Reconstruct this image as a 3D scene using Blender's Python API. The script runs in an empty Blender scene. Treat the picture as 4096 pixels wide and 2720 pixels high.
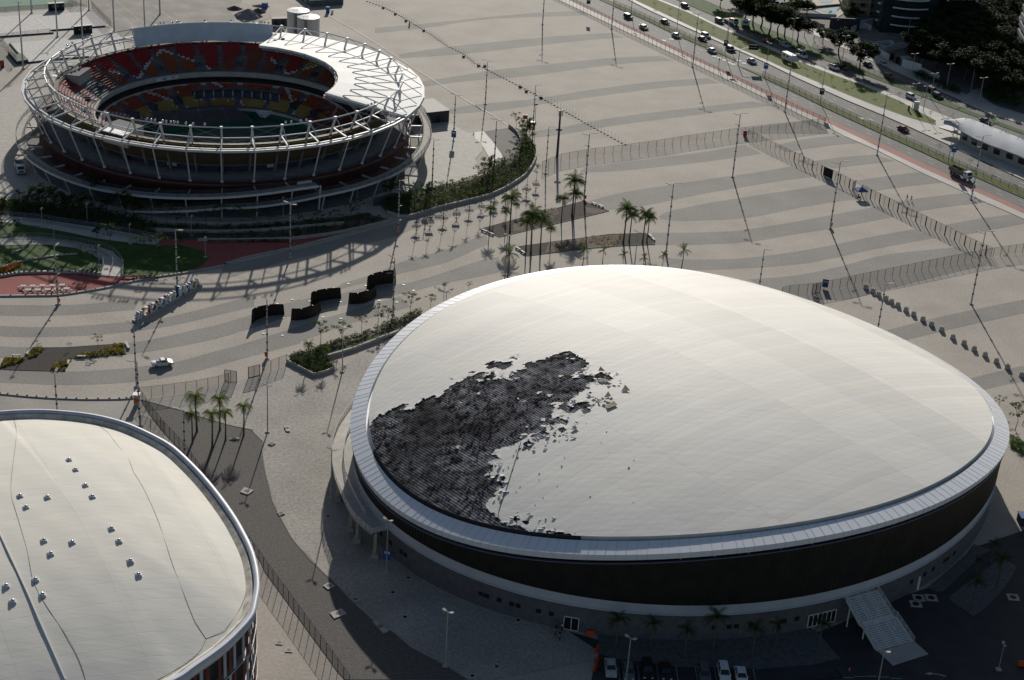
import bpy, math, random
import numpy as np
from mathutils import Vector, Matrix
from mathutils.geometry import tessellate_polygon

SC = bpy.context.scene
COL = SC.collection
R = math.radians
random.seed(7)

# ---------------------------------------------------------------- camera
FPX, PITCH, CAMH = 6503.0, R(25.94), 163.0
_n = math.hypot(.9978, .0663)
RX, RY = .9978 / _n, .0663 / _n
vr = Vector((1, 0, 0)); vd = Vector((0, -math.sin(PITCH), -math.cos(PITCH))); vf = Vector((0, math.cos(PITCH), -math.sin(PITCH)))
cx = vr * RX - vd * RY; cy = -vr * RY - vd * RX; cz = -vf
cam = bpy.data.cameras.new('camera'); camo = bpy.data.objects.new('camera', cam); COL.objects.link(camo)
camo.matrix_world = Matrix(((cx.x, cy.x, cz.x, 0), (cx.y, cy.y, cz.y, 0), (cx.z, cy.z, cz.z, CAMH), (0, 0, 0, 1)))
cam.sensor_width = 36; cam.lens = FPX / 4096 * 36; cam.clip_start = 1; cam.clip_end = 9000
SC.camera = camo
# ---------------------------------------------------------------- light
SUN_EL, SUN_AZ = 21.0, -0.5
w = bpy.data.worlds.new('World'); SC.world = w; w.use_nodes = True
nt = w.node_tree; sky = nt.nodes.new('ShaderNodeTexSky'); sky.sky_type = 'NISHITA'; sky.sun_disc = False
sky.sun_elevation = R(SUN_EL); sky.sun_rotation = R(SUN_AZ)
nt.links.new(sky.outputs[0], nt.nodes['Background'].inputs[0]); nt.nodes['Background'].inputs[1].default_value = 0.055
sl = bpy.data.lights.new('sun', 'SUN'); sl.energy = 4.5; sl.angle = R(.6); sl.color = (1, .945, .86)
so = bpy.data.objects.new('sun', sl); COL.objects.link(so)
sd = Vector((math.sin(R(SUN_AZ)) * math.cos(R(SUN_EL)), math.cos(R(SUN_AZ)) * math.cos(R(SUN_EL)), math.sin(R(SUN_EL))))
so.rotation_euler = sd.to_track_quat('Z', 'Y').to_euler()
SC.view_settings.view_transform = 'Standard'; SC.view_settings.look = 'None'
SC.view_settings.exposure = 0.0; SC.view_settings.gamma = 1
SC.cycles.max_bounces = 5; SC.cycles.transparent_max_bounces = 16

# ---------------------------------------------------------------- survey: sight line to a level -> metres
def G(x, y, z=0.):
    u = x - 2048; v = y - 1360; h = u * RX + v * RY; s = -u * RY + v * RX
    dy = FPX * math.cos(PITCH) - s * math.sin(PITCH); dz = -FPX * math.sin(PITCH) - s * math.cos(PITCH)
    t = (z - CAMH) / dz
    return (h * t, dy * t)
def PJ(X, Y, Z):
    p = Vector((X, Y, Z - CAMH)); f = p.dot(vf); h = p.dot(vr) / f * FPX; s = p.dot(vd) / f * FPX
    return 2048 + h * RX - s * RY, 1360 + h * RY + s * RX
def crop(ox, oy, sc):
    def f(pts, z=0.): return [G(ox + x * sc, oy + y * sc, z) for x, y in pts]
    f.p = lambda x, y, z=0.: G(ox + x * sc, oy + y * sc, z)
    f.s = lambda x, y: (ox + x * sc, oy + y * sc)
    return f
cS = crop(0, 0, 1)
cA = crop(0, 0, .43371); cB = crop(900, 0, .43371); cC = crop(1900, 0, .4659); cD = crop(2996, 0, .4659)
cE = crop(0, 650, .43371); cF = crop(900, 650, .43371); cH = crop(1900, 600, .4659); cI = crop(2996, 450, .56122)
cJ = crop(0, 1330, .43371); cK = crop(900, 1330, .43371); cL = crop(0, 2010, .4528); cM = crop(900, 2010, .4528)
cN = crop(1960, 2100, .44896); cO = crop(3020, 2000, .45924); cQ = crop(3020, 1330, .45574); cV = crop(0, 0, 1.73486)
cR1 = crop(1500, 0, .80474); cR2 = crop(2100, 400, .8454); cR3 = crop(0, 850, .93181)
cS9 = crop(900, 800, .59297); cT = crop(0, 1150, .50826); cU = crop(540, 1120, .13553); cW = crop(1450, 1380, .52306)
cX = crop(2900, 0, .33884); cY1 = crop(3000, 150, .28694); cY2 = crop(3500, 350, .31889); cY3 = crop(3400, 0, .29479)
cY4 = crop(0, 0, .29648); cY5 = crop(2450, 0, .25413); cZ1 = crop(0, 640, .38265); cZ2 = crop(850, 640, .38265)

# ---------------------------------------------------------------- materials
MATS = {}
def mat(name, col, rough=.8, var=0., scale=1., metal=0., spec=.3, bump=0., bscale=None, alpha=1., col2=None, detail=4, ratio=.5):
    if name in MATS: return MATS[name]
    m = bpy.data.materials.new(name); m.use_nodes = True; n = m.node_tree; b = n.nodes['Principled BSDF']
    b.inputs['Base Color'].default_value = (*col, 1); b.inputs['Roughness'].default_value = rough
    b.inputs['Metallic'].default_value = metal; b.inputs['Specular IOR Level'].default_value = spec
    tc = n.nodes.new('ShaderNodeTexCoord')
    if var or col2:
        nz = n.nodes.new('ShaderNodeTexNoise'); nz.inputs['Scale'].default_value = scale; nz.inputs['Detail'].default_value = detail
        n.links.new(tc.outputs['Object'], nz.inputs['Vector'])
        cr = n.nodes.new('ShaderNodeValToRGB'); c2 = col2 or tuple(min(1, c * (1 + var)) for c in col)
        c1 = col if col2 else tuple(c * (1 - var) for c in col)
        cr.color_ramp.elements[0].position = ratio - .2; cr.color_ramp.elements[1].position = ratio + .2
        cr.color_ramp.elements[0].color = (*c1, 1); cr.color_ramp.elements[1].color = (*c2, 1)
        n.links.new(nz.outputs[0], cr.inputs[0]); n.links.new(cr.outputs[0], b.inputs['Base Color'])
    if bump:
        nb = n.nodes.new('ShaderNodeTexNoise'); nb.inputs['Scale'].default_value = bscale or scale * 3; nb.inputs['Detail'].default_value = 5
        n.links.new(tc.outputs['Object'], nb.inputs['Vector'])
        bp = n.nodes.new('ShaderNodeBump'); bp.inputs['Strength'].default_value = bump; bp.inputs['Distance'].default_value = .1
        n.links.new(nb.outputs[0], bp.inputs['Height']); n.links.new(bp.outputs[0], b.inputs['Normal'])
    if alpha < 1:
        tr = n.nodes.new('ShaderNodeBsdfTransparent'); mx = n.nodes.new('ShaderNodeMixShader'); mx.inputs[0].default_value = alpha
        n.links.new(tr.outputs[0], mx.inputs[1]); n.links.new(b.outputs[0], mx.inputs[2])
        n.links.new(mx.outputs[0], n.nodes['Material Output'].inputs[0])
    MATS[name] = m
    return m
def paving(name, col, grain=.12, blot=.08, fine=1.7, rough=.85, spec=.22, stain=.12):
    """small setts: grain at stone size, soft blotches and a few darker wear stains"""
    m = bpy.data.materials.new(name); m.use_nodes = True; n = m.node_tree; b = n.nodes['Principled BSDF']; L = n.links
    b.inputs['Roughness'].default_value = rough; b.inputs['Specular IOR Level'].default_value = spec
    tc = n.nodes.new('ShaderNodeTexCoord')
    def noise(s, d):
        z = n.nodes.new('ShaderNodeTexNoise'); z.inputs['Scale'].default_value = s; z.inputs['Detail'].default_value = d
        L.new(tc.outputs['Object'], z.inputs['Vector']); return z
    def ramp(src, lo, hi, a, c):
        r = n.nodes.new('ShaderNodeMapRange'); r.inputs[1].default_value = lo; r.inputs[2].default_value = hi
        r.inputs[3].default_value = a; r.inputs[4].default_value = c; L.new(src, r.inputs[0]); return r.outputs[0]
    def mul(a, c):
        q = n.nodes.new('ShaderNodeMath'); q.operation = 'MULTIPLY'; L.new(a, q.inputs[0]); L.new(c, q.inputs[1]); return q.outputs[0]
    g = ramp(noise(fine, 3).outputs[0], .32, .68, 1 - grain, 1 + grain)
    h = ramp(noise(.09, 5).outputs[0], .35, .65, 1 - blot, 1 + blot)
    st = ramp(noise(.05, 8).outputs[0], .60, .72, 1, 1 - stain)
    f = mul(mul(g, h), st)
    vm = n.nodes.new('ShaderNodeVectorMath'); vm.operation = 'SCALE'; vm.inputs[0].default_value = col
    L.new(f, vm.inputs['Scale']); L.new(vm.outputs[0], b.inputs['Base Color'])
    MATS[name] = m
    return m
M_PAVE = paving('light_setts', (.415, .375, .325))
M_PAVE2 = paving('grey_setts', (.262, .247, .226))
M_CONC = mat('concrete', (.42, .40, .36), .8, .12, .6)
M_CONCD = mat('dark_concrete', (.16, .16, .165), .85, .2, .8)
M_WALLB = mat('blue_grey_wall', (.075, .088, .12), .8, .15, .5)
M_WHITE = mat('white_paint', (.74, .74, .73), .5, .04, .5, spec=.4)
M_WHITES = mat('white_steel', (.58, .585, .59), .5, .07, 1.2, spec=.35)
M_GALV = mat('galvanised', (.40, .405, .42), .55, .1, 2, metal=.2)
M_BLACK = mat('black_paint', (.012, .012, .014), .6, .2, 3)
M_DARK = mat('dark_grey', (.045, .047, .052), .7, .2, 2)
M_ASPH = paving('asphalt', (.145, .14, .132), .07, .10, 1.2, .8, .25, .12)
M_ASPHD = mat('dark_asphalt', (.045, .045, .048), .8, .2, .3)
M_RED = paving('red_setts', (.30, .085, .075), .15, .08, 2.0)
M_REDL = paving('red_path', (.40, .19, .165), .06, .08, 1.0)
M_SIDE = paving('pale_concrete', (.46, .44, .40), .05, .12, .8, .7)
M_GRAVEL = mat('grey_gravel', (.115, .108, .10), .9, .3, 3.5, bump=.5, bscale=6)
M_BARK = mat('dark_mulch', (.05, .044, .04), .95, .5, 5, bump=.6, bscale=9)
M_SOIL = mat('planting_soil', (.14, .115, .09), .95, .35, 3)
M_GRASS = mat('lawn', (.038, .088, .012), .9, .35, .35, bump=.4, bscale=6)
M_GRASSY = mat('dry_grass', (.135, .15, .018), .9, .3, .5, col2=(.07, .115, .012), bump=.4, bscale=5)
M_STONE = mat('white_gravel', (.62, .60, .57), .9, .2, 1.5, bump=.8, bscale=1.6)
M_COURT = mat('green_court', (.10, .22, .155), .8, .05, .5)
M_COURTG = mat('green_court_surround', (.035, .085, .06), .75, .12, .2)
M_GREENW = mat('green_padding', (.01, .11, .065), .7, .1, 1)
M_ORANGE = mat('orange_plastic', (.62, .09, .02), .5)
M_BLUE = mat('blue_paint', (.03, .11, .32), .5)
M_BLUEC = mat('blue_cloth', (.10, .14, .30), .8, .1, 1)
M_GLASS = mat('dark_glass', (.012, .016, .02), .12, spec=.8)
M_TYRE = mat('tyre', (.012, .012, .012), .8)
M_YEL = mat('ochre_slats', (.075, .055, .03), .7, .2, .6)
M_MAROON = mat('maroon_slats', (.07, .02, .017), .6, .25, .4)
M_FENCE = mat('fence_mesh', (.02, .025, .022), .8, alpha=.25)
M_FPOST = mat('fence_post_paint', (.025, .035, .03), .6)
M_NET = mat('railing_mesh', (.10, .10, .11), .6, alpha=.35)
M_NETW = mat('white_railing_bars', (.6, .6, .6), .6, alpha=.30)
M_LINE = mat('road_paint', (.62, .62, .6), .7, .1, 2)
M_KERBD = mat('dark_kerb_stone', (.20, .19, .18), .8, .2, 1)  # one dark grey stone colour for the kerbs
M_POOL = mat('pool_water', (.03, .28, .42), .08, .1, .3, spec=.6)
M_TRUNK = mat('trunk_bark', (.10, .075, .05), .9, .3, 3)
M_PTRUNK = mat('palm_trunk_bark', (.115, .10, .082), .9, .25, 3)
def leafmat(name, c, trans=.35):
    m = mat(name, c, .75, .35, 1.3, spec=.08)
    n = m.node_tree; b = n.nodes['Principled BSDF']
    t = n.nodes.new('ShaderNodeBsdfTranslucent'); t.inputs[0].default_value = (c[0] * 1.6, c[1] * 1.7, c[2], 1)
    mx = n.nodes.new('ShaderNodeMixShader'); mx.inputs[0].default_value = trans
    n.links.new(b.outputs[0], mx.inputs[1]); n.links.new(t.outputs[0], mx.inputs[2]); n.links.new(mx.outputs[0], n.nodes['Material Output'].inputs[0])
    return m
M_LEAF = leafmat('leaves', (.06, .095, .022))
M_LEAFD = leafmat('dark_leaves', (.038, .066, .018))
M_LEAFY = leafmat('yellow_green_leaves', (.10, .13, .02))
M_LEAFF = leafmat('grove_leaves', (.022, .036, .011), .12)
M_BSTONE = mat('bench_stone', (.47, .46, .43), .7, .1, 2)
M_PALM = leafmat('palm_leaves', (.065, .10, .025), .3)
M_PALMY = leafmat('young_palm_leaves', (.11, .15, .03), .35)
M_BROM = leafmat('yellow_bedding_leaves', (.33, .25, .02), .2)
M_ORNL = leafmat('orange_bedding_leaves', (.34, .13, .02), .2)

# ---------------------------------------------------------------- mesh building
class MB:
    def __init__(s): s.v = []; s.f = []; s.m = []; s.cur = 0
    def add(s, vs, fs, mi=None):
        o = len(s.v); s.v.extend([tuple(p) for p in vs]); s.f.extend([tuple(i + o for i in f) for f in fs])
        s.m.extend([s.cur if mi is None else mi] * len(fs)); return s
    def box(s, c, d, rz=0, mi=None, tilt=None):
        hx, hy, hz = d[0] / 2, d[1] / 2, d[2] / 2; cs, sn = math.cos(rz), math.sin(rz); vs = []
        for z in (-hz, hz):
            for x, y in ((-hx, -hy), (hx, -hy), (hx, hy), (-hx, hy)):
                vs.append((c[0] + x * cs - y * sn, c[1] + x * sn + y * cs, c[2] + z))
        return s.add(vs, [(3, 2, 1, 0), (4, 5, 6, 7), (0, 1, 5, 4), (1, 2, 6, 5), (2, 3, 7, 6), (3, 0, 4, 7)], mi)
    def bar(s, p, q, w_, h_, mi=None):
        p = Vector(p); q = Vector(q); d = (q - p)
        if d.length < 1e-6: return s
        d.normalize(); up = Vector((0, 0, 1)) if abs(d.z) < .95 else Vector((1, 0, 0))
        a = d.cross(up).normalized() * w_ / 2; b = a.cross(d).normalized() * h_ / 2
        vs = [p - a - b, p + a - b, p + a + b, p - a + b, q - a - b, q + a - b, q + a + b, q - a + b]
        return s.add(vs, [(0, 1, 2, 3), (7, 6, 5, 4), (0, 4, 5, 1), (1, 5, 6, 2), (2, 6, 7, 3), (3, 7, 4, 0)], mi)
    def tube(s, p, q, r1, r2=None, n=6, mi=None, cap=True):
        r2 = r1 if r2 is None else r2; p = Vector(p); q = Vector(q); d = (q - p)
        if d.length < 1e-6: return s
        d.normalize(); up = Vector((0, 0, 1)) if abs(d.z) < .95 else Vector((1, 0, 0))
        a = d.cross(up).normalized(); b = a.cross(d); vs = []
        for c, r in ((p, r1), (q, r2)):
            for i in range(n):
                t = 2 * math.pi * i / n; vs.append(c + a * math.cos(t) * r + b * math.sin(t) * r)
        fs = [(i, (i + 1) % n, n + (i + 1) % n, n + i) for i in range(n)]
        if cap: fs += [tuple(reversed(range(n))), tuple(range(n, 2 * n))]
        return s.add(vs, fs, mi)
    def path(s, pts, r, n=6, mi=None, rs=None):
        for i in range(len(pts) - 1):
            s.tube(pts[i], pts[i + 1], rs[i] if rs else r, rs[i + 1] if rs else r, n, mi)
        return s
    def poly(s, pts, z, mi=None):
        vs = [Vector((p[0], p[1], z)) for p in pts]; t = tessellate_polygon([vs])
        ar = sum(pts[i][0] * pts[(i + 1) % len(pts)][1] - pts[(i + 1) % len(pts)][0] * pts[i][1] for i in range(len(pts)))
        fs = []
        for a, b, c in t:
            k = (vs[b] - vs[a]).cross(vs[c] - vs[a]).z
            fs.append((a, b, c) if k > 0 else (c, b, a))
        return s.add(vs, fs, mi)
    def prism(s, pts, z0, z1, mi=None, side=None):
        ar = sum(pts[i][0] * pts[(i + 1) % len(pts)][1] - pts[(i + 1) % len(pts)][0] * pts[i][1] for i in range(len(pts)))
        if ar < 0: pts = list(reversed(pts))
        s.poly(pts, z1, mi); n = len(pts)
        vs = [(p[0], p[1], z0) for p in pts] + [(p[0], p[1], z1) for p in pts]
        return s.add(vs, [(i, (i + 1) % n, n + (i + 1) % n, n + i) for i in range(n)], mi if side is None else side)
    def loft(s, rings, closed=True, mi=None, cap=False):
        n = len(rings[0]); vs = [p for r_ in rings for p in r_]; fs = []
        for k in range(len(rings) - 1):
            for i in range(n if closed else n - 1):
                j = (i + 1) % n; fs.append((k * n + i, k * n + j, (k + 1) * n + j, (k + 1) * n + i))
        if cap: fs += [tuple(reversed(range(n))), tuple(range((len(rings) - 1) * n, len(rings) * n))]
        return s.add(vs, fs, mi)
    def wall(s, pts, z0, z1, th=.2, mi=None):
        for i in range(len(pts) - 1):
            a, b = pts[i], pts[i + 1]; L_ = math.hypot(b[0] - a[0], b[1] - a[1])
            s.box(((a[0] + b[0]) / 2, (a[1] + b[1]) / 2, (z0 + z1) / 2), (L_ + th * .6, th, z1 - z0), math.atan2(b[1] - a[1], b[0] - a[0]), mi)
        return s
    def ball(s, c, r, n=8, m_=5, mi=None, sq=1.):
        rings = []
        for k in range(m_ + 1):
            t = math.pi * k / m_; rings.append([(c[0] + r * math.sin(t) * math.cos(2 * math.pi * i / n), c[1] + r * math.sin(t) * math.sin(2 * math.pi * i / n), c[2] - r * sq * math.cos(t)) for i in range(n)])
        return s.loft(rings, True, mi)
    def mesh(s, name, mats, smooth=False):
        me = bpy.data.meshes.new(name); me.from_pydata(s.v, [], s.f)
        for m in (mats if isinstance(mats, (list, tuple)) else [mats]): me.materials.append(m)
        if any(s.m): me.polygons.foreach_set('material_index', s.m)
        if smooth: me.polygons.foreach_set('use_smooth', [True] * len(me.polygons))
        me.update(); return me
    def build(s, name, mats, parent=None, smooth=False, loc=None, label=None):
        o = bpy.data.objects.new(name, s.mesh(name, mats, smooth)); COL.objects.link(o)
        if parent: o.parent = parent
        if loc: o.location = loc
        if label: o['label'] = label
        return o
def tag(o, label=None, cat=None, group=None, kind=None):
    if label: o['label'] = label
    if cat: o['category'] = cat
    if group: o['group'] = group
    if kind: o['kind'] = kind
    return o
def thing(name, label, cat, loc=(0, 0, 0), rz=0, group=None):
    o = bpy.data.objects.new(name, None); COL.objects.link(o); o.empty_display_size = .5
    o.location = loc if len(loc) == 3 else (loc[0], loc[1], 0); o.rotation_euler = (0, 0, rz)
    return tag(o, label, cat, group)
KIDS = {}
def kids(o):
    return [c for c in bpy.data.objects if c.parent == o]
def dup(root, loc, rz=None, label=None, group=None, scale=None, _tree=None):
    if root.name not in KIDS: KIDS[root.name] = [(c, kids(c)) for c in kids(root)]
    r = root.copy(); COL.objects.link(r); r.location = loc if len(loc) == 3 else (loc[0], loc[1], 0)
    if rz is not None: r.rotation_euler = (0, 0, rz)
    if scale: r.scale = (scale,) * 3 if not isinstance(scale, tuple) else scale
    if label: r['label'] = label
    if group: r['group'] = group
    for ch, gs in KIDS[root.name]:
        c = ch.copy(); COL.objects.link(c); c.parent = r
        for g in gs:
            d = g.copy(); COL.objects.link(d); d.parent = c
    return r
class Kind:
    """first place() puts the built thing itself, later ones put copies"""
    def __init__(s, root): s.root = root; s.used = False
    def place(s, loc, rz=0, label=None, group=None, scale=None):
        if not s.used:
            s.used = True; KIDS[s.root.name] = [(c, kids(c)) for c in kids(s.root)]
            o = s.root; o.location = loc if len(loc) == 3 else (loc[0], loc[1], 0); o.rotation_euler = (0, 0, rz)
            if scale: o.scale = (scale,) * 3 if not isinstance(scale, tuple) else scale
            if label: o['label'] = label
            if group: o['group'] = group
            return o
        return dup(s.root, loc, rz, label, group, scale or (1, 1, 1))
ORD = ['first', 'second', 'third', 'fourth', 'fifth', 'sixth', 'seventh', 'eighth', 'ninth', 'tenth', 'eleventh', 'twelfth', 'thirteenth',
       'fourteenth', 'fifteenth', 'sixteenth', 'seventeenth', 'eighteenth', 'nineteenth', 'twentieth', 'twenty-first', 'twenty-second', 'twenty-third', 'twenty-fourth']
def struct(name, mb, m, smooth=False):
    o = mb.build(name, m, None, smooth); o['kind'] = 'structure'; return o
def sheet(name, pts, z, m):
    return struct(name, MB().poly(pts, z), m)
def lerp(a, b, t): return a + (b - a) * t
def along(pts, step=None, n=None, off=0.):
    """points at even spacing on a polyline, each with its heading"""
    seg = [(math.hypot(pts[i + 1][0] - pts[i][0], pts[i + 1][1] - pts[i][1])) for i in range(len(pts) - 1)]; tot = sum(seg)
    n = n or max(1, round(tot / step)); out = []
    for k in range(n + 1):
        d = tot * k / n; i = 0
        while i < len(seg) - 1 and d > seg[i]: d -= seg[i]; i += 1
        t = d / max(seg[i], 1e-6); a, b = pts[i], pts[i + 1]; h = math.atan2(b[1] - a[1], b[0] - a[0])
        out.append((lerp(a[0], b[0], t) - math.sin(h) * off, lerp(a[1], b[1], t) + math.cos(h) * off, h))
    return out
def spline(pts, k=6):
    out = []; P = [pts[0]] + list(pts) + [pts[-1]]
    for i in range(1, len(P) - 2):
        for j in range(k):
            t = j / k; a, b, c, d = P[i - 1], P[i], P[i + 1], P[i + 2]
            out.append(tuple(.5 * (2 * b[q] + (c[q] - a[q]) * t + (2 * a[q] - 5 * b[q] + 4 * c[q] - d[q]) * t * t + (3 * b[q] - a[q] - 3 * c[q] + d[q]) * t ** 3) for q in range(len(b))))
    out.append(tuple(pts[-1])); return out
def inside(pts, x, y):
    r = False; j = len(pts) - 1
    for i in range(len(pts)):
        if (pts[i][1] > y) != (pts[j][1] > y) and x < (pts[j][0] - pts[i][0]) * (y - pts[i][1]) / (pts[j][1] - pts[i][1]) + pts[i][0]: r = not r
        j = i
    return r
def base_of(px, py, h):
    """ground point under a pole top seen at px,py"""
    return G(px, py, h)
# ================================================================ GROUND AND ROADS
g = MB()
g.poly([(-3000, -200), (3000, -200), (3000, 5000), (-3000, 5000)], 0)
struct('ground', g, M_PAVE)
BZ = [0]
def band(cr, up, lo, z=None):
    BZ[0] += 1; z = .004 + .004 * (BZ[0] % 2) + (.008 if cr is cT else .016 if cr is cI else 0)
    sheet('paving_or_shade_band', spline(cr(up), 4) + list(reversed(spline(cr(lo), 4))), z, M_PAVE2)
band(cR1, [(0, 138), (140, 127), (420, 100), (740, 68), (960, 57), (1030, 58)], [(0, 165), (250, 140), (560, 95), (1000, 78), (1060, 74)])
band(cR1, [(120, 270), (350, 235), (630, 205), (900, 180), (1180, 163)], [(120, 290), (400, 272), (690, 240), (1000, 205), (1238, 186)])
band(cR1, [(235, 405), (400, 380), (620, 345), (860, 320), (1150, 290), (1412, 278)], [(240, 432), (460, 403), (740, 380), (1000, 345), (1250, 315), (1482, 300)])
band(cR1, [(345, 545), (500, 520), (800, 490), (1050, 450), (1350, 410), (1650, 388)], [(380, 567), (600, 550), (850, 515), (1100, 480), (1400, 440), (1710, 413)])
band(cR2, [(30, 150), (180, 128), (330, 98), (520, 70), (700, 48), (900, 25), (1080, 6)], [(30, 180), (200, 160), (440, 118), (700, 85), (1000, 45), (1172, 28)])
band(cR2, [(262, 336), (315, 315), (600, 277), (850, 245), (1045, 212)], [(262, 345), (450, 335), (700, 310), (950, 280), (1120, 255)])
band(cR2, [(300, 480), (450, 440), (700, 400), (900, 370), (1065, 347), (1255, 315)], [(386, 523), (590, 495), (865, 440), (1065, 407), (1200, 385), (1390, 360)])
band(cR2, [(632, 550), (700, 522), (900, 482), (1060, 457), (1270, 425), (1440, 398)], [(640, 562), (690, 571), (800, 572), (1060, 557), (1300, 510), (1500, 478), (1600, 470)])
band(cR2, [(600, 628), (760, 628), (950, 622), (1060, 612), (1300, 572), (1500, 535), (1680, 500)], [(615, 686), (800, 685), (1060, 672), (1250, 640), (1500, 600), (1744, 554)])
band(cR2, [(640, 745), (800, 755), (950, 752), (1060, 746), (1250, 722), (1458, 686), (1650, 645), (1850, 610)], [(700, 800), (860, 805), (1060, 796), (1220, 785), (1392, 763), (1657, 706), (1943, 653)])
band(cI, [(-60, 120), (0, 110), (200, 85), (420, 60), (470, 50)], [(-60, 160), (150, 150), (350, 150), (560, 150)])  # mostly the plaza fence's shadow, painted here as a darker band
band(cI, [(180, 235), (400, 190), (640, 163)], [(270, 285), (500, 245), (800, 215)])
band(cI, [(470, 345), (700, 315), (890, 300)], [(600, 397), (800, 372), (1040, 345)])
band(cI, [(740, 490), (900, 465), (1200, 425)], [(870, 562), (1100, 530), (1440, 492)])
band(cI, [(1040, 635), (1300, 600), (1590, 568)], [(1160, 712), (1400, 672), (1720, 636)])
band(cI, [(1400, 800), (1650, 755), (1880, 725)], [(1530, 872), (1760, 830), (2100, 765)])
band(cI, [(0, 1190), (300, 1165), (600, 1110), (1000, 1010), (1500, 960)], [(300, 1330), (700, 1330), (1000, 1255), (1500, 1130), (1700, 1090)])
band(cI, [(900, 1575), (1300, 1470), (1700, 1385), (2000, 1325)], [(1000, 1650), (1500, 1530), (1960, 1430)])
band(cQ, [(1860, 410), (2100, 350), (2361, 290), (2600, 240)], [(1960, 520), (2150, 470), (2361, 430), (2600, 390)])
band(cS9, [(-20, 446), (300, 372), (620, 300), (900, 225), (1130, 160), (1400, 90), (1700, 10)], [(-20, 540), (180, 480), (420, 410), (800, 330), (1100, 260), (1180, 235), (1400, 150), (1720, 60)])
band(cS9, [(800, 560), (1000, 500), (1200, 415), (1500, 330), (1700, 250), (1760, 235)], [(700, 620), (1000, 545), (1250, 480), (1500, 420), (1700, 330), (1780, 300)])
band(cS9, [(600, 700), (900, 600), (1250, 555), (1500, 480), (1750, 400), (1850, 385)], [(560, 760), (900, 690), (1250, 620), (1500, 560), (1800, 500), (1860, 480)])
band(cS9, [(0, 835), (200, 780), (420, 700), (600, 655), (700, 640)], [(0, 915), (200, 860), (420, 790), (600, 740), (720, 710)])
band(cS9, [(0, 1010), (250, 930), (500, 852), (800, 760), (1000, 700), (1180, 650)], [(0, 1096), (250, 1037), (500, 962), (800, 850), (1060, 775), (1260, 720)])
band(cT, [(-40, 130), (0, 136), (300, 140), (560, 136), (800, 120), (1100, 90)], [(-40, 218), (0, 220), (300, 224), (560, 216), (800, 195), (1060, 175)])
band(cT, [(-40, 300), (0, 303), (300, 312), (600, 304), (1065, 265)], [(-40, 382), (0, 385), (300, 390), (700, 378), (1060, 345)])
band(cT, [(1130, 275), (1400, 215), (1700, 140), (2000, 60)], [(1080, 345), (1400, 290), (1700, 220), (2000, 150)])
band(cT, [(-40, 460), (0, 463), (250, 473)], [(-40, 552), (100, 556), (210, 560)])
band(cT, [(990, 440), (1200, 408), (1500, 340), (1800, 270), (2361, 90)], [(1000, 522), (1200, 500), (1500, 445), (1750, 390), (2000, 310), (2361, 190)])
band(cT, [(-40, 640), (200, 655), (600, 660), (1000, 635), (1200, 610), (1400, 585), (1700, 500), (2000, 430), (2361, 343)], [(-40, 745), (300, 762), (600, 766), (900, 755), (1200, 725), (1500, 670), (1800, 590), (2100, 510), (2361, 440)])
# boundaries of the avenue, from the plaza outwards
def ext(pts, z=0.):
    q = [G(*p, z) for p in pts]
    def far(a, b, d):
        L_ = math.hypot(a[0] - b[0], a[1] - b[1]); return (a[0] + (a[0] - b[0]) / L_ * d, a[1] + (a[1] - b[1]) / L_ * d)
    n = len(q)
    return [far(q[0], q[min(3, n - 1)], 260)] + q + [far(q[-1], q[max(-4, -n)], 160)]
b0 = ext([(2471, 112), (2605, 175), (2735, 236), (2872, 302), (3017, 372), (3126, 423), (3221, 470), (3297, 502), (3373, 543), (3500, 598), (3679, 688), (3806, 745), (3940, 809), (4042, 853)])
b1 = ext([(2450, 84), (2501, 109), (2572, 141), (2666, 187), (2775, 239), (2882, 287), (3000, 347), (3172, 430), (3298, 486), (3459, 562), (3500, 583), (3691, 674), (3883, 759), (4096, 856)])
b2 = ext([(2450, 75), (2552, 122), (2653, 168), (2780, 229), (2907, 287), (3000, 333), (3172, 411), (3316, 480), (3488, 557), (3691, 655), (3883, 742), (4096, 838)])
m1 = ext([(2460, 28), (2577, 79), (2704, 141), (2831, 196), (2943, 250), (3050, 311), (3172, 368), (3344, 453), (3516, 532), (3691, 611), (3883, 702), (4096, 796)])
m2 = ext([(2460, 15), (2577, 66), (2704, 125), (2831, 183), (2943, 238), (3050, 300), (3172, 352), (3344, 433), (3516, 511), (3691, 589), (3883, 676), (4096, 767)])
s1 = ext([(2513, 0), (2602, 46), (2724, 102), (2907, 184), (3050, 247), (3198, 319), (3390, 405), (3537, 466), (3628, 506), (3803, 586), (3915, 640), (4096, 723)])
s2 = [G(*p) for p in [(2400, -66), (2536, 0), (2704, 79), (2831, 139), (2958, 196), (3050, 235), (3143, 277), (3287, 337), (3393, 382), (3500, 424), (3628, 470), (3742, 503)]]
g1 = [G(*p) for p in [(2450, -75), (2623, 0), (2755, 54), (2882, 116), (3000, 165), (3120, 219), (3287, 285), (3430, 337), (3500, 366), (3600, 408), (3659, 442), (3742, 485)]]
f1 = ext([(2643, 0), (2755, 44), (2857, 95), (3043, 172), (3215, 242), (3313, 282), (3545, 368), (3691, 428), (3771, 460), (3900, 512), (4096, 592)])
f2 = ext([(2704, 0), (2780, 33), (2933, 100), (3086, 165), (3287, 238), (3448, 298), (3600, 354), (3723, 402), (3883, 462), (4096, 541)])
g2 = ext([(2813, 0), (2933, 52), (3050, 106), (3250, 190), (3402, 262), (3473, 290), (3600, 339), (3755, 391), (3883, 447), (4096, 527)])
t2 = ext([(2940, 0), (3100, 70), (3300, 160), (3541, 270), (3695, 340), (3842, 403), (4000, 462), (4096, 495)])
far_ = [(t2[0][0] + 900, t2[0][1] + 700)] + [(700, 900)] + [(t2[-1][0] + 900, t2[-1][1] - 50)]
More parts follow.
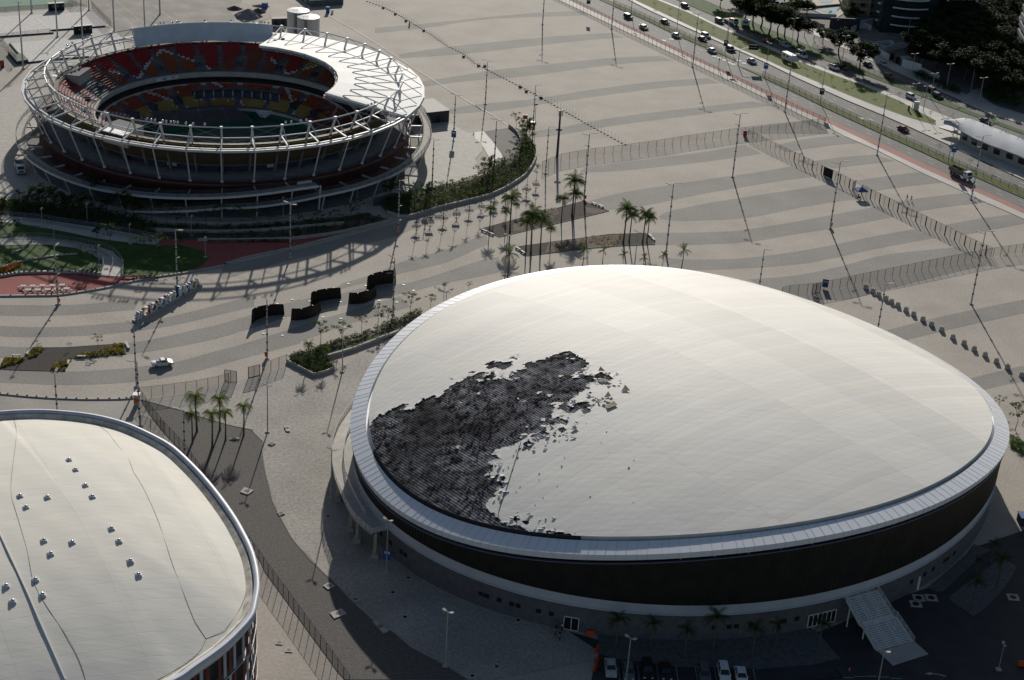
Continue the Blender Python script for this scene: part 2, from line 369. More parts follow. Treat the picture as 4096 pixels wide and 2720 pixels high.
def between(name, a, b, z, m): return sheet(name, list(a) + list(reversed(b)), z, m)
sheet('far_bank', [b0[0]] + b0[1:-1] + [b0[-1], (900, 300), (900, 1400), (b0[0][0], 1400)], .10, M_CONCD)
between('sidewalk', b0, b1, .110, M_SIDE)
between('cycle_path', b1, b2, .115, M_REDL)
between('road', b2, f1, .105, M_ASPH)
between('sidewalk', s1, s2 + [G(3900, 545), G(4096, 620)], .24, M_SIDE)
between('sidewalk', s2[:-1] + [G(3742, 503)], f1[:-1] , .25, M_SIDE)
between('grass_strip', s2, g1, .28, M_GRASSY)
between('frontage_road', f1, f2, .120, M_ASPH)
between('frontage_grass', f2, g2, .26, M_GRASS)
between('street', g2, t2, .122, M_ASPH)
tt = [(x + 5, y + 5.2) for x, y in t2]
between('sidewalk', t2, tt, .23, M_SIDE)
tip = G(2943, 246)
i1 = [p for p in m1 if p[1] > tip[1]]; i2 = [p for p in m2 if p[1] > tip[1]]
k1 = [p for p in m1 if p[1] < G(2990, 280)[1]]; k2 = [p for p in m2 if p[1] < G(2990, 275)[1]]
sheet('median_grass', i1 + [tip] + list(reversed(i2)), .27, M_GRASSY)
sheet('median_grass', [G(2945, 262)] + k1 + list(reversed(k2)), .27, M_GRASSY)
def kerb(pts, w_=.25, z0=0, z1=.16, m=None, name='kerb'):
    return struct(name, MB().wall(pts, z0, z1, w_), m or M_KERBD)
for q in (m1[:len(i1)], m2[:len(i2)], k1, k2, s1, s2, f1[:-1], g1): kerb(q, .22, 0, .31)
# lane dashes
mb = MB()
for a_, b_, fr in ((b2, m1, .36), (b2, m1, .68), (m2, s1, .34), (m2, s1, .67), (f1, f2, .5)):
    A_ = along(a_, n=200); B_ = along(b_, n=200)
    for k in range(0, 199, 3 if (a_ is not f1) else 4):
        p = (lerp(A_[k][0], B_[k][0], fr), lerp(A_[k][1], B_[k][1], fr)); h = A_[k][2]
        mb.box((p[0], p[1], .13), (2.3, .16, .01), h)
struct('road_marking', mb, M_LINE)
ar = cY2([(110, 290), (140, 282), (0, 0)])
mb = MB(); a0 = cY1.p(1470, 1115); a1 = cY1.p(1660, 1150); h = math.atan2(a1[1] - a0[1], a1[0] - a0[0])
mb.box(((a0[0] + a1[0]) / 2, (a0[1] + a1[1]) / 2, .13), (7.5, .5, .01), h)
mb.poly([(a0[0], a0[1]), (a0[0] + 3 * math.cos(h + .35), a0[1] + 3 * math.sin(h + .35)), (a0[0] + 3 * math.cos(h - .35), a0[1] + 3 * math.sin(h - .35))], .138)
for (x, y) in ((1600, 890), (1680, 915), (1760, 950), (1840, 990), (1900, 1015), (1990, 960), (2070, 1000), (810, 640), (930, 620)):
    p = cY5.p(x, y); mb.box((p[0], p[1], .132), (1.6, 1.1, .01), h)
struct('road_arrow', mb, M_LINE)
# white joint line across the plaza and the pale apron at the stadium's right
l_ = cB([(960, 150), (1180, 270), (1480, 455), (1820, 680), (2361, 1010)])
mb = MB(); mb.wall(l_ + cC([(0, 905), (150, 990), (305, 1095)])[0:], .0, .10, .35); struct('white_joint_line', mb, M_SIDE)
sheet('concrete_apron', cB([(1760, 1180), (2080, 1145), (2240, 1225), (2361, 1215)]) + cC([(30, 1150), (70, 1210), (60, 1300), (0, 1370), (40, 1460)]) + cF([(2361, 100), (2100, 190), (1800, 270), (1500, 290), (1000, 480), (500, 480), (0, 560)]) + cZ1([(1500, 640), (900, 540), (400, 420), (0, 420), (-300, 300), (-300, -600), (200, -800), (500, -650)]) + cS([(600, 400)]), .090, M_CONC)
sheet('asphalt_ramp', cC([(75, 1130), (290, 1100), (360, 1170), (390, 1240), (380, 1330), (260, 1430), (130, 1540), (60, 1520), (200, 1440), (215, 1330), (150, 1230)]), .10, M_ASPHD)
sheet('pale_path', cC([(0, 1135), (75, 1130), (150, 1215), (230, 1330), (262, 1440), (220, 1480), (130, 1370), (50, 1230), (0, 1190)]), .108, M_SIDE)
# ================================================================ VELODROME (oval hall, fire-damaged roof)
VC = (34.435, 281.755); VT = R(27.64)
VA_, VB_ = 66.9, 55.8
def sad(x, y):
    """saddle of the roof line: how far rim and roof rise or dip at a place"""
    az = math.atan2(y, x); c, s = math.cos(-VT), math.sin(-VT); r2 = ((x * c - y * s) / VA_) ** 2 + ((x * s + y * c) / VB_) ** 2
    return r2 * (4.069 * math.cos(2 * (az + 1.084)) - .126 * math.cos(az) + .206 * math.sin(az) - .119 * math.cos(3 * az) - .032 * math.sin(3 * az) + .393 * math.cos(4 * az) - .464 * math.sin(4 * az))
def vel(phi, a, b, z=None):
    k = 1 + .010 * math.cos(3 * phi) - .004 * math.sin(3 * phi) + .005 * math.cos(4 * phi) + .001 * math.sin(4 * phi); a += 1.75; b -= 1.75; x = a * k * math.cos(phi); y = b * k * math.sin(phi); X = x * math.cos(VT) - y * math.sin(VT); Y = x * math.sin(VT) + y * math.cos(VT)
    return (X, Y) if z is None else (X, Y, z if z < 8 else z - .8 + sad(X, Y))
def vring(a, b, z, n=180, p0=0, p1=2 * math.pi):
    return [vel(p0 + (p1 - p0) * i / n, a, b, z) for i in range(n if abs(p1 - p0 - 2 * math.pi) < 1e-6 else n + 1)]
velo = thing('velodrome', 'huge oval hall with a burnt black gash in its pale domed roof', 'arena', (VC[0], VC[1], 0))
MB().loft([vring(64.2, 56.6, 0), vring(64.2, 56.6, 5.2)]).build('ground_floor_wall', mat('grey_block_wall', (.13, .13, .14), .85, .15, .8), velo, True)
mb = MB().loft([vring(64.2, 56.6, 5.2), vring(64.5, 56.9, 5.2), vring(64.5, 56.9, 5.45), vring(64.25, 56.65, 5.46), vring(64.25, 56.65, 7.45)])
mb.build('white_band', mat('white_wall_band', (.52, .54, .57), .7, .06, .3), velo)
rs = []
mb = MB()
for i in range(720):
    pass
o_, i_ = [], []
N = 900
lo, hi = [], []
for i in range(N):
    d = .0 if (i // 1) % 2 else .12; ph = 2 * math.pi * i / N
    lo.append(vel(ph, 64.45 - d, 56.85 - d, 7.3)); hi.append(vel(ph, 64.65 - d, 57.05 - d, 14.9))
mb.loft([lo, hi]); mb.loft([vring(62.4, 55.4, 7.31), vring(64.5, 56.9, 7.31)])
mb.build('ribbed_cladding', mat('black_brown_cladding', (.018, .016, .013), .6, .3, .4), velo)
MB().loft([vring(64.4, 56.8, 14.9), vring(64.85, 57.25, 14.9), vring(64.85, 57.25, 15.05), vring(64.4, 56.8, 15.05)]).build('cladding_rail', mat('blue_steel', (.14, .16, .22), .5), velo)
MB().loft([vring(62.6, 55.6, 14.8), vring(62.6, 55.6, 16.8)]).build('recess_wall', M_BLACK, velo, True)
for i in range(54, 90):
    ph = 2 * math.pi * i / 72 - VT; MB().bar(vel(ph, 64.3, 56.7, 14.9), vel(ph, 64.3, 56.7, 16.2), .14, .14).build('recess_post', M_GALV, velo)
def rimmat():
    m = bpy.data.materials.new('rim_panels'); m.use_nodes = True; n = m.node_tree; b = n.nodes['Principled BSDF']; L = n.links
    b.inputs['Roughness'].default_value = .35; b.inputs['Specular IOR Level'].default_value = .5; b.inputs['Metallic'].default_value = .0
    nz = n.nodes.new('ShaderNodeTexNoise'); nz.inputs['Scale'].default_value = .35; tc = n.nodes.new('ShaderNodeTexCoord'); L.new(tc.outputs['Object'], nz.inputs['Vector'])
    cr = n.nodes.new('ShaderNodeValToRGB'); cr.color_ramp.elements[0].color = (.76, .79, .84, 1); cr.color_ramp.elements[1].color = (.84, .86, .90, 1)
    L.new(nz.outputs[0], cr.inputs[0]); L.new(cr.outputs[0], b.inputs['Base Color']); return m
M_RIM = rimmat(); M_SEAM = mat('rim_seam', (.56, .56, .58), .7)
mb = MB(); NR = 232
mb.loft([vring(63.9, 56.9, 15.75), vring(64.9, 57.3, 15.7), vring(65.15, 57.55, 16.9), vring(62.2, 54.6, 17.85), vring(62.1, 54.5, 17.3), vring(61.0, 53.4, 17.2)])
mb.cur = 1
for i in range(NR):
    ph = 2 * math.pi * (i + (.0 if i % 7 else .35)) / NR
    mb.bar(vel(ph, 65.16, 57.56, 16.93), vel(ph, 62.22, 54.62, 17.88), .055, .02); mb.bar(vel(ph, 64.92, 57.32, 15.72), vel(ph, 65.18, 57.58, 16.9), .05, .03)
mb.build('rim', [M_RIM, M_SEAM], velo)
RA, RB, RZ, RH = 61.6 + 1.75, 54.0 - 1.75, 17.55, 7.3
def roofz(x, y):
    c, s = math.cos(-VT), math.sin(-VT); u = (x * c - y * s) / RA; v = (x * s + y * c) / RB
    return RZ + RH * max(0, 1 - u * u - v * v) + sad(x, y)
def onroof(cr, pts):
    out = []
    for x, y in pts:
        z = 21.
        for _ in range(8):
            q = cr.p(x, y, z); z = roofz(q[0] - VC[0], q[1] - VC[1])
        out.append((q[0] - VC[0], q[1] - VC[1]))
    return out
burn = [(40, 640), (65, 610), (90, 575), (150, 520), (220, 480), (270, 462), (330, 457), (290, 500), (350, 490), (405, 480), (410, 450), (430, 430), (500, 405), (560, 382), (585, 400), (615, 385), (620, 355), (645, 345), (650, 320), (700, 290), (770, 265), (830, 235), (870, 215), (930, 205), (960, 200), (1010, 212), (985, 262), (1020, 268), (1060, 250), (1130, 258), (1150, 205), (1190, 195), (1240, 170), (1235, 145), (1260, 130), (1300, 128), (1370, 110), (1400, 90), (1440, 78), (1490, 62), (1530, 50), (1600, 50), (1640, 75), (1680, 100), (1690, 125), (1735, 150), (1700, 180), (1690, 215), (1775, 235), (1770, 265), (1720, 285), (1720, 320), (1700, 350), (1640, 385), (1590, 400), (1575, 440), (1500, 445), (1480, 470), (1470, 500), (1445, 530), (1470, 550), (1520, 545), (1500, 575), (1470, 600), (1430, 615), (1390, 640), (1330, 660), (1280, 685), (1210, 715), (1200, 752), (1150, 765), (1100, 778), (1060, 785), (1040, 805), (990, 838), (1000, 850), (1060, 862), (1000, 880), (985, 905), (1015, 935), (1005, 960), (1000, 975), (940, 985), (950, 1003), (1045, 988), (1070, 1015), (1105, 1050), (1060, 1080), (1050, 1095), (1015, 1145), (1000, 1165), (950, 1190), (970, 1220), (980, 1270), (1010, 1300), (1050, 1330), (1090, 1365), (1135, 1388), (1200, 1378), (1235, 1420), (1290, 1440), (1370, 1452), (1430, 1432), (1520, 1432), (1590, 1424), (1615, 1440), (1645, 1500), (1640, 1560), (1300, 1560), (900, 1480), (500, 1340), (200, 1150), (40, 900), (10, 750)]
isl = [[(940, 150), (945, 135), (1000, 118), (1005, 130), (1070, 122), (1110, 130), (1150, 125), (1140, 150), (1100, 175), (1075, 195), (1060, 180), (1010, 172), (990, 180), (960, 178), (965, 155)],
       [(1590, 470), (1640, 440), (1700, 430), (1745, 455), (1720, 480), (1660, 500), (1600, 520), (1565, 520), (1540, 500), (1495, 485), (1510, 455), (1560, 440)],
       [(1290, 695), (1340, 665), (1400, 660), (1430, 680), (1380, 720), (1340, 740), (1300, 730)], [(1215, 800), (1240, 745), (1280, 732), (1305, 770), (1260, 790), (1240, 812)],
       [(1500, 645), (1545, 630), (1568, 650), (1530, 668)], [(1138, 1335), (1160, 1318), (1200, 1310), (1212, 1335), (1180, 1362), (1150, 1350)], [(1226, 1352), (1280, 1330), (1284, 1350), (1260, 1388)],
       [(1770, 235), (1830, 205), (1880, 225), (1915, 255), (1870, 275), (1800, 272), (1730, 290)], [(1430, 625), (1490, 575), (1540, 560), (1578, 590), (1560, 608), (1490, 598), (1450, 640)],
       [(1110, 108), (1150, 90), (1200, 96), (1180, 112), (1160, 100)], [(658, 256), (690, 252), (676, 264)], [(810, 205), (830, 196), (862, 200), (840, 215)], [(1180, 72), (1206, 68), (1196, 80)],
       [(1450, 670), (1480, 678), (1470, 695), (1445, 690)], [(1625, 575), (1645, 595), (1635, 608)], [(1730, 362), (1750, 356), (1735, 370)], [(1180, 1270), (1195, 1268), (1188, 1282)], [(1670, 505), (1700, 480), (1750, 488), (1720, 530), (1690, 525)], [(1650, 655), (1660, 660), (1655, 668)]]
keep = [[(870, 365), (895, 360), (900, 372), (880, 382)], [(1030, 1020), (1050, 1010), (1065, 1030), (1040, 1048)], [(1030, 1085), (1045, 1090), (1025, 1108)], [(740, 428), (765, 430), (755, 442)], [(1405, 378), (1445, 376), (1430, 392)], [(1325, 362), (1365, 352), (1345, 372)],
        [(1180, 405), (1200, 402), (1192, 418)], [(1225, 430), (1250, 428), (1235, 442)], [(1500, 235), (1530, 230), (1515, 245)], [(1360, 565), (1395, 558), (1400, 572), (1375, 582)], [(1245, 618), (1270, 614), (1262, 628)], [(1550, 98), (1570, 100), (1560, 112)],
        [(870, 262), (910, 252), (915, 268), (890, 278)], [(910, 238), (960, 215), (975, 200), (972, 225), (940, 242)], [(1420, 450), (1480, 432), (1540, 436), (1500, 452)], [(1590, 235), (1640, 205), (1660, 190), (1640, 225), (1675, 245), (1630, 250)], [(715, 770), (740, 766), (730, 788)]]
burnW = onroof(cW, burn); islW = [onroof(cW, q) for q in isl]; keepW = [onroof(cW, q) for q in keep]
def pip(poly_, X, Y):
    r = np.zeros(X.shape, bool); j = len(poly_) - 1
    for i in range(len(poly_)):
        xi, yi = poly_[i]; xj, yj = poly_[j]
        if yi != yj: r ^= ((yi > Y) != (yj > Y)) & (X < (xj - xi) * (Y - yi) / (yj - yi) + xi)
        j = i
    return r
NA, NQ = 1300, 190
ph = np.linspace(0, 2 * np.pi, NA, endpoint=False); rr = np.sqrt(np.linspace(1e-7, 1, NQ)) ** .92
PH, RR = np.meshgrid(ph, rr)
u = RR * np.cos(PH); v = RR * np.sin(PH); X = u * RA * math.cos(VT) - v * RB * math.sin(VT); Y = u * RA * math.sin(VT) + v * RB * math.cos(VT)
KK = 1 + .010 * np.cos(3 * PH) - .004 * np.sin(3 * PH) + .005 * np.cos(4 * PH) + .001 * np.sin(4 * PH); X = X * KK; Y = Y * KK
AZ_ = np.arctan2(Y, X); R2_ = ((X * math.cos(VT) + Y * math.sin(VT)) / VA_) ** 2 + ((-X * math.sin(VT) + Y * math.cos(VT)) / VB_) ** 2
Z = RZ + RH * (1 - RR ** 2) + R2_ * (4.069 * np.cos(2 * (AZ_ + 1.084)) - .126 * np.cos(AZ_) + .206 * np.sin(AZ_) - .119 * np.cos(3 * AZ_) - .032 * np.sin(3 * AZ_) + .393 * np.cos(4 * AZ_) - .464 * np.sin(4 * AZ_))
rng = np.random.RandomState(3)
def vnoise(X, Y, s, seed):
    r = np.random.RandomState(seed).rand(64, 64); x = X / s; y = Y / s; xi = np.floor(x).astype(int); yi = np.floor(y).astype(int); fx = x - xi; fy = y - yi
    fx = fx * fx * (3 - 2 * fx); fy = fy * fy * (3 - 2 * fy); g = lambda a, b: r[a % 64, b % 64]
    return (g(xi, yi) * (1 - fx) + g(xi + 1, yi) * fx) * (1 - fy) + (g(xi, yi + 1) * (1 - fx) + g(xi + 1, yi + 1) * fx) * fy
XC = (X[:-1] + np.roll(X, -1, 1)[:-1] + X[1:] + np.roll(X, -1, 1)[1:]) / 4; YC = (Y[:-1] + np.roll(Y, -1, 1)[:-1] + Y[1:] + np.roll(Y, -1, 1)[1:]) / 4
nx = (vnoise(XC, YC, .9, 1) - .5) * 1.1 + (vnoise(XC, YC, .4, 5) - .5) * .5; ny = (vnoise(XC, YC, .9, 2) - .5) * 1.1 + (vnoise(XC, YC, .4, 6) - .5) * .5
B = pip(burnW, XC + nx, YC + ny)
for q in islW: B |= pip(q, XC + nx * .5, YC + ny * .5)
for q in keepW: B &= ~pip(q, XC + nx * .4, YC + ny * .4)
# lift and ripple of the torn sheet close to the gash
near = np.zeros_like(X); Bv = np.zeros(X.shape, bool); Bv[:-1] |= B; Bv[1:] |= B
f = Bv.astype(float)
for _ in range(7):
    f = (f + np.roll(f, 1, 1) + np.roll(f, -1, 1) + np.vstack([f[1:], f[-1:]]) + np.vstack([f[:1], f[:-1]])) / 5
wr = vnoise(X, Y, 1.1, 9) * .5 + vnoise(X * 1.7 + Y, Y - X * .4, .7, 11) * .5
Zt = Z + np.clip(f * 2.2, 0, 1) * (wr - .45) * .16 + (vnoise(X, Y, 7, 21) - .5) * .05
def polar(name, Zg, mask, mats_, smooth=True):
    idx = np.arange(NA * NQ).reshape(NQ, NA); a = idx[:-1]; b = np.roll(idx, -1, 1)[:-1]; c = np.roll(idx, -1, 1)[1:]; d = idx[1:]
    F = np.stack([a, d, c, b], -1)[mask]; used = np.unique(F); mp = np.full(NA * NQ, -1); mp[used] = np.arange(len(used)); F = mp[F]
    V = np.stack([X.ravel(), Y.ravel(), Zg.ravel()], -1)[used]
    me = bpy.data.meshes.new(name); me.vertices.add(len(V)); me.vertices.foreach_set('co', V.ravel().astype('f'))
    me.loops.add(len(F) * 4); me.loops.foreach_set('vertex_index', F.ravel().astype('i')); me.polygons.add(len(F))
    me.polygons.foreach_set('loop_start', np.arange(0, len(F) * 4, 4).astype('i')); me.polygons.foreach_set('loop_total', np.full(len(F), 4, 'i'))
    me.materials.append(mats_); me.update(calc_edges=True); me.validate()
    if smooth: me.polygons.foreach_set('use_smooth', [True] * len(me.polygons))
    o = bpy.data.objects.new(name, me); COL.objects.link(o); o.parent = velo; return o
def roofmat(name, base, warm, ang1, seam=1.55, panel=(14., 30.), amt=.08, rough=.66, spec=.24, seamd=.84):
    m = bpy.data.materials.new(name); m.use_nodes = True; n = m.node_tree; b = n.nodes['Principled BSDF']; L = n.links
    b.inputs['Roughness'].default_value = rough; b.inputs['Specular IOR Level'].default_value = spec
    tc = n.nodes.new('ShaderNodeTexCoord'); mp = n.nodes.new('ShaderNodeMapping'); mp.inputs['Rotation'].default_value = (0, 0, -R(ang1)); L.new(tc.outputs['Object'], mp.inputs[0])
    sp = n.nodes.new('ShaderNodeSeparateXYZ'); nz0 = n.nodes.new('ShaderNodeTexNoise'); nz0.inputs['Scale'].default_value = .08
    L.new(tc.outputs['Object'], nz0.inputs['Vector'])
    ad = n.nodes.new('ShaderNodeMixRGB'); ad.blend_type = 'ADD'; ad.inputs[0].default_value = 1.2; L.new(mp.outputs[0], ad.inputs[1]); L.new(nz0.outputs['Color'], ad.inputs[2]); L.new(ad.outputs[0], sp.inputs[0])
    def math_(op, a, c=None, d=None):
        q = n.nodes.new('ShaderNodeMath'); q.operation = op
        for i, x in enumerate((a, c, d)):
            if x is None: continue
            if isinstance(x, (int, float)): q.inputs[i].default_value = x
            else: L.new(x, q.inputs[i])
        return q.outputs[0]
    y = sp.outputs[1]; x = sp.outputs[0]
    fr = math_('FRACT', math_('DIVIDE', y, seam)); sline = math_('LESS_THAN', fr, .05)
    fx = math_('FRACT', math_('DIVIDE', math_('ADD', x, math_('MULTIPLY', y, .15)), panel[1])); xline = math_('LESS_THAN', fx, .006)
    strip = n.nodes.new('ShaderNodeTexWhiteNoise'); strip.noise_dimensions = '2D'; cb = n.nodes.new('ShaderNodeCombineXYZ')
    L.new(math_('FLOOR', math_('DIVIDE', y, seam)), cb.inputs[0]); L.new(math_('FLOOR', math_('DIVIDE', math_('ADD', x, math_('MULTIPLY', y, .15)), panel[1])), cb.inputs[1]); L.new(cb.outputs[0], strip.inputs['Vector'])
    big = n.nodes.new('ShaderNodeTexWhiteNoise'); big.noise_dimensions = '1D'; L.new(math_('FLOOR', math_('DIVIDE', math_('ADD', x, math_('MULTIPLY', y, .15)), panel[0])), big.inputs['W'])
    t = math_('ADD', math_('MULTIPLY', strip.outputs['Value'], amt), math_('MULTIPLY', big.outputs['Value'], amt * 2.0))
    st = n.nodes.new('ShaderNodeTexNoise'); st.inputs['Scale'].default_value = .22; st.inputs['Detail'].default_value = 7; mp2 = n.nodes.new('ShaderNodeMapping'); mp2.inputs['Rotation'].default_value = (0, 0, -R(ang1)); mp2.inputs['Scale'].default_value = (.25, 1, 1)
    L.new(tc.outputs['Object'], mp2.inputs[0]); L.new(mp2.outputs[0], st.inputs['Vector'])
    val = math_('SUBTRACT', math_('ADD', 1 - amt * 1.15, t), math_('ADD', math_('MULTIPLY', sline, 1 - seamd), math_('MULTIPLY', xline, .12)))
    val = math_('MULTIPLY', val, math_('ADD', .93, math_('MULTIPLY', st.outputs[0], .14)))
    mx = n.nodes.new('ShaderNodeMixRGB'); mx.inputs[1].default_value = (*base, 1); mx.inputs[2].default_value = (*warm, 1)
    L.new(math_('MULTIPLY', st.outputs[0], 1.0), mx.inputs[0])
    vm = n.nodes.new('ShaderNodeVectorMath'); vm.operation = 'SCALE'; L.new(mx.outputs[0], vm.inputs[0]); L.new(val, vm.inputs['Scale']); L.new(vm.outputs[0], b.inputs['Base Color'])
    bp = n.nodes.new('ShaderNodeBump'); bp.inputs['Strength'].default_value = .35; bp.inputs['Distance'].default_value = .08
    bn = n.nodes.new('ShaderNodeTexNoise'); bn.inputs['Scale'].default_value = .9; bn.inputs['Detail'].default_value = 4; L.new(mp2.outputs[0], bn.inputs['Vector'])
    L.new(math_('SUBTRACT', bn.outputs[0], math_('MULTIPLY', sline, .3)), bp.inputs['Height']); L.new(bp.outputs[0], b.inputs['Normal'])
    return m
M_ROOF = roofmat('roof_membrane', (.745, .74, .72), (.775, .735, .65), 40)
def charmat():
    m = bpy.data.materials.new('charred_deck'); m.use_nodes = True; n = m.node_tree; b = n.nodes['Principled BSDF']; L = n.links
    b.inputs['Roughness'].default_value = .95; b.inputs['Specular IOR Level'].default_value = .04
    tc = n.nodes.new('ShaderNodeTexCoord'); mp = n.nodes.new('ShaderNodeMapping'); mp.inputs['Rotation'].default_value = (0, 0, -R(-48)); L.new(tc.outputs['Object'], mp.inputs[0])
    wv = n.nodes.new('ShaderNodeTexWave'); wv.inputs['Scale'].default_value = .62; wv.bands_direction = 'Y'; wv.inputs['Distortion'].default_value = .6; wv.inputs['Detail'].default_value = 2; L.new(mp.outputs[0], wv.inputs['Vector'])
    nz = n.nodes.new('ShaderNodeTexNoise'); nz.inputs['Scale'].default_value = .5; nz.inputs['Detail'].default_value = 9; nz.inputs['Roughness'].default_value = .75; L.new(tc.outputs['Object'], nz.inputs['Vector'])
    n2 = n.nodes.new('ShaderNodeTexNoise'); n2.inputs['Scale'].default_value = .07; n2.inputs['Detail'].default_value = 2; L.new(tc.outputs['Object'], n2.inputs['Vector'])
    cr = n.nodes.new('ShaderNodeValToRGB'); cr.color_ramp.elements[0].position = .40; cr.color_ramp.elements[1].position = .64; cr.color_ramp.elements[0].color = (.006, .006, .007, 1); cr.color_ramp.elements[1].color = (.30, .30, .33, 1)
    L.new(nz.outputs[0], cr.inputs[0]); mr = n.nodes.new('ShaderNodeMapRange'); mr.inputs[3].default_value = .25; mr.inputs[4].default_value = 1.5; L.new(wv.outputs[0], mr.inputs[0]); m2 = n.nodes.new('ShaderNodeMapRange'); m2.inputs[1].default_value = .35; m2.inputs[2].default_value = .62; m2.inputs[3].default_value = .3; m2.inputs[4].default_value = 1.3; L.new(n2.outputs[0], m2.inputs[0]); mm = n.nodes.new('ShaderNodeMath'); mm.operation = 'MULTIPLY'; L.new(mr.outputs[0], mm.inputs[0]); L.new(m2.outputs[0], mm.inputs[1])
    vm = n.nodes.new('ShaderNodeVectorMath'); vm.operation = 'SCALE'; L.new(cr.outputs[0], vm.inputs[0]); L.new(mm.outputs[0], vm.inputs['Scale']); L.new(vm.outputs[0], b.inputs['Base Color'])
    bp = n.nodes.new('ShaderNodeBump'); bp.inputs['Strength'].default_value = .9; bp.inputs['Distance'].default_value = .06; L.new(nz.outputs[0], bp.inputs['Height']); L.new(bp.outputs[0], b.inputs['Normal'])
    return m
M_CHAR = charmat()
polar('roof', Zt, ~B, M_ROOF)
Bd = B.copy()
for _ in range(5):
    Bd |= np.roll(Bd, 1, 1) | np.roll(Bd, -1, 1); Bd[1:] |= Bd[:-1]; Bd[:-1] |= Bd[1:]
Zd = Z - .12 + (vnoise(X, Y, .8, 31) - .5) * .02
polar('charred_roof_deck', Zd, Bd, M_CHAR, False)
# sheet edge: drip wall down to the gutter
MB().loft([vring(RA - 1.75, RB + 1.75, RZ + .8, 260), vring(RA - 1.7, RB + 1.8, RZ - .15, 260)]).build('roof_edge', mat('roof_edge_sheet', (.60, .58, .54), .7, .1, .5), velo, True)
mb = MB(); a0, a1 = None, None
g0 = cW.p(60, 640, 18); g1_ = cW.p(1640, 1480, 18)
def vang(p):
    x, y = p[0] - VC[0], p[1] - VC[1]; c, s = math.cos(-VT), math.sin(-VT); return math.atan2((x * s + y * c) / RB, (x * c - y * s) / RA)
A0, A1 = vang(g0), vang(g1_)
if A1 < A0: A1 += 2 * math.pi
mb.loft([vring(RA - 1.63, RB + 1.87, RZ + .82, 90, A0, A1), vring(RA - 1.2, RB + 2.3, RZ - .2, 90, A0, A1)], False)
mb.build('scorched_gutter', mat('scorched_metal', (.022, .021, .022), .7, .6, 2.5), velo)
# charred shreds and rolled-back flaps
mb = MB(); k = 0; bx = [p[0] for p in burnW]; by = [p[1] for p in burnW]
while k < 900:
    x = random.uniform(min(bx), max(bx)); y = random.uniform(min(by), max(by))
    if not inside(burnW, x, y) or roofz(x, y) - sad(x, y) < RZ + .16: continue
    if vnoise(np.array([x]), np.array([y]), 7., 41)[0] < .35 + .3 * random.random(): continue
    k += 1; s = random.uniform(.08, .30); n_ = 6; h0 = roofz(x, y) - .1
    ps = [(x + s * random.uniform(.5, 1) * math.cos(t * 1.047) * random.choice((1, 1.6)), y + s * random.uniform(.5, 1) * math.sin(t * 1.047), h0 + random.uniform(.0, .07)) for t in range(n_)]
    mb.add(ps, [tuple(range(n_))])
mb.build('charred_shreds', mat('char', (.010, .0095, .0095), .95, .5, 2, spec=.05), velo)['kind'] = 'stuff'
mb = MB()
for (x, y, s) in ((1522, 930, .2), (1350, 985, .14), (1865, 665, .13), (2038, 942, .22), (1740, 1162, .13), (1350, 1035, .12), (1505, 735, .12), (1825, 745, .1), (1545, 860, .1), (1175, 1125, .13), (1205, 1085, .12), (1320, 1228, .12), (1490, 1083, .1), (1380, 1170, .12), (1115, 935, .14), (1045, 910, .14), (1155, 845, .18), (1185, 862, .2), (1175, 808, .16), (1620, 705, .12), (1710, 600, .1), (2070, 1205, .12), (2075, 880, .1), (1890, 820, .08), (1150, 950, .1)):
    q = onroof(cW, [(x, y)])[0]; z = roofz(*q) + .06
    mb.add([(q[0] + s * math.cos(t) * random.uniform(.7, 1.3), q[1] + s * math.sin(t) * random.uniform(.7, 1.3), z + random.uniform(0, .06)) for t in np.linspace(0, 5.2, 6)], [tuple(range(6))])
mb.build('scorch_fragments', MATS['char'], velo)['kind'] = 'stuff'
mb = MB()
for x0, y0, x1, y1, n_ in ((1560, 60, 1720, 240, 10), (1700, 200, 1980, 320, 26), (1560, 380, 1900, 500, 30), (1380, 560, 1640, 720, 26), (1190, 690, 1420, 800, 16), (900, 190, 1200, 280, 16), (960, 840, 1100, 1180, 16), (1100, 1300, 1500, 1430, 14)):
    for _ in range(n_):
        q = onroof(cW, [(random.uniform(x0, x1), random.uniform(y0, y1))])[0]; z = roofz(*q) + .03; s = random.uniform(.15, .55); a = random.uniform(0, 6.28)
        mb.add([(q[0] + s * math.cos(a + t) * random.uniform(.5, 1.5), q[1] + s * math.sin(a + t) * random.uniform(.4, 1.1), z + random.uniform(0, .22)) for t in (0, 1.3, 2.5, 3.9, 5.1)], [(0, 1, 2, 3, 4)])
mb.build('torn_membrane_scraps', mat('torn_membrane', (.62, .61, .58), .8, .2, 2), velo)['kind'] = 'stuff'
for q in ([(1790, 205), (1815, 170), (1870, 212)], [(1730, 275), (1850, 250), (1940, 288), (1880, 295)], [(1830, 412), (1880, 358), (1915, 405)], [(1960, 370), (2005, 305), (2065, 362)], [(1785, 400), (1830, 440), (1800, 460)], [(1835, 470), (1930, 418), (1975, 465), (1860, 510)], [(1290, 790), (1325, 780), (1330, 805), (1300, 810)], [(1385, 620), (1410, 612), (1412, 635), (1390, 640)], [(715, 775), (735, 765), (742, 778), (728, 790)]):
    qx, qy = sum(p[0] for p in q) / len(q), sum(p[1] for p in q) / len(q); w_ = onroof(cW, [(lerp(qx, a, .68), lerp(qy, b, .68)) for a, b in q]); mb = MB().add([(a, b, roofz(a, b) + .12 + (.3 if i == 1 and len(w_) == 3 else .05 * i)) for i, (a, b) in enumerate(w_)], [tuple(range(len(w_)))])
    mb.build('torn_plywood_flap', mat('plywood', (.26, .20, .14), .8, .3, 1.5), velo)
w_ = onroof(cW, [(1210, 745), (1180, 850), (1150, 940), (1120, 1040), (1090, 1130), (1060, 1210), (1042, 1270), (1038, 1340)])
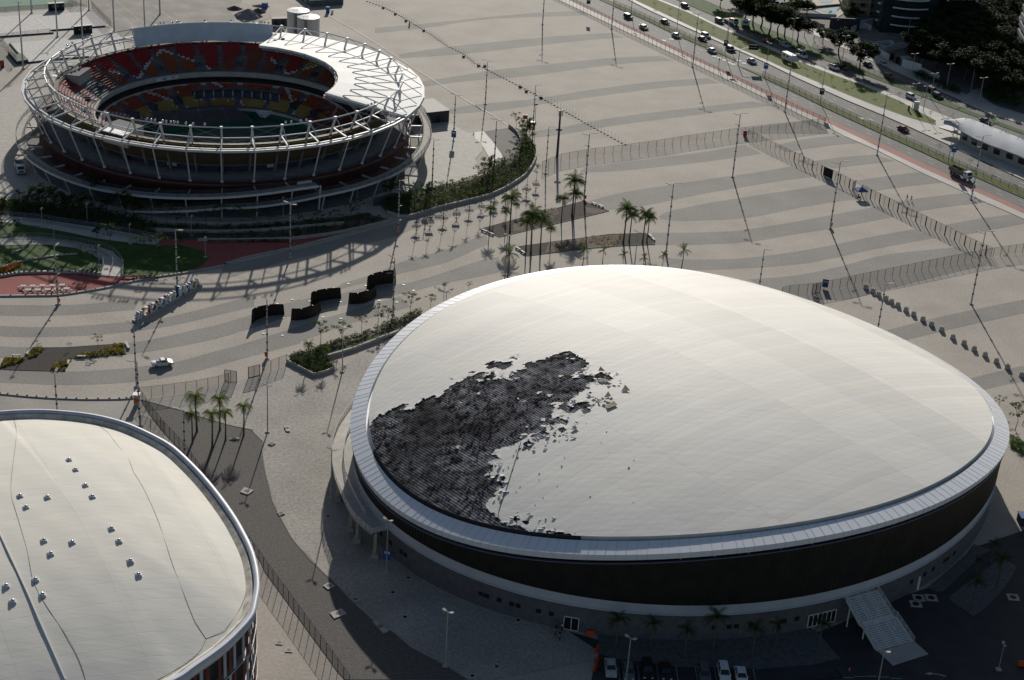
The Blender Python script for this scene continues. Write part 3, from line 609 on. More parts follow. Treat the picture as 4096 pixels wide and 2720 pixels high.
MB().path([(a, b, roofz(a, b) + .12) for a, b in w_], .05, 4).build('rope', M_DARK, velo)
# small square windows and doors in the block wall
def wallpt(cr, x, y, z):
    q = cr.p(x, y, z); ph_ = math.atan2(*reversed([(lambda X_, Y_: (X_ * math.cos(-VT) - Y_ * math.sin(-VT)) / 63.2)(q[0] - VC[0], q[1] - VC[1]), (lambda X_, Y_: (X_ * math.sin(-VT) + Y_ * math.cos(-VT)) / 56.2)(q[0] - VC[0], q[1] - VC[1])]))
    return ph_
for cr, lst in ((cN, [(36, 675), (152, 712), (270, 745), (330, 762), (520, 807), (637, 832), (2080, 932), (2205, 922), (2265, 915)]), (cO, [(30, 1102), (300, 1063), (407, 1047), (1360, 743), (1475, 685), (1552, 640), (1645, 572), (1678, 553), (1737, 505)]), (cM, [(1375, 285), (1462, 373), (1567, 458), (1605, 488), (2322, 848), (2280, 935)])):
    for x, y in lst:
        ph_ = wallpt(cr, x, y, 2.6); a = vel(ph_, 64.2, 56.6, 2.6); b = vel(ph_ + .01, 64.2, 56.6, 2.6); h_ = math.atan2(b[1] - a[1], b[0] - a[0])
        MB().box((0, 0, 0), (.85, .16, .8)).build('window', M_BLACK, velo, loc=a).rotation_euler = (0, 0, h_)
def door(cr, x, y, n, w_, h_, z0=0.1):
    ph_ = wallpt(cr, x, y, z0 + h_ / 2); a = vel(ph_, 64.2, 56.6, z0); b = vel(ph_ + .01, 64.2, 56.6, z0); t = math.atan2(b[1] - a[1], b[0] - a[0])
    mb = MB(); mb.box((0, 0, h_ / 2), (w_, .12, h_)); d_ = mb.build('door', M_BLACK, velo, loc=a); d_.rotation_euler = (0, 0, t)
    mb = MB()
    for i in range(n + 1): mb.box((-w_ / 2 + w_ * i / n, -.04, h_ / 2), (.13, .2, h_))
    mb.box((0, -.04, h_), (w_ + .13, .2, .13)); mb.box((0, -.04, .06), (w_ + .13, .2, .13)); mb.build('frame', M_WHITE, d_)
door(cN, 820, 915, 2, 2.5, 2.6); door(cO, 612, 1050, 6, 5.6, 2.5, .3)
MB().box((0, 0, 1.4), (.5, .14, 2.8)).build('door', M_WHITE, velo, loc=vel(wallpt(cO, 1415, 755, 1.4), 64.25, 56.65, 0))
# raised walkway round the left side
RL = [(1190, 610, 3.2), (1120, 700, 3.8), (1060, 790, 4.3), (1015, 900, 4.8), (990, 1000, 5.1), (985, 1150, 5.2), (1010, 1290, 5.2), (1060, 1420, 5.2), (1130, 1568, 5.2)]
outer = [cK.p(x, y, z + 1.0) + (z,) for x, y, z in RL] + [cM.p(1140, 95, 6.2) + (5.2,), cM.p(1225, 175, 6.2) + (5.2,), cM.p(1300, 232, 6.2) + (5.2,)]
outer = [(a - VC[0], b - VC[1], c) for a, b, c in outer]
cor = outer[-1]; e2 = cM.p(1480, 195, 6.2); e2 = (e2[0] - VC[0], e2[1] - VC[1], 5.2)
inn = []
for a, b, c in outer:
    t = vang((a + VC[0], b + VC[1])); inn.append(vel(t, 63.4, 56.4, c))
mb = MB(); mb.loft([outer, inn], False); mb.loft([[(a, b, c - .35) for a, b, c in outer], outer], False)
mb.build('walkway', M_CONC, velo)
lane = [(lerp(o[0], i[0], .45), lerp(o[1], i[1], .45), o[2]) for o, i in zip(outer, inn)]
lane2 = [(lerp(o[0], i[0], .88), lerp(o[1], i[1], .88), o[2]) for o, i in zip(outer, inn)]
def railing(pts, name, par, m, h=1.05, step=1.5, close=False, t=.05):
    mb = MB()
    for hh in (h, h * .66, h * .33): mb.path([(a, b, c + hh) for a, b, c in pts], t * (1 if hh == h else .55), 4)
    tot = 0; last = None
    for i in range(len(pts) - 1):
        L_ = math.dist(pts[i], pts[i + 1]); n_ = max(1, round(L_ / step))
        for k in range(n_ + (i == len(pts) - 2)):
            p = [lerp(pts[i][q], pts[i + 1][q], k / n_) for q in range(3)]; mb.tube(p, (p[0], p[1], p[2] + h), t, n=4)
    vs = [(a, b, c + .1) for a, b, c in pts]; ws = [(a, b, c + h * .95) for a, b, c in pts]
    o = mb.build(name, m, par); MB().loft([vs, ws], False).build('railing_infill', M_NETW if m is M_WHITE else M_NET, par); return o
railing(outer + [e2], 'railing', velo, M_WHITE); railing(lane[:-2], 'railing', velo, M_WHITE); railing(lane2[:-1], 'railing', velo, M_WHITE)
for i in (4, 6, 8, 9, 11):
    a, b, c = outer[i]; a *= .99; b *= .99
    o = MB().box((a, b, (c - .35 + .8) / 2 + .2), (.55, .55, c - .35 - .8)).box((a, b, .45), (1.3, 1.3, .9)).build('walkway_pillar', M_CONC, velo)
# front steps
tl = cO.p(800, 850, 5.6); tr = cO.p(1070, 775, 5.6); bl = cO.p(1070, 1320, .1); br = cO.p(1385, 1235, .1)
st = thing('entrance_stairs', 'broad white open-tread staircase climbing to the dark oval hall from the car park', 'stairs', (bl[0], bl[1], 0))
TL, TR, BL, BR = [(p[0] - bl[0], p[1] - bl[1]) for p in (tl, tr, bl, br)]
def sp(s, t, z): return (lerp(lerp(BL[0], BR[0], s), lerp(TL[0], TR[0], s), t), lerp(lerp(BL[1], BR[1], s), lerp(TL[1], TR[1], s), t), z)
def hz(t): return 5.2 * (t / .47 * .5 if t < .47 else .5 if t < .56 else .5 + (t - .56) / .44 * .5)
tr_ = MB(); n_ = 26
for i in range(n_ + 1):
    t = i / n_
    if .47 < t < .56: continue
    tr_.bar(sp(0, t, hz(t)), sp(1, t, hz(t)), .36, .09)
tr_.add([sp(0, .465, 2.6), sp(1, .465, 2.6), sp(1, .565, 2.6), sp(0, .565, 2.6)], [(0, 1, 2, 3)])
tr_.build('tread', M_WHITE, st)
mb = MB()
for s_ in (0, .33, .66, 1):
    for t0, t1 in ((0, .47), (.47, .56), (.56, 1)): mb.bar(sp(s_, t0, hz(t0) - .2), sp(s_, t1, hz(t1) - .2), .12, .35)
mb.build('stringer', M_WHITE, st)
for s_ in (0, 1): railing([sp(s_, t, hz(t)) for t in (0, .47, .56, 1)], 'handrail', st, M_WHITE, 1.1, 1.2, t=.035)
mb = MB()
for s_ in (.33, .66):
    for t0, t1 in ((0, .47), (.56, 1.0)):
        for hh in (.9,): mb.bar(sp(s_, t0, hz(t0) + hh), sp(s_, t1, hz(t1) + hh), .06, .06)
        for k in range(7):
            t = lerp(t0, t1, k / 6); mb.tube(sp(s_, t, hz(t)), sp(s_, t, hz(t) + .9), .025, n=4)
mb.build('centre_handrail', M_WHITE, st)
for s_ in (.03, .97):
    for t in (.45, .9): MB().tube(sp(s_, t, 0), sp(s_, t, hz(t) - .2), .14, n=8).build('stair_leg', M_WHITE, st)
mb = MB().add([sp(-.02, 1.0, 5.15), sp(1.02, 1.0, 5.15), sp(1.02, 1.22, 5.15), sp(-.02, 1.22, 5.15)], [(0, 1, 2, 3)]); mb.build('landing', M_CONC, st)
sheet('concrete_pad', cO([(1070, 1325), (1385, 1235), (1512, 1350), (1200, 1450)]), .16, M_SIDE)
# ================================================================ WHITE-ROOFED ARENA (lower left)
AZ = 22.0
arc = [(0, 1642), (90, 1637), (173, 1636), (280, 1643), (373, 1655), (450, 1672), (520, 1694), (607, 1733), (694, 1783), (781, 1863), (850, 1940), (904, 2010), (945, 2070), (973, 2119), (1000, 2172), (1019, 2222), (1032, 2282), (1036, 2340), (1028, 2395), (1010, 2460), (951, 2530), (883, 2592), (780, 2665), (697, 2720)]
pts = [G(x, y, AZ) for x, y in arc]
AC = (-62.0, 207.0)
loc = [(x - AC[0], y - AC[1]) for x, y in pts]
# close the oval outside the frame
a0 = math.atan2(loc[-1][1], loc[-1][0]); a1 = math.atan2(loc[0][1], loc[0][0])
r0, r1 = math.hypot(*loc[-1]), math.hypot(*loc[0]); back = []
if a0 > 0: a0 -= 2 * math.pi
aa = a1 - 2 * math.pi
for k in range(1, 16):
    t = k / 16; a = lerp(a0, aa, t); r_ = lerp(r0, r1, t) * (1 + .12 * math.sin(math.pi * t)); back.append((r_ * math.cos(a), r_ * math.sin(a)))
full = loc + back
full = spline(full + [full[0]], 5)[:-1]
if sum(full[i][0] * full[(i + 1) % len(full)][1] - full[(i + 1) % len(full)][0] * full[i][1] for i in range(len(full))) < 0: full.reverse()
def inset(P, d):
    n = len(P); out = []
    for i in range(n):
        a, b = P[i - 1], P[(i + 1) % n]; h = math.atan2(b[1] - a[1], b[0] - a[0]); out.append((P[i][0] - math.sin(h) * d, P[i][1] + math.cos(h) * d))
    return out
arena = thing('arena', 'round white-roofed arena with dome skylights and red and white striped sides', 'arena', (AC[0], AC[1], 0))
def ring(d, z): return [(x, y, z) for x, y in inset(full, d)]
mb = MB().loft([ring(.0, AZ - 1.4), ring(-.15, AZ - .1), ring(.1, AZ), ring(.75, AZ + .02), ring(.8, AZ - .9)])
mb.build('rim', mat('rim_paint', (.52, .54, .60), .45, .08, .6), arena, True)
MB().loft([ring(.8, AZ - .9), ring(2.0, AZ - .95)]).build('gutter', mat('dirty_gutter', (.10, .085, .07), .9, .7, .9), arena)
RI = inset(full, 1.9)
NRr = 60
rings_ = []
for k in range(NRr + 1):
    t = 1 - k / NRr; q = []
    for x, y in RI: q.append((x * t, y * t, AZ - .85 + 4.6 * (1 - t * t)))
    rings_.append(q)
def arz(x, y):
    best = 0; a = math.atan2(y, x)
    r_ = math.hypot(x, y); j = min(range(len(RI)), key=lambda i: abs((math.atan2(RI[i][1], RI[i][0]) - a + math.pi) % (2 * math.pi) - math.pi)); t = r_ / math.hypot(*RI[j])
    return AZ - .85 + 4.6 * (1 - min(1, t) ** 2)
def ona(cr, pts_):
    out = []
    for x, y in pts_:
        z = AZ + 2
        for _ in range(6):
            q = cr.p(x, y, z); z = arz(q[0] - AC[0], q[1] - AC[1])
        out.append((q[0] - AC[0], q[1] - AC[1], z))
    return out
wrk = []
for k, q in enumerate(rings_):
    wrk.append([(x, y, z + .035 * min(1, k / 12) * math.sin(x * .9 + y * .3) * math.sin(y * .5 - x * .2)) for x, y, z in q])
MB().loft(wrk).build('roof', roofmat('aged_roof_membrane', (.76, .75, .71), (.80, .75, .64), 22, 2.2, (9., 17.), .035, .85, .12, .93), arena, True)
MB().loft([ring(.55, AZ - .92), ring(1.15, AZ - .3), ring(1.95, AZ - .8)]).build('roof_upstand', mat('stained_upstand', (.56, .52, .44), .8, .35, .6), arena)
mb = MB()
for q in ([(0, 770), (120, 768), (300, 765), (560, 775), (780, 800), (1000, 860), (1300, 960), (1500, 1060), (1640, 1140), (1760, 1240)], [(780, 800), (880, 840), (990, 920), (1060, 1010), (1180, 1160), (1230, 1280), (1290, 1380), (1340, 1470), (1385, 1568)], [(122, 770), (150, 900), (140, 1060), (115, 1250), (100, 1450), (115, 1568)]):
    mb.path([(a, b, c + .03) for a, b, c in spline(ona(cJ, q), 4)], .022, 4)
for q in ([(1330, 0), (1400, 170), (1470, 380), (1540, 590), (1620, 800), (1700, 1000), (1740, 1080), (1820, 1205)], [(1820, 1205), (1950, 1150), (2010, 1100), (2130, 920), (2190, 720), (2210, 550)], [(1820, 1205), (1750, 1335), (1550, 1480), (1390, 1568)], [(115, 0), (170, 180), (240, 430), (280, 640), (330, 780), (420, 930), (560, 1140), (650, 1290), (720, 1450), (755, 1568)]):
    mb.path([(a, b, c + .03) for a, b, c in spline(ona(cL, q), 4)], .025, 4)
mb.build('roof_cable', M_DARK, arena)
mb = MB().path([(a, b, c + .12) for a, b, c in spline(ona(cL, [(-40, 200), (0, 285), (110, 520), (240, 800), (330, 1010), (440, 1260), (575, 1568)]), 5)], .12, 6)
mb.build('roof_pipe', M_WHITES, arena)
# striped sides
mb = MB(); n_ = len(full); w_in = inset(full, 1.5)
mb.loft([[(x, y, 0) for x, y in w_in], [(x, y, AZ - 1.2) for x, y in w_in]]); mb.build('wall', M_DARK, arena)
wr_, ww = MB(), MB(); fr_ = MB()
loop = along(inset(full, .5) + [inset(full, .5)[0]], 1.25)
for i, (x, y, h) in enumerate(loop):
    if i % 5 == 4: continue
    for lvl in range(4):
        z0 = 1.5 + lvl * 4.7; (wr_ if (i + lvl) % 2 else ww).box((x, y, z0 + 2.2), (.62, .12, 4.3), h)
for lvl in range(5): fr_.loft([[(x, y, 1.2 + lvl * 4.7) for x, y in inset(full, .35)], [(x, y, 1.35 + lvl * 4.7) for x, y in inset(full, .35)], [(x, y, 1.35 + lvl * 4.7) for x, y in inset(full, 1.4)]])
wr_.build('red_fin', mat('dark_red_fin', (.11, .02, .015), .6, .2, 1), arena); ww.build('white_fin', mat('pale_fin', (.34, .36, .40), .6), arena); fr_.build('fin_frame', M_GALV, arena)
sk = thing('roof_skylight', '', 'skylight'); s_ = MB().box((0, 0, .12), (1.5, 1.5, .26)).box((0, 0, .32), (1.2, 1.2, .16))
s_.build('curb', M_WHITES, sk)
MB().ball((0, 0, .36), .52, 10, 6, sq=.75).build('dome', mat('polished_dome', (.75, .76, .78), .12, metal=.85), sk, True)
KS = Kind(sk)
sky_pos = [(cJ, 638, 1178, 'topmost skylight dome on the round white roof'), (cJ, 697, 1270, 'skylight dome just below the topmost one on the white roof'), (cJ, 788, 1412, 'skylight dome below the top pair, upper of the right-hand pair'), (cJ, 852, 1515, 'skylight dome lower of the right-hand pair near mid roof'),
           (cJ, 186, 1510, 'skylight dome at the left frame side, upper of its pair'), (cJ, 438, 1522, 'lone skylight dome between the left pair and the right pair'), (cL, 232, 45, 'skylight dome at the left, lower of the upper pair'), (cL, 388, 338, 'skylight dome left of the middle row above a nearby lower dome'),
           (cL, 638, 353, 'skylight dome in the middle row between two pairs of domes'), (cL, 985, 232, 'skylight dome right of the middle row, upper of its pair'), (cL, 1051, 343, 'skylight dome right of the middle row, lower of its pair'), (cL, 448, 455, 'skylight dome below the left end of the middle row'),
           (cL, 1152, 518, 'skylight dome at the lower right, upper of the last pair'), (cL, 1223, 640, 'skylight dome lowest at the right side of the white roof'), (cL, 314, 683, 'skylight dome on the roof cable, upper one right of the white pipe'), (cL, 55, 740, 'skylight dome left of the white pipe, upper one at the frame edge'),
           (cL, 375, 818, 'skylight dome on the roof cable, lower one right of the white pipe'), (cL, 112, 876, 'skylight dome left of the white pipe, lowest at the frame edge')]
for cr, x, y, lb in sky_pos:
    a, b, c = ona(cr, [(x, y)])[0]; KS.place((AC[0] + a, AC[1] + b, c - .03), R(20), lb, 'skylight domes on the white arena roof', .66)
# ================================================================ TENNIS STADIUM (open bowl, white truss ring, half roof)
TC = (-87.3, 453.6)
def P(r, a, z): return (r * math.cos(R(a)), r * math.sin(R(a)), z)
ten = thing('tennis_stadium', 'round open tennis stadium with red and yellow seats, white truss ring and crescent roof', 'stadium', (TC[0], TC[1], 0))
def tring(r, z, a0=-180, a1=180, st=3.): 
    n = max(1, round((a1 - a0) / st)); return [P(r, a0 + (a1 - a0) * i / n, z) for i in range(n + 1)]
def rings(name, prof, m, a0=-180, a1=180, smooth=True, st=3., par=None, mb=None):
    mb = mb or MB(); mb.loft([tring(r, z, a0, a1, st) for r, z in prof], False)
    return mb.build(name, m, par or ten, smooth) if name else mb
cT_ = crop(0, 0, 1)
# undercroft, concourse deck, drum
rings('undercroft_wall', [(46, 0), (46, 7.4)], mat('undercroft_wall', (.05, .05, .06), .9, .3, .3))
rings('concourse_deck', [(51.9, 7.0), (53.0, 7.1), (53.0, 7.6), (40, 7.6)], mat('deck_concrete', (.17, .17, .18), .85, .2, .4))
rings('ground_ring', [(46, .10), (57.5, .115)], M_CONCD)
MS = mat('maroon_slats', (.17, .035, .028)); mb = MB()
for k in range(13):
    z = 3.0 + k * .38; r = 53.3 - .12 * k * .3; rings(None, [(r, z), (r + .10, z), (r + .10, z + .22), (r, z + .22), (r, z)], None, mb=mb)
rings(None, [(52.6, 7.9), (53.5, 7.9), (53.7, 8.1), (53.5, 8.25), (52.7, 8.25)], None, mb=mb)
mb.build('slatted_facade', M_MAROON, ten)
rings('facade_backing', [(52.5, 2.6), (52.5, 7.9)], mat('maroon_backing', (.04, .012, .012), .8, .3, .6))
rings('inner_wall', [(42.6, 7.6), (42.8, 12.2)], mat('drum_wall', (.06, .07, .10), .8, .15, .5))
mb = MB()
for k in range(17):
    z = 10.4 + k * .42; r = 45.6 + (48.9 - 45.6) * (k / 16); rings(None, [(r, z), (r + .05, z), (r + .05, z + .24), (r - .02, z + .24)], None, mb=mb)
rings(None, [(47.9, 17.35), (49.3, 17.35), (49.35, 17.1)], None, mb=mb)
mb.build('ochre_slats', M_YEL, ten)
rings('parapet', [(48.95, 16.75), (49.05, 17.45), (49.25, 17.45)], mat('yellow_parapet', (.42, .38, .20), .7, .25, 1.2))
rings('drum_backing', [(45.0, 10.2), (48.3, 17.2)], mat('drum_backing', (.055, .035, .025), .85, .3, .5))
rings('drum_floor_beam', [(44.6, 10.2), (45.8, 10.2), (45.9, 10.55)], M_CONCD)
for i in range(40):
    a = i * 9.0; 
    mb = MB().bar(P(44.3, a, 7.6), P(46.8, a, 14.5), .55, 1.1); mb.build('raking_pier', M_CONCD, ten)
for i in range(20):
    a = -176 + i * 18 + 4.5
    if i % 2 == 0: MB().box((0, 0, 0), (2.6, .12, 1.7)).build('wall_panel', M_WHITE, ten, loc=P(42.95, a, 9.2)).rotation_euler = (0, 0, R(a + 90))
    else: MB().box((0, 0, 0), (1.4, .14, 2.1)).build('wall_doorway', M_BLACK, ten, loc=P(42.95, a, 8.7)).rotation_euler = (0, 0, R(a + 90))
# concourse balustrade
def ringrail(name, r, zf, a0, a1, h=1.1, post=3., m=None, infill=True, rails=(1., .5)):
    mb = MB(); n = round((a1 - a0) / 1.5); ps = [P(r, lerp(a0, a1, i / n), 0) for i in range(n + 1)]; zs = [zf(lerp(a0, a1, i / n)) if callable(zf) else zf for i in range(n + 1)]
    for q in rails: mb.path([(p[0], p[1], z + h * q) for p, z in zip(ps, zs)], .035, 4)
    for i in range(0, n + 1, max(1, round(post / 1.5))): mb.tube((ps[i][0], ps[i][1], zs[i]), (ps[i][0], ps[i][1], zs[i] + h), .045, n=4)
    if infill: mb.cur = 1; mb.loft([[(p[0], p[1], z + .08) for p, z in zip(ps, zs)], [(p[0], p[1], z + h) for p, z in zip(ps, zs)]], False)
    return mb.build(name, [m or M_DARK, M_NET], ten)
ringrail('concourse_railing', 51.6, 7.6, -180, 180)
ringrail('bowl_railing', 47.6, 16.9, 84, 180 + 84 - 1, .9, 3, M_GALV, False)
# ring beam, columns, masts
RO, ZO, RM0, ZM0, RM1, ZM1, RMM, ZMM = 57.1, 18.5, 48.4, 16.4, 50.9, 22.7, 50.0, 19.5
mb = MB()
vs = [P(RO, i * 9, 0) for i in range(41)]; vi = [P(RO - 1.15, i * 9, 0) for i in range(41)]
for i in range(40):
    a, b = vs[i], vs[i + 1]; mb.bar((a[0], a[1], ZO - .25), (b[0], b[1], ZO - .25), .42, .62); a, b = vi[i], vi[i + 1]; mb.bar((a[0], a[1], ZO - .15), (b[0], b[1], ZO - .15), .42, .62)
    mb.add([(*vs[i][:2], ZO - .42), (*vs[i + 1][:2], ZO - .42), (*vi[i + 1][:2], ZO - .42), (*vi[i][:2], ZO - .42)], [(0, 1, 2, 3)])
mb.build('ring_beam', M_WHITES, ten)
for i in range(40):
    a = i * 9
    MB().tube(P(RO - .3, a, ZO - .5), P(52.9, a, 8.2), .17, .20, 8).tube(P(53.1, a, 8.75), P(52.9, a, 8.1), .42, .42, 8).build('ring_column', M_WHITES, ten)
for i in range(40):
    a = i * 9
    MB().bar(P(RM0, a, ZM0), P(RM1, a, ZM1), .45, .5).box(P(RM1, a, ZM1 + .05), (.7, .7, .5), R(a)).build('mast', M_WHITES, ten)
    roofed = (i * 9 <= 82 or i * 9 >= 342)
    mb = MB().tube(P(RM1, a, ZM1), P(RO - .6, a, ZO if not roofed else 19.2), .13, n=6)
    if not roofed: mb.bar(P(RMM, a, ZMM), P(RO - .9, a, ZO), .36, .40)
    mb.build('outer_strut', M_WHITES, ten)
mb = MB()
for i in range(40):
    mb.tube(P(RM1, i * 9, ZM1), P(RM1, i * 9 + 9, ZM1), .20, n=8); mb.tube(P(RMM, i * 9, ZMM), P(RMM, i * 9 + 9, ZMM), .15, n=6)
mb.build('mast_ring_tube', M_WHITES, ten)
mb = MB()
for i in list(range(10, 37)):
    if 9 < i < 16: continue
    if i % 2 == 0: mb.tube(P(RM1, i * 9, ZM1), P(RMM, i * 9 + 9, ZMM), .035, n=4).tube(P(RMM, i * 9, ZMM), P(RM1, i * 9 + 9, ZM1), .035, n=4)
    mb.tube(P(RMM, i * 9, ZMM), P(RM0, i * 9 + 9, ZM0 + .8), .03, n=4); mb.tube(P(RM0, i * 9, ZM0 + .8), P(RMM, i * 9 + 9, ZMM), .03, n=4)
mb.build('brace_cable', M_GALV, ten)
fl = MB().tube((0, 0, 0), (0, 0, .35), .05, n=5).ball((0, 0, .6), .36, 8, 6)
fm = fl.mesh('floodlight', mat('floodlight_glass', (.62, .66, .72), .15, metal=.7), True)
for x, y in ((588, 482), (605, 484), (620, 486.5), (652, 490), (666, 491), (684, 493.5), (698, 494.5), (711, 496), (744, 498.5), (773, 500), (820, 502), (1140, 493), (1162, 490.5), (1199, 486), (1220, 482.5), (1462, 424),
             (1482, 425 - 12), (1470, 418), (637, 95), (657, 98), (690, 95), (709, 94), (722, 96), (976, 92), (1014, 93), (1039, 94), (1048, 94), (1059, 95), (1074, 97), (821, 92), (925, 91), (281, 188), (297, 178), (345, 160), (356, 155), (372, 150)):
    q = G(x, y, ZM1 + .3); a = math.degrees(math.atan2(q[1] - TC[1], q[0] - TC[0])); i_ = math.floor(a / 9); f_ = a / 9 - i_
    p0, p1 = P(RM1, i_ * 9, ZM1), P(RM1, i_ * 9 + 9, ZM1); o = bpy.data.objects.new('floodlight', fm); COL.objects.link(o); o.parent = ten; o.location = (lerp(p0[0], p1[0], f_), lerp(p0[1], p1[1], f_), ZM1 + .15)
# wind screen between the masts
mb = MB(); A = [84 + i * 3 for i in range(18)]
mb.loft([[P(48.7 + .12 * math.sin(i * 2.1), a, 17.5 + .15 * math.sin(i)) for i, a in enumerate(A)], [P(50.45 + .05 * math.sin(i * 1.3), a, 22.85) for i, a in enumerate(A)]], False)
mb.build('wind_screen', mat('grey_blue_canvas', (.60, .66, .74), .8, .08, .3, bump=.3, bscale=.6), ten)
# crescent roof
RA_ = [-20] + list(range(-18, 82, 9)) + [83]
prof = [(31.9, 21.1), (32.0, 21.45), (37, 21.0), (46, 20.1), (55, 19.2), (57.3, 18.85)]
mb = MB()
mb.loft([[P(r - (.0 if j else .0), a, z + (0 if (k % 2 == 0) else .05)) for k, a in enumerate(RA_)] for j, (r, z) in enumerate(prof)], False)
mb.loft([[P(57.3, a, 18.55) for a in RA_], [P(31.9, a, 20.75) for a in RA_], [P(31.9, a, 21.1) for a in RA_]], False)
for a in (-20, 83):
    q = [P(r, a, z) for r, z in prof[1:]] + [P(57.3, a, 18.5), P(31.9, a, 20.75)]; mb.add(q, [tuple(range(len(q)))])
mb.build('roof', mat('white_roof_sheet', (.87, .86, .83), .7, .05, .18, spec=.2, bump=.15, bscale=.5), ten)
for i in range(-2, 10):
    a = i * 9
    MB().tube(P(RM1, a, ZM1), P(37, a, 21.2), .17, n=6).tube(P(37, a, 21.0), P(37, a, 21.3), .25, n=6).build('roof_truss', M_WHITES, ten)
mb = MB()
for i in range(-2, 9):
    a = i * 9; p, q = P(31.6, a, 20.8), P(31.6, a + 9, 20.8); mb.tube(p, q, .12, n=5); mb.tube(P(31.3, a, 20.5), P(31.3, a + 9, 20.5), .12, n=5); mb.box(P(31.6, a, 20.6), (.5, .4, .9), R(a))
mb.tube(P(31.5, -20.5, 20.6), P(57, -20.5, 18.3), .22, n=6).tube(P(31.5, -20.6, 20.1), P(56, -20.6, 17.9), .12, n=6)
for t in range(14): mb.tube(P(lerp(31.5, 56, t / 13), -20.5, lerp(20.5, 18.2, t / 13)), P(lerp(31.5, 56, (t + .5) / 13), -20.6, lerp(20., 17.9, t / 13)), .06, n=4)
mb.build('roof_edge_truss', M_GALV, ten)
for r_, a_ in ((45, 78), (42, 80)): MB().box((0, 0, 0), (1.1, .8, .35)).build('roof_vent', M_CONCD, ten, loc=P(r_, a_, 20.5))
# bowl: tiers
def tier(name, r0, z0, r1, z1, n, a0, a1, m):
    prof_ = []
    for k in range(n):
        r = lerp(r0, r1, k / n); z = lerp(z0, z1, (k + 1) / n if n > 1 else 1); prof_ += [(r, lerp(z0, z1, k / n)), (r, z)]
    prof_.append((r1, z1)); return rings(name, prof_, m, a0, a1, False)
M_TIER = mat('tier_concrete', (.14, .145, .155), .85, .2, .5)
tier('upper_tier', 38, 10.6, 48.2, 16.5, 13, -180, 180, M_TIER)
rings('upper_balcony', [(37.6, 9.2), (37.6, 10.75), (38.1, 10.75), (38.1, 10.4)], M_CONC)
rings('balcony_soffit', [(37.6, 9.25), (42, 9.4), (42, 6.6)], M_WALLB)
tier('lower_tier', 27, 2.5, 36.6, 7.0, 11, 120, 430, M_TIER)
rings('middle_balcony', [(36.4, 6.6), (36.4, 7.75), (36.8, 7.75), (36.8, 6.8), (42, 6.8)], M_CONC)
tier('terrace_tier', 34, 6.2, 36.5, 7.0, 3, 70, 120, M_TIER)
rings('terrace_wall', [(34, 6.25), (34, 5.9), (34.6, 5.8), (34.6, 3.9), (30.2, 3.9)], M_WALLB, 70, 120)
tier('front_tier', 27, 2.5, 30.2, 3.9, 4, 70, 120, M_TIER)
for a in range(73, 120, 5): MB().box(P(34.2, a, 4.85), (.35, .45, 1.9), R(a)).build('terrace_pier', M_CONC, ten)
rings('court_wall', [(27, 0), (27, 2.6), (27.3, 2.6)], M_CONC, -180, 180)
rings('court_padding', [(26.9, 0), (26.9, 1.7), (27, 1.7)], M_GREENW, -180, 180)
MB().poly([P(26.9, a, 0)[:2] for a in range(0, 360, 6)], .125).build('court', M_COURTG, ten)
for i in range(20):
    a = 4.5 + i * 18
    MB().box((0, 0, 0), (3.2, .25, 1.6)).box((0, 1.2, .1), (3.2, .2, 1.2)).box((1.4, .6, .1), (.3, 1.4, 1.4)).build('vomitory', M_WALLB, ten, loc=P(41.0, a, 12.2)).rotation_euler = (0, 0, R(a))
    if not 70 < a < 120: MB().box((0, -.8, 0), (5.5, .2, 1.9)).box((0, .8, 0), (5.5, .2, 1.9)).build('tunnel_wall', M_WALLB, ten, loc=P(31.5, a, 4.9)).rotation_euler = (0, 0, R(a))
for j, (px, py, z, dims) in enumerate(((267, 283, 17.2, (6.5, 8.5, 4.4)), (492, 505, 17.4, (6.5, 8.5, 4.4)))):
    q = G(px, py, z); x, y = q[0] - TC[0], q[1] - TC[1]; a = math.atan2(y, x)
    if j == 0: x += 2.2
    MB().box((0, 0, -2.2), dims).box((0, 0, .08), (dims[0] + .3, dims[1] + .3, .2), mi=1).build('service_block', [M_CONC, M_CONCD], ten, loc=(x, y, z)).rotation_euler = (0, 0, a)
q = G(458, 524, 18.0); MB().box((0, 0, 0), (3.0, 8.2, .25)).build('service_canopy', M_WHITE, ten, loc=(q[0] - TC[0], q[1] - TC[1], 17.9)).rotation_euler = (0, 0, R(-116))
q = G(240, 292, 17.5); MB().box((0, 0, 0), (3.0, 6.5, .25)).build('service_canopy', M_WHITE, ten, loc=(q[0] - TC[0], q[1] - TC[1], 17.2)).rotation_euler = (0, 0, R(173))
# court lines and temporary stand
dr = R(25); ux, uy = math.cos(dr), math.sin(dr)
def cl(u, v, z): return (u * ux - v * uy + 3, u * uy + v * ux - 1, z)
mb = MB()
for (u0, v0, u1, v1) in ((-11.9, -5.5, 11.9, -5.5), (-11.9, 5.5, 11.9, 5.5), (-11.9, -5.5, -11.9, 5.5), (11.9, -5.5, 11.9, 5.5), (-11.9, -4.1, 11.9, -4.1), (-11.9, 4.1, 11.9, 4.1), (0, -5.5, 0, 5.5), (-6.4, 0, 6.4, 0)): mb.bar(cl(u0, v0, .16), cl(u1, v1, .16), .12, .02)
mb.build('court_line', M_LINE, ten)
def sl_(u, v, z): return (-9.5 + u * ux - v * uy, 13.4 + u * uy + v * ux, z)
mb = MB(); NR_ = 9; q = []
for k in range(NR_):
    v0 = -1 + k * .85; z = .7 + k * .33; L0 = -15.5 + k * .25; L1 = 16 - k * .6; mb.add([sl_(L0, v0, z), sl_(L1, v0, z), sl_(L1, v0 + .85, z), sl_(L0, v0 + .85, z), sl_(L0, v0, z - .35), sl_(L1, v0, z - .35)], [(0, 1, 2, 3), (4, 5, 1, 0)])
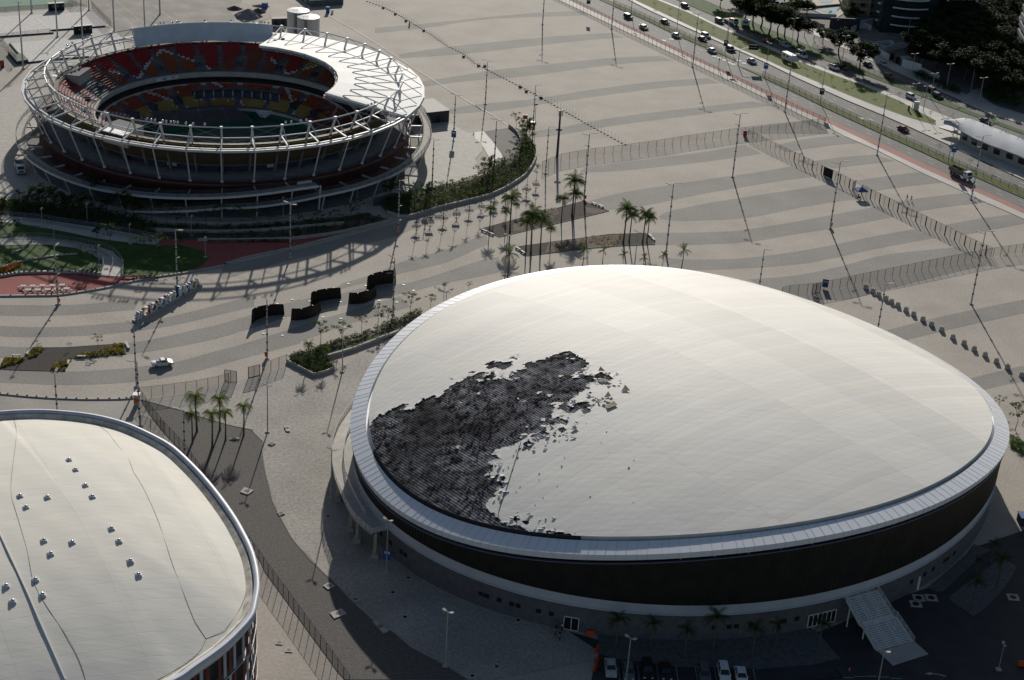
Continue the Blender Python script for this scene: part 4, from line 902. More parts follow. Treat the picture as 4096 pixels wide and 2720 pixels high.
mb.add([sl_(-15.5, -1, 0), sl_(16, -1, 0), sl_(16, 6.6, 0), sl_(-15.5, 6.6, 0), sl_(-15.5, -1, .7), sl_(16, -1, .7), sl_(11.4, 6.6, 3.3), sl_(-13.5, 6.6, 3.3)], [(1, 2, 6, 5), (0, 4, 7, 3)])
mb.build('temporary_stand', M_CONCD, ten)
MB().bar(sl_(-16, -1.3, .75), sl_(16.6, -1.3, .75), .15, 1.5).bar(sl_(16.6, -1.3, .75), sl_(16.2, 6.5, 1.2), .15, 1.5).build('stand_padding', M_GREENW, ten)
# seats
SEATC = {'red': (.30, .020, .022), 'orange': (.30, .075, .025), 'brick': (.23, .055, .032), 'yellow': (.38, .27, .08), 'ochre': (.32, .19, .05), 'white': (.50, .52, .56), 'grey': (.10, .10, .11)}
SM = {k: mat(k + '_seat', v, .55) for k, v in SEATC.items()}; SMI = list(SM)
def seatgeo(mb, p, a, c, w_=.46):
    cs, sn = math.cos(a), math.sin(a)
    def T(x, y, z): return (p[0] + x * cs - y * sn, p[1] + x * sn + y * cs, p[2] + z)
    h = w_ / 2; mi = SMI.index(c)
    mb.add([T(-.24, -h, .42), T(.2, -h, .42), T(.2, h, .42), T(-.24, h, .42), T(.26, -h, .86), T(.26, h, .86), T(-.24, -h, .3), T(-.24, h, .3)], [(0, 1, 2, 3), (1, 4, 5, 2), (6, 0, 3, 7)], mi)
def seatcol(a, r, lower):
    t = (math.sin(R(a) * 7 + 1.3) + math.sin(R(a) * 3.1 + .4) * .8 + (.9 if r > 43 else 0)) if not lower else math.sin(R(a) * 5 + 2) * .9
    am = a % 360
    if not lower:
        s = (am % 36) / 36; k = (r - 38) / 10.2
        tri = abs(s - .5) * 2
        if k < .82 and abs(k - (.82 - tri * .8)) < .045 and am > 60 and (int(am / 36) % 2 or s < .3): return 'white'
        if k < .82 - tri * .8: return 'orange' if (int(am / 36) % 2) else 'brick'
        if 40 < am < 66: return 'yellow' if k < .8 else 'ochre'
        if am < 40: return 'orange' if random.random() < .8 else 'brick'
        return 'red'
    s = am % 18 / 18
    if random.random() < .03: return 'white'
    if 24 < am < 44 and r < 30: return 'red'
    if abs((r - 27) / 9.6 - s) < .06 and int(am / 18) % 2: return 'white'
    return ('yellow' if t > -.2 else 'ochre') if r < 31.5 else ('orange' if random.random() < .75 else 'red')
mb = MB(); near_ = []
def rowseats(r, z, a0, a1, lower, gap):
    n = int(R(a1 - a0) * r / .56)
    for i in range(n):
        a = a0 + (a1 - a0) * (i + .5) / n; d = (a - 4.5) % 18; d = min(d, 18 - d) * R(1) * r
        if d < gap: continue
        if not lower and abs(((a) % 18) - 13.5) * R(1) * r < .65: continue
        if not lower and (168 < a % 360 < 178): continue
        p = P(r, a, z); c = seatcol(a, r, lower); near_.append((p, R(a), c, a))
for k in range(13): rowseats(38 + 10.2 * (k + .55) / 13, 10.6 + 5.9 * (k + 1) / 13, -33, 215, False, 1.7 if k < 7 else .6)
for k in range(11): rowseats(27 + 9.6 * (k + .55) / 11, 2.5 + 4.5 * (k + 1) / 11, 120, 218, True, 1.2); rowseats(27 + 9.6 * (k + .55) / 11, 2.5 + 4.5 * (k + 1) / 11, -30, 70, True, 1.2)
for k in range(3): rowseats(34 + 2.5 * (k + .55) / 3, 6.2 + .8 * (k + 1) / 3, 70, 120, True, 1.0)
for k in range(4): rowseats(27 + 3.2 * (k + .55) / 4, 2.5 + 1.4 * (k + 1) / 4, 70, 120, True, .8)
for k in range(NR_):
    for i in range(52):
        u_ = -15 + i * .58
        if u_ > 15.5 - k * .6 or i % 13 == 12: continue
        near_.append((sl_(u_, -.55 + k * .85, .7 + k * .33), R(25 + 90), 'grey', 100))
vis = sorted(range(len(near_)), key=lambda i: (near_[i][0][1] - (8 if near_[i][2] == 'white' else 0) - (1000 if 95 < near_[i][3] < 125 and 40 < math.hypot(*near_[i][0][:2]) < 45 else 0)))
own = set(vis[:100])
for i, (p, a, c, _) in enumerate(near_):
    if i in own: continue
    seatgeo(mb, p, a, c)
o = mb.build('seat_rows', [SM[k] for k in SMI], ten); o['kind'] = 'stuff'
one = {}
for i in own:
    p, a, c, _ = near_[i]
    if c not in one: t_ = MB(); seatgeo(t_, (0, 0, 0), 0, c); t_.m = [0] * len(t_.f); one[c] = t_.mesh('seat', SM[c])
    o = bpy.data.objects.new('seat', one[c]); COL.objects.link(o); o.parent = ten; o.location = p; o.rotation_euler = (0, 0, a)
# banners
for cr, x, y, z, w_, m_, a, r_ in ((cA, 1525, 712, 9.9, 8.2, M_WHITE, None, 37.45), (cA, 1590, 1058, 1.9, 5.5, M_WHITE, None, 26.8), (cB, 558, 925, 5.4, 6.2, M_BLUE, None, 34.4), (cB, 1090, 980, 7.2, 5.0, M_WHITE, None, 36.2)):
    q = cr.p(x, y, z); a = math.atan2(q[1] - TC[1], q[0] - TC[0]); r2 = r_
    mb = MB().box((0, 0, 0), (.08, w_, 1.0)); mb.box((-.06, w_ * .12, 0), (.02, w_ * .18, .35), mi=1); mb.box((-.06, -w_ * .22, 0), (.02, w_ * .14, .3), mi=1)
    o = mb.build('banner', [m_, M_BLUE if m_ is M_WHITE else M_WHITE], ten, loc=(r2 * math.cos(a), r2 * math.sin(a), z)); o.rotation_euler = (0, 0, a)
q = cB.p(366, 1040, 1.8); x, y = q[0] - TC[0], q[1] - TC[1]; MB().add([(x - 3.2, y - .3, 2.8), (x + 3.0, y - .8, 2.8), (x + .4, y - .6, .3), (x - 1.4, y - .5, .4)], [(0, 3, 2, 1)]).build('sponsor_sheet', mat('printed_sheet', (.6, .6, .62), .8, .3, 2.), ten)
# ramps round the outside
def interp(tab, a):
    for (a0, z0), (a1, z1) in zip(tab, tab[1:]):
        if a <= a1: return lerp(z0, z1, max(0, (a - a0) / (a1 - a0)))
    return tab[-1][1]
T1 = [(-215, 6.2), (-180, 5.0), (-165, 4.8), (-140, 4.9), (-116, 5.0), (-99, 5.7), (-81, 6.8), (-64, 8.0), (-56, 8.1)]
T2 = [(-106, .6), (-92, 2.4), (-81, 3.8), (-72, 4.0), (-63, 4.6), (-55, 5.2), (-30, 5.4), (-22, 5.7), (0, 6.6), (20, 7.6), (150, 7.6)]
for nm, tab, a0, a1 in (('ramp', T1, -215, -56), ('ramp', T2, -106, 150)):
    n = round((a1 - a0) / 3); AA = [lerp(a0, a1, i / n) for i in range(n + 1)]
    mb = MB().loft([[P(57.2, a, interp(tab, a)) for a in AA], [P(59.75, a, interp(tab, a)) for a in AA]], False); mb.loft([[P(59.75, a, interp(tab, a) + .06) for a in AA], [P(59.8, a, interp(tab, a) - .55) for a in AA], [P(59.4, a, interp(tab, a) - .55) for a in AA]], False, 1)
    mb.loft([[P(57.2, a, interp(tab, a) - .4) for a in AA], [P(57.2, a, interp(tab, a) + .05) for a in AA]], False, 1)
    mb.build(nm, [M_CONC, M_WHITES], ten)
    for r_ in (59.6, 57.3): ringrail('ramp_railing', r_, lambda a: interp(tab, a), a0, a1, 1.1, 3.0, M_DARK)
for i in range(40):
    a = -207 + i * 9
    tab = T1 if a < -56 else T2
    if a > 148: continue
    z = interp(tab, a)
    MB().bar(P(53, a, z - .35), P(59.5, a, z - .35), .35, .4).build('ramp_bracket', M_WHITES, ten)
    MB().tube(P(59.3, a, z - .6), P(57.6, a, .1), .19, .19, 8).build('ramp_column', M_WHITES, ten)
mb = MB().bar(P(59.9, -56, 8.0), P(59.9, -63, 8.0), .45, .5).tube(P(60.1, -55.6, 8.2), P(58.6, -55.4, 0), .22, n=8); mb.bar(P(57.5, -57, 8.6), P(57.5, -61, 8.6), .5, .7); mb.build('ramp_end_frame', M_WHITES, ten)
# ================================================================ PLANT BUILDERS
def leafblob(mb, c, r, n, s, flat=1., mi=0):
    for _ in range(n):
        t = random.uniform(0, 6.283); ph_ = math.acos(random.uniform(-1, 1)); q = r * random.uniform(.35, 1) 
        x, y, z = c[0] + q * math.sin(ph_) * math.cos(t), c[1] + q * math.sin(ph_) * math.sin(t), c[2] + q * math.cos(ph_) * flat
        k = s * random.uniform(.6, 1.4); a = random.uniform(0, 6.283); b = random.uniform(-.9, .9)
        ux_ = Vector((math.cos(a), math.sin(a), b * .5)) * k; vx_ = Vector((-math.sin(a) * .6, math.cos(a) * .6, random.uniform(-.6, .6))) * k
        p = Vector((x, y, z)); mb.add([p - ux_, p - vx_ * .6, p + ux_, p + vx_ * .6], [(0, 1, 2, 3)], mi)
def tree(name, h, cr_, nblob, nleaf, s, leaf, seed, flat=.75, low=.45, trunk_r=.22, gap=1.):
    random.seed(seed); root = thing(name, '', 'tree'); tb = MB(); cb = MB(); top = h * low
    tb.path([(0, 0, 0), (.05 * h * random.uniform(-.5, .5), .03 * h, top * .6), (.03 * h, 0, top)], 0, 7, rs=[trunk_r, trunk_r * .75, trunk_r * .6])
    for k in range(nblob):
        a = k * 2.4 + random.uniform(-.4, .4); q = cr_ * math.sqrt((k + .5) / nblob) * gap; z = top + (h - top) * (random.uniform(.15, .95) if k else .8) * (1 - .35 * (q / cr_) ** 2)
        p = (q * math.cos(a), q * math.sin(a), z); tb.path([(.03 * h, 0, top * .92), (p[0] * .5, p[1] * .5, lerp(top, z, .6)), (p[0], p[1], z - .1)], 0, 5, rs=[trunk_r * .45, trunk_r * .28, trunk_r * .1])
        leafblob(cb, p, cr_ * random.uniform(.26, .42), nleaf, s, flat)
    tb.build('trunk', M_TRUNK, root); cb.build('crown', leaf, root); return root
def palm(name, h, nf, L_, leaf, seed, droop=1., tr=.16, wid=.5):
    random.seed(seed); root = thing(name, '', 'palm tree'); tb = MB(); cb = MB()
    tb.path([(0, 0, 0), (.06, .03, h * .3), (.12, .05, h * .7), (.1, .04, h)], 0, 7, rs=[tr * 1.5, tr * 1.05, tr * .9, tr * .8])
    tb.tube((.1, .04, h), (.1, .04, h + .5), tr * .9, tr * .5, 6, 1)
    for k in range(nf):
        a = k * 2.399 + random.uniform(-.2, .2); el = R(random.choice((70, 50, 35, 20, 5)) + random.uniform(-8, 8)); p = Vector((.1, .04, h + .3)); d = Vector((math.cos(a) * math.cos(el), math.sin(a) * math.cos(el), math.sin(el))); N_ = 9; pts_ = [p.copy()]
        for i in range(N_):
            p = p + d * L_ / N_; pts_.append(p.copy()); d.z -= .26 * droop * (.5 + i / N_); d.normalize()
        for i in range(N_):
            a_, b_ = pts_[i], pts_[i + 1]; t = (b_ - a_).normalized(); sd_ = t.cross(Vector((0, 0, 1))).normalized() if abs(t.z) < .99 else Vector((1, 0, 0)); w_ = wid * math.sin(math.pi * min(1, (i + 1.2) / (N_ + .6))) + .08
            for sgn in (-1, 1):
                for f_ in (0, .33, .66):
                    m0 = a_.lerp(b_, f_); m1_ = a_.lerp(b_, f_ + .24); tip_ = m0 + sd_ * sgn * w_ + t * .22 * L_ / 3 + Vector((0, 0, -.55 * w_ * droop)); cb.add([m0, m1_, tip_], [(0, 1, 2)])
    tb.build('trunk', [M_PTRUNK, leaf], root); cb.build('fronds', leaf, root); return root
def thicket(name, pts_, n, r, s, nl, mats_, z=.1, hh=.5, label=None):
    xs = [p[0] for p in pts_]; ys = [p[1] for p in pts_]; mb = MB(); k = 0; g_ = 0
    while k < n and g_ < n * 60:
        g_ += 1; x = random.uniform(min(xs), max(xs)); y = random.uniform(min(ys), max(ys))
        if not inside(pts_, x, y): continue
        k += 1; leafblob(mb, (x, y, z + hh * random.uniform(.4, 1.1)), r * random.uniform(.6, 1.3), nl, s, .8, random.randrange(len(mats_)))
    o = mb.build(name, mats_); o['kind'] = 'stuff'
    if label: o['label'] = label
    return o
def hgt(bx, by, ty):
    X_, Y_ = G(bx, by); lo, hi = 0, 90
    for _ in range(30):
        m = (lo + hi) / 2
        if PJ(X_, Y_, m)[1] > ty: lo = m
        else: hi = m
    return lo
# ================================================================ GARDEN BELOW THE STADIUM
red = cZ1([(-200, 1430), (0, 1425), (400, 1420), (600, 1415), (800, 1390), (1100, 1340), (1400, 1270), (1700, 1215), (1900, 1188), (2352, 1105)]) + cZ2([(130, 1090), (400, 1010), (800, 930), (1200, 825), (1500, 748), (1700, 700)])
redu = cZ1([(-200, 1240), (0, 1225), (200, 1195), (840, 1185), (1040, 1215), (1280, 1226), (1600, 1226), (1850, 1195), (2100, 1112), (2195, 1030), (2100, 940), (1900, 898), (1650, 895), (1680, 830), (2050, 840), (2280, 850)]) + cZ2([(250, 855), (800, 838), (1200, 792), (1500, 745)])
sheet('red_paving', red + list(reversed(redu)), .125, M_RED)
sheet('lawn', cZ1([(1290, 1050), (1400, 990), (1640, 905), (1900, 905), (2100, 950), (2188, 1030), (2100, 1108), (1850, 1187), (1600, 1220), (1290, 1220)]), .20, M_GRASS)
sheet('lawn', cZ1([(-200, 900), (60, 905), (300, 897), (550, 900), (800, 935), (950, 995), (1060, 1060), (1055, 1170), (830, 1170), (200, 1180), (0, 1200), (-200, 1220)]), .20, M_GRASS)
sheet('lawn', cZ1([(-200, 640), (0, 655), (250, 685), (700, 765), (1000, 830), (1300, 870), (1640, 898), (1400, 990), (1290, 1050), (1180, 960), (1000, 900), (700, 850), (400, 810), (-200, 830)]), .18, M_GRASS)
sheet('path', cZ1([(-200, 835), (0, 822), (400, 812), (700, 850), (1000, 902), (1180, 962), (1270, 1060), (1290, 1140), (1262, 1228), (1045, 1216), (1080, 1120), (1060, 1050), (950, 990), (800, 930), (550, 895), (300, 892), (60, 900), (-200, 912)]), .23, M_SIDE)
sheet('path', cZ1([(-200, 570), (0, 585), (400, 620), (800, 680), (1200, 740), (1680, 830), (1650, 895), (1300, 865), (1000, 825), (700, 760), (400, 700), (250, 680), (0, 652), (-200, 640)]), .21, M_SIDE)
sheet('planting_bed', cZ1([(-300, 400), (0, 440), (400, 440), (700, 470), (950, 510), (1500, 640), (2352, 660)]) + cZ2([(800, 640), (1350, 600), (1600, 560), (1870, 640), (1500, 735), (1200, 785), (800, 830), (250, 848)]) + cZ1([(2250, 845), (2050, 835), (1680, 825), (1200, 735), (800, 675), (400, 615), (0, 580), (-300, 555)]), .16, M_SOIL)
sheet('planting_bed', cZ2([(1830, 560), (2030, 602), (2352, 512)]) + cH([(0, 425), (150, 382), (300, 308), (430, 218), (500, 122), (522, 50), (520, 0)]) + cC([(500, 1260), (470, 1200), (440, 1150), (380, 1110), (300, 1088), (375, 1180), (395, 1240), (380, 1310), (300, 1400), (270, 1440)]) + cH([(250, 80), (150, 170), (0, 250)]) + cZ2([(2200, 330), (1900, 380), (1750, 470)]), .18, M_SOIL)
def lowwall(cr, pts_, label, h=.7, th=.35, m=None, name='garden_wall', k=5):
    q = spline(cr(pts_), k); o = MB().wall(q, 0, h, th).build(name, m or M_CONC); tag(o, label, 'wall'); return o
kb = spline(red[1:], 3); kerb(kb, .55, 0, .32, M_CONC)
lowwall(cZ1, [(-200, 1235), (0, 1222), (200, 1192), (500, 1182), (840, 1185)], 'long curved pale kerb wall between the lit lawn and the red paving', .6, .8)
lowwall(cZ1, [(840, 1180), (1040, 1210)], 'straight pale block seat wall at the right tip of the lit lawn', .9, 1.0)
lowwall(cZ1, [(-200, 1175), (0, 1142), (150, 1090), (300, 1055), (570, 1012), (800, 992)], 'thin curved retaining wall crossing the lit lawn', .5, .5)
lowwall(cZ1, [(130, 985), (240, 940)], 'short straight bench wall on the lit lawn at the left', .5, .5)
lowwall(cZ2, [(-150, 852), (250, 852), (800, 838), (1200, 792), (1500, 735), (1870, 648)], 'outer pale planter wall rising above the red paving', .9, .35)
lowwall(cZ2, [(-700, 740), (-200, 765), (300, 765), (800, 730), (1370, 678)], 'middle pale planter wall among dark shrubs before the stadium', 1.0, .3)
lowwall(cZ2, [(-700, 660), (-200, 690), (300, 692), (800, 660), (1300, 612)], 'upper pale planter wall nearest the stadium columns', 1.2, .3)
q = cZ2([(1830, 562), (2030, 606), (2352, 516)]) + cH([(0, 432), (150, 388), (300, 314), (430, 224), (500, 127), (526, 55), (524, 0)]) + cC([(506, 1262), (478, 1205)])
tag(MB().wall(spline(q, 4), 0, .9, .4).build('planter_wall', M_CONC), 'long curving pale planter wall round the hedge right of the stadium', 'wall')
q = cC([(292, 1088), (360, 1150), (392, 1225), (385, 1300)]); tag(MB().wall(spline(q, 4), 0, 1.0, .35).build('planter_wall', M_CONC), 'short curved inner wall between the hedge and the sloping asphalt', 'wall')
q = cZ2([(1690, 480), (1900, 420)]); tag(MB().wall(q, 0, 2.2, .5).build('plinth_wall', M_WALLB), 'blue grey service block at the left end of the tall hedge', 'wall')
for i, x in enumerate((45, 210, 365, 495, 615, 738)):
    a = cZ2.p(x, 842); b = cZ2.p(x + 40, 842); tag(MB().box((0, 0, .45), (4.2, .8, .12)).box((-1.6, 0, .2), (.2, .6, .4)).box((1.6, 0, .2), (.2, .6, .4)).build('bench', mat('bench_wood', (.10, .065, .04), .8, .2, 2), loc=(a[0], a[1] - 1, .12)), '%s dark timber bench from the left along the outer planter wall' % ORD[i], 'bench', 'timber benches along the planter wall').rotation_euler = (0, 0, math.atan2(b[1] - a[1], b[0] - a[0]))
for i, (x, y) in enumerate(((1370, 1222), (1480, 1220), (1590, 1218))):
    a = cZ1.p(x, y); tag(MB().box((0, 0, .45), (4.0, .8, .12)).box((-1.6, 0, .2), (.2, .6, .4)).box((1.6, 0, .2), (.2, .6, .4)).build('bench', MATS['bench_wood'], loc=(a[0], a[1] - .8, .12)), '%s dark timber bench from the left at the foot of the tear-shaped lawn' % ORD[i], 'bench', 'timber benches by the tear-shaped lawn')
def prail(label, cr, pts_):
    o = thing('path_railing', label, 'railing', (0, 0, 0)); q = [(a, b, .22) for a, b in spline(cr(pts_), 4)]; railing(q, 'rail', o, M_GALV, 1.1, 2.0, t=.035)
    mb = MB()
prail('steel railing on the outer edge of the lower curved path', cZ1, [(-100, 826), (400, 812), (700, 850), (1000, 902), (1180, 962), (1270, 1060), (1290, 1140), (1268, 1210)])
prail('steel railing down the middle of the lower curved path', cZ1, [(120, 855), (400, 850), (700, 885), (1000, 955), (1140, 1035)])
prail('short curved handrail at the foot of the lower path', cZ1, [(1165, 1040), (1185, 1110), (1145, 1205)])
prail('steel railing on the inner edge of the lower path near its foot', cZ1, [(950, 992), (1060, 1050), (1082, 1120), (1045, 1205)])
prail('steel railing on the far edge of the upper path', cZ1, [(-100, 575), (400, 618), (800, 678), (1200, 738), (1640, 822)])
prail('steel railing down the middle of the upper path', cZ1, [(240, 645), (560, 690), (900, 750), (1300, 812), (1650, 860)])
# shrubs
L2 = [M_LEAFD, M_LEAF]
thicket('shrub_bed', cZ1([(-200, 430), (400, 440), (900, 500), (1500, 640), (1640, 700), (1600, 800), (1200, 730), (800, 670), (400, 610), (-200, 560)]), 900, .9, .26, 12, L2, .2, 1.1, 'dense dark shrubs between the stadium and the upper path')
thicket('shrub_bed', cZ2([(-500, 770), (300, 772), (800, 738), (1370, 684), (1870, 645), (1500, 730), (1200, 780), (800, 825), (-500, 835)]), 420, .5, .2, 10, L2, .2, .5, 'low dark shrubs in the outer terrace planter')
thicket('shrub_bed', cZ2([(-600, 690), (300, 700), (800, 668), (1300, 618), (1620, 575), (1860, 640), (1370, 672), (800, 722), (-600, 745)]), 420, .6, .2, 10, L2, .2, .7, 'low dark shrubs in the middle terrace planter')
thicket('hedge', cZ2([(1830, 555), (2030, 595), (2352, 505)]) + cH([(0, 420), (150, 375), (300, 300), (420, 210), (490, 120), (510, 50), (508, 0)]) + cC([(490, 1260), (460, 1205), (420, 1150), (380, 1180), (400, 1240), (385, 1320), (300, 1410)]) + cH([(250, 90), (150, 180), (0, 260)]) + cZ2([(2200, 340), (1900, 400), (1770, 475)]), 1500, .95, .24, 14, L2 + [M_LEAF], .2, 1.4, 'tall leafy hedge curving round the right of the stadium')
thicket('flower_edging', cH([(0, 395), (150, 352), (260, 300), (270, 320), (150, 378), (0, 420)]), 90, .4, .16, 8, [M_ORNL, M_LEAF], .2, .4, 'orange edging plants along the curving planter')
thicket('flower_bed', cZ1([(-100, 1160), (0, 1150), (150, 1100), (260, 1090), (150, 1150), (100, 1185), (0, 1195), (-100, 1200)]), 260, .45, .16, 9, [M_ORNL], .2, .4, 'rust orange flower bed at the left end of the lit lawn')
# dark triangular bed right of the fence and beds with palms
tri = cJ([(1300, 625), (1700, 735), (1820, 775), (2130, 865), (2330, 905)]) + cM([(115, 40), (150, 130), (420, 0)])[:0] + cK([(350, 1015), (345, 1120), (370, 1280), (440, 1568)]) + cM([(470, 100), (590, 320), (740, 500), (940, 690), (1120, 880), (1300, 1040), (1470, 1140), (1640, 1280), (1900, 1420), (2150, 1568), (1060, 1568)]) + cM([(985, 1485), (882, 1340), (742, 1150), (608, 965), (478, 785), (352, 615), (310, 520)]) + cJ([(1700, 1120), (1605, 1025), (1520, 935), (1440, 835), (1375, 750)])
sheet('gravel_bed', tri, .10, M_GRAVEL)
kerb(cJ([(1300, 622), (1700, 732), (1820, 772), (2130, 862), (2330, 902)]) + cK([(250, 910), (350, 1012), (345, 1120), (370, 1280), (440, 1568)]) + cM([(470, 100), (590, 320), (740, 500), (940, 690), (1120, 880), (1300, 1040)]), .18, 0, .16, M_KERBD)
sheet('forecourt', cT([(1105, 885), (1342, 852), (1800, 765), (2258, 616)]) + cK([(820, 402), (1008, 350), (1500, 60)]) + [VC, (60, 235)] + cM([(2341, 1568), (2150, 1568), (1470, 1140), (940, 690), (590, 320), (470, 100)]) + cK([(370, 1280), (345, 1120), (350, 1012), (250, 910)]) + cJ([(1820, 772), (1300, 622)]), .05, paving('forecourt_setts', (.36, .335, .30), .2, .12))
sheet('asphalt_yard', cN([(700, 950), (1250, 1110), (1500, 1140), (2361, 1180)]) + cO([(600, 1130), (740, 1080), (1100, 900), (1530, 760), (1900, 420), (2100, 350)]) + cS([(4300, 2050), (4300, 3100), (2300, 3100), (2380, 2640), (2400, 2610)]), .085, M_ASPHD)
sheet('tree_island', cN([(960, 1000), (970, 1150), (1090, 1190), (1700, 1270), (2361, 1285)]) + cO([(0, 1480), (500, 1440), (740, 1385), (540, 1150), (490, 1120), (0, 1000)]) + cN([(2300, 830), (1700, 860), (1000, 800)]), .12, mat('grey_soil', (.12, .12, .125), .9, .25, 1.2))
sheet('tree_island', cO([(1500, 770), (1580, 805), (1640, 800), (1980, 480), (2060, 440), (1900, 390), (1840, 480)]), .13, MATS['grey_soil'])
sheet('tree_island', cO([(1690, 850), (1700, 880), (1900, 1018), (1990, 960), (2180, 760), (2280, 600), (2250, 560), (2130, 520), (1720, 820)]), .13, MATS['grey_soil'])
for cr, pts_ in ((cM, [(865, 742), (925, 710), (972, 745), (910, 778)]), (cM, [(1105, 855), (1160, 838), (1197, 872), (1145, 893)]), (cM, [(925, 985), (1030, 945), (1075, 990), (965, 1035)]), (cM, [(1305, 1060), (1335, 1050), (1450, 1140), (1400, 1165)]), (cJ, [(2215, 1480), (2255, 1435), (2340, 1465), (2285, 1505)]), (cM, [(460, 95), (500, 90), (530, 105), (480, 125)]), (cK, [(395, 1035), (420, 1015), (465, 1030), (432, 1048)]), (cK, [(545, 880), (545, 865), (605, 870), (598, 920), (565, 918)]), (cJ, [(2118, 985), (2210, 976), (2212, 992), (2118, 995)])):
    q = cr(pts_); cx_, cy_ = sum(p[0] for p in q) / len(q), sum(p[1] for p in q) / len(q)
    o = MB().prism([(x - cx_, y - cy_) for x, y in q], 0, .2).tube((0, 0, .2), (0, 0, .215), .45, .45, 12, 1).build('manhole_slab', [M_CONC, M_CONCD], loc=(cx_, cy_, .06)); SL = globals().setdefault('SLABS', []); SL.append(o)
for o, l in zip(SLABS, ('small pale slab at the dark bed edge, upper of two in the shade', 'small pale slab at the dark bed edge, lower of two in the shade', 'largest pale slab on the dark gravel, straddling the shade edge', 'long pointed pale slab on the shaded kerb', 'white slab with a round lid on the dark gravel near the palms', 'worn round slab at the kerb left of the walkway shadow', 'diamond slab with round lid on the pale forecourt', 'reddish square slab on the forecourt by the walkway', 'narrow white strip slab lying below the palms')): tag(o, l, 'slab')
# covers on the bottom yard
for i, (cr, x, y) in enumerate(((cM, 1482, 797), (cM, 1590, 1015), (cM, 2185, 1535), (cM, 1620, 668), (cM, 908, 124), (cM, 480, 1238), (cM, 565, 1305), (cO, 1425, 855), (cO, 1535, 855), (cO, 1400, 908), (cO, 2248, 850), (cN, 250, 852), (cN, 60, 1265))):
    p = cr.p(x, y); s = .9 if i not in (7, 8, 9, 10) else 1.6
    tag(MB().box((0, 0, .02), (s * 1.3, s * 1.3, .05)).tube((0, 0, .05), (0, 0, .06), s * .38, s * .38, 12, 1).build('manhole', [M_CONC, M_BLACK], loc=(p[0], p[1], .07)), ['round manhole nearest the twin-head lamp in the shaded yard', 'square drain cover beside the twin-head lamp in the yard', 'manhole at the bottom edge of the shaded yard', 'dark manhole close to the hall wall below the walkway', 'dark manhole under the walkway shadow edge', 'manhole on the lit lane beside the striped arena', 'tiny cover on the lit lane beside the striped arena', 'left one of the two white-framed covers by the hall wall', 'right one of the two white-framed covers by the hall wall', 'lower white-framed cover by the foot of the hall wall', 'lone white-framed cover right of the staircase', 'manhole beside the small windows of the hall', 'rusty cover with a cone at the bottom of the yard'][i], 'manhole')
for nm, cr, pts_, lb in (('a', cH, [(40, 680), (930, 438), (1150, 525), (210, 748)], 'long upper'), ('b', cH, [(352, 832), (1150, 725), (1470, 715), (1545, 812), (1100, 830), (450, 910)], 'curved lower')):
    sheet('mulch_bed', spline(cr(pts_) + cr(pts_[:1]), 1), .09, M_BARK); q = cr(pts_); kerb(q + q[:1], .12, 0, .14, M_DARK)
sheet('gravel_patch', cH([(560, 520), (700, 495), (720, 545), (670, 590), (560, 600)]), .10, M_SOIL); sheet('gravel_patch', cH([(330, 640), (420, 590), (540, 570), (530, 640), (420, 690), (330, 700)]), .10, M_SOIL); sheet('gravel_patch', cH([(950, 490), (1060, 510), (1130, 525), (1020, 550), (960, 545)]), .10, M_SOIL)
sheet('gravel_patch', cH([(640, 790), (950, 750), (1250, 730), (1200, 830), (950, 850), (600, 880)]), .10, M_SOIL)
thicket('bedding_plants', cH([(980, 745), (1260, 728), (1270, 770), (1190, 825), (1080, 820), (980, 790)]), 70, .35, .16, 9, [M_ORNL, M_BROM], .1, .35, 'orange bedding plants in the curved mulch bed')
thicket('bedding_plants', cH([(640, 800), (950, 760), (940, 840), (640, 870)]), 40, .35, .14, 8, [M_LEAFD], .1, .35, 'sparse dark plants in the curved mulch bed')
thicket('bedding_plants', cH([(560, 520), (700, 500), (700, 590), (560, 600)]), 25, .35, .14, 8, [M_LEAFD], .1, .35, 'sparse dark plants in the upper mulch bed')
bd = cJ([(0, 335), (45, 235), (235, 243), (300, 142), (600, 140), (900, 120), (1140, 103), (1165, 200), (830, 235), (640, 238), (600, 358), (330, 352), (100, 345)])
sheet('mulch_bed', bd, .08, M_BARK); kerb(bd + bd[:1], .12, 0, .12, M_DARK)
for pts_, n in (([(0, 330), (45, 240), (235, 245), (150, 290), (60, 315)], 150), ([(300, 145), (410, 145), (340, 220), (265, 240)], 90), ([(640, 238), (720, 210), (800, 190), (900, 180), (1040, 120), (1135, 108), (1155, 195), (830, 230), (700, 232), (640, 262), (600, 350), (470, 352), (480, 315), (560, 275)], 330)):
    thicket('bromeliads', cJ(pts_), n, .33, .17, 10, [M_BROM, M_BROM, M_LEAFY], .1, .32, 'yellow bedding plants edging the dark bed at the left')
hb = cK([(570, 268), (630, 215), (730, 200), (860, 140), (1060, 80), (1350, 0)]) + cF([(1560, 1470), (1800, 1380), (1815, 1400), (1700, 1480), (1640, 1530)]) + cK([(1640, -20), (1560, 40), (1200, 140), (900, 225), (1005, 345), (920, 378), (820, 400)])
sheet('planting_bed', hb, .10, M_SOIL)
thicket('shrub_bed', cK([(580, 262), (640, 215), (740, 205), (860, 150), (1060, 90), (1340, 10), (1380, 20), (1060, 120), (900, 190), (1000, 340), (915, 370), (825, 392)]), 520, .65, .2, 14, L2, .2, .8, 'dark green shrubs in the wedge planter by the dome')
thicket('shrub_bed', cF([(1560, 1470), (1800, 1375), (1812, 1395), (1690, 1470), (1560, 1530), (1300, 1600), (1290, 1580)]), 150, .65, .2, 12, [M_LEAF, M_LEAFD], .2, .8, 'green shrubs along the planter touching the dome rim')
sheet('grass_verge', cK([(1060, 130), (1500, 0), (1570, 0), (1180, 150), (1000, 200)]), .14, M_GRASS)
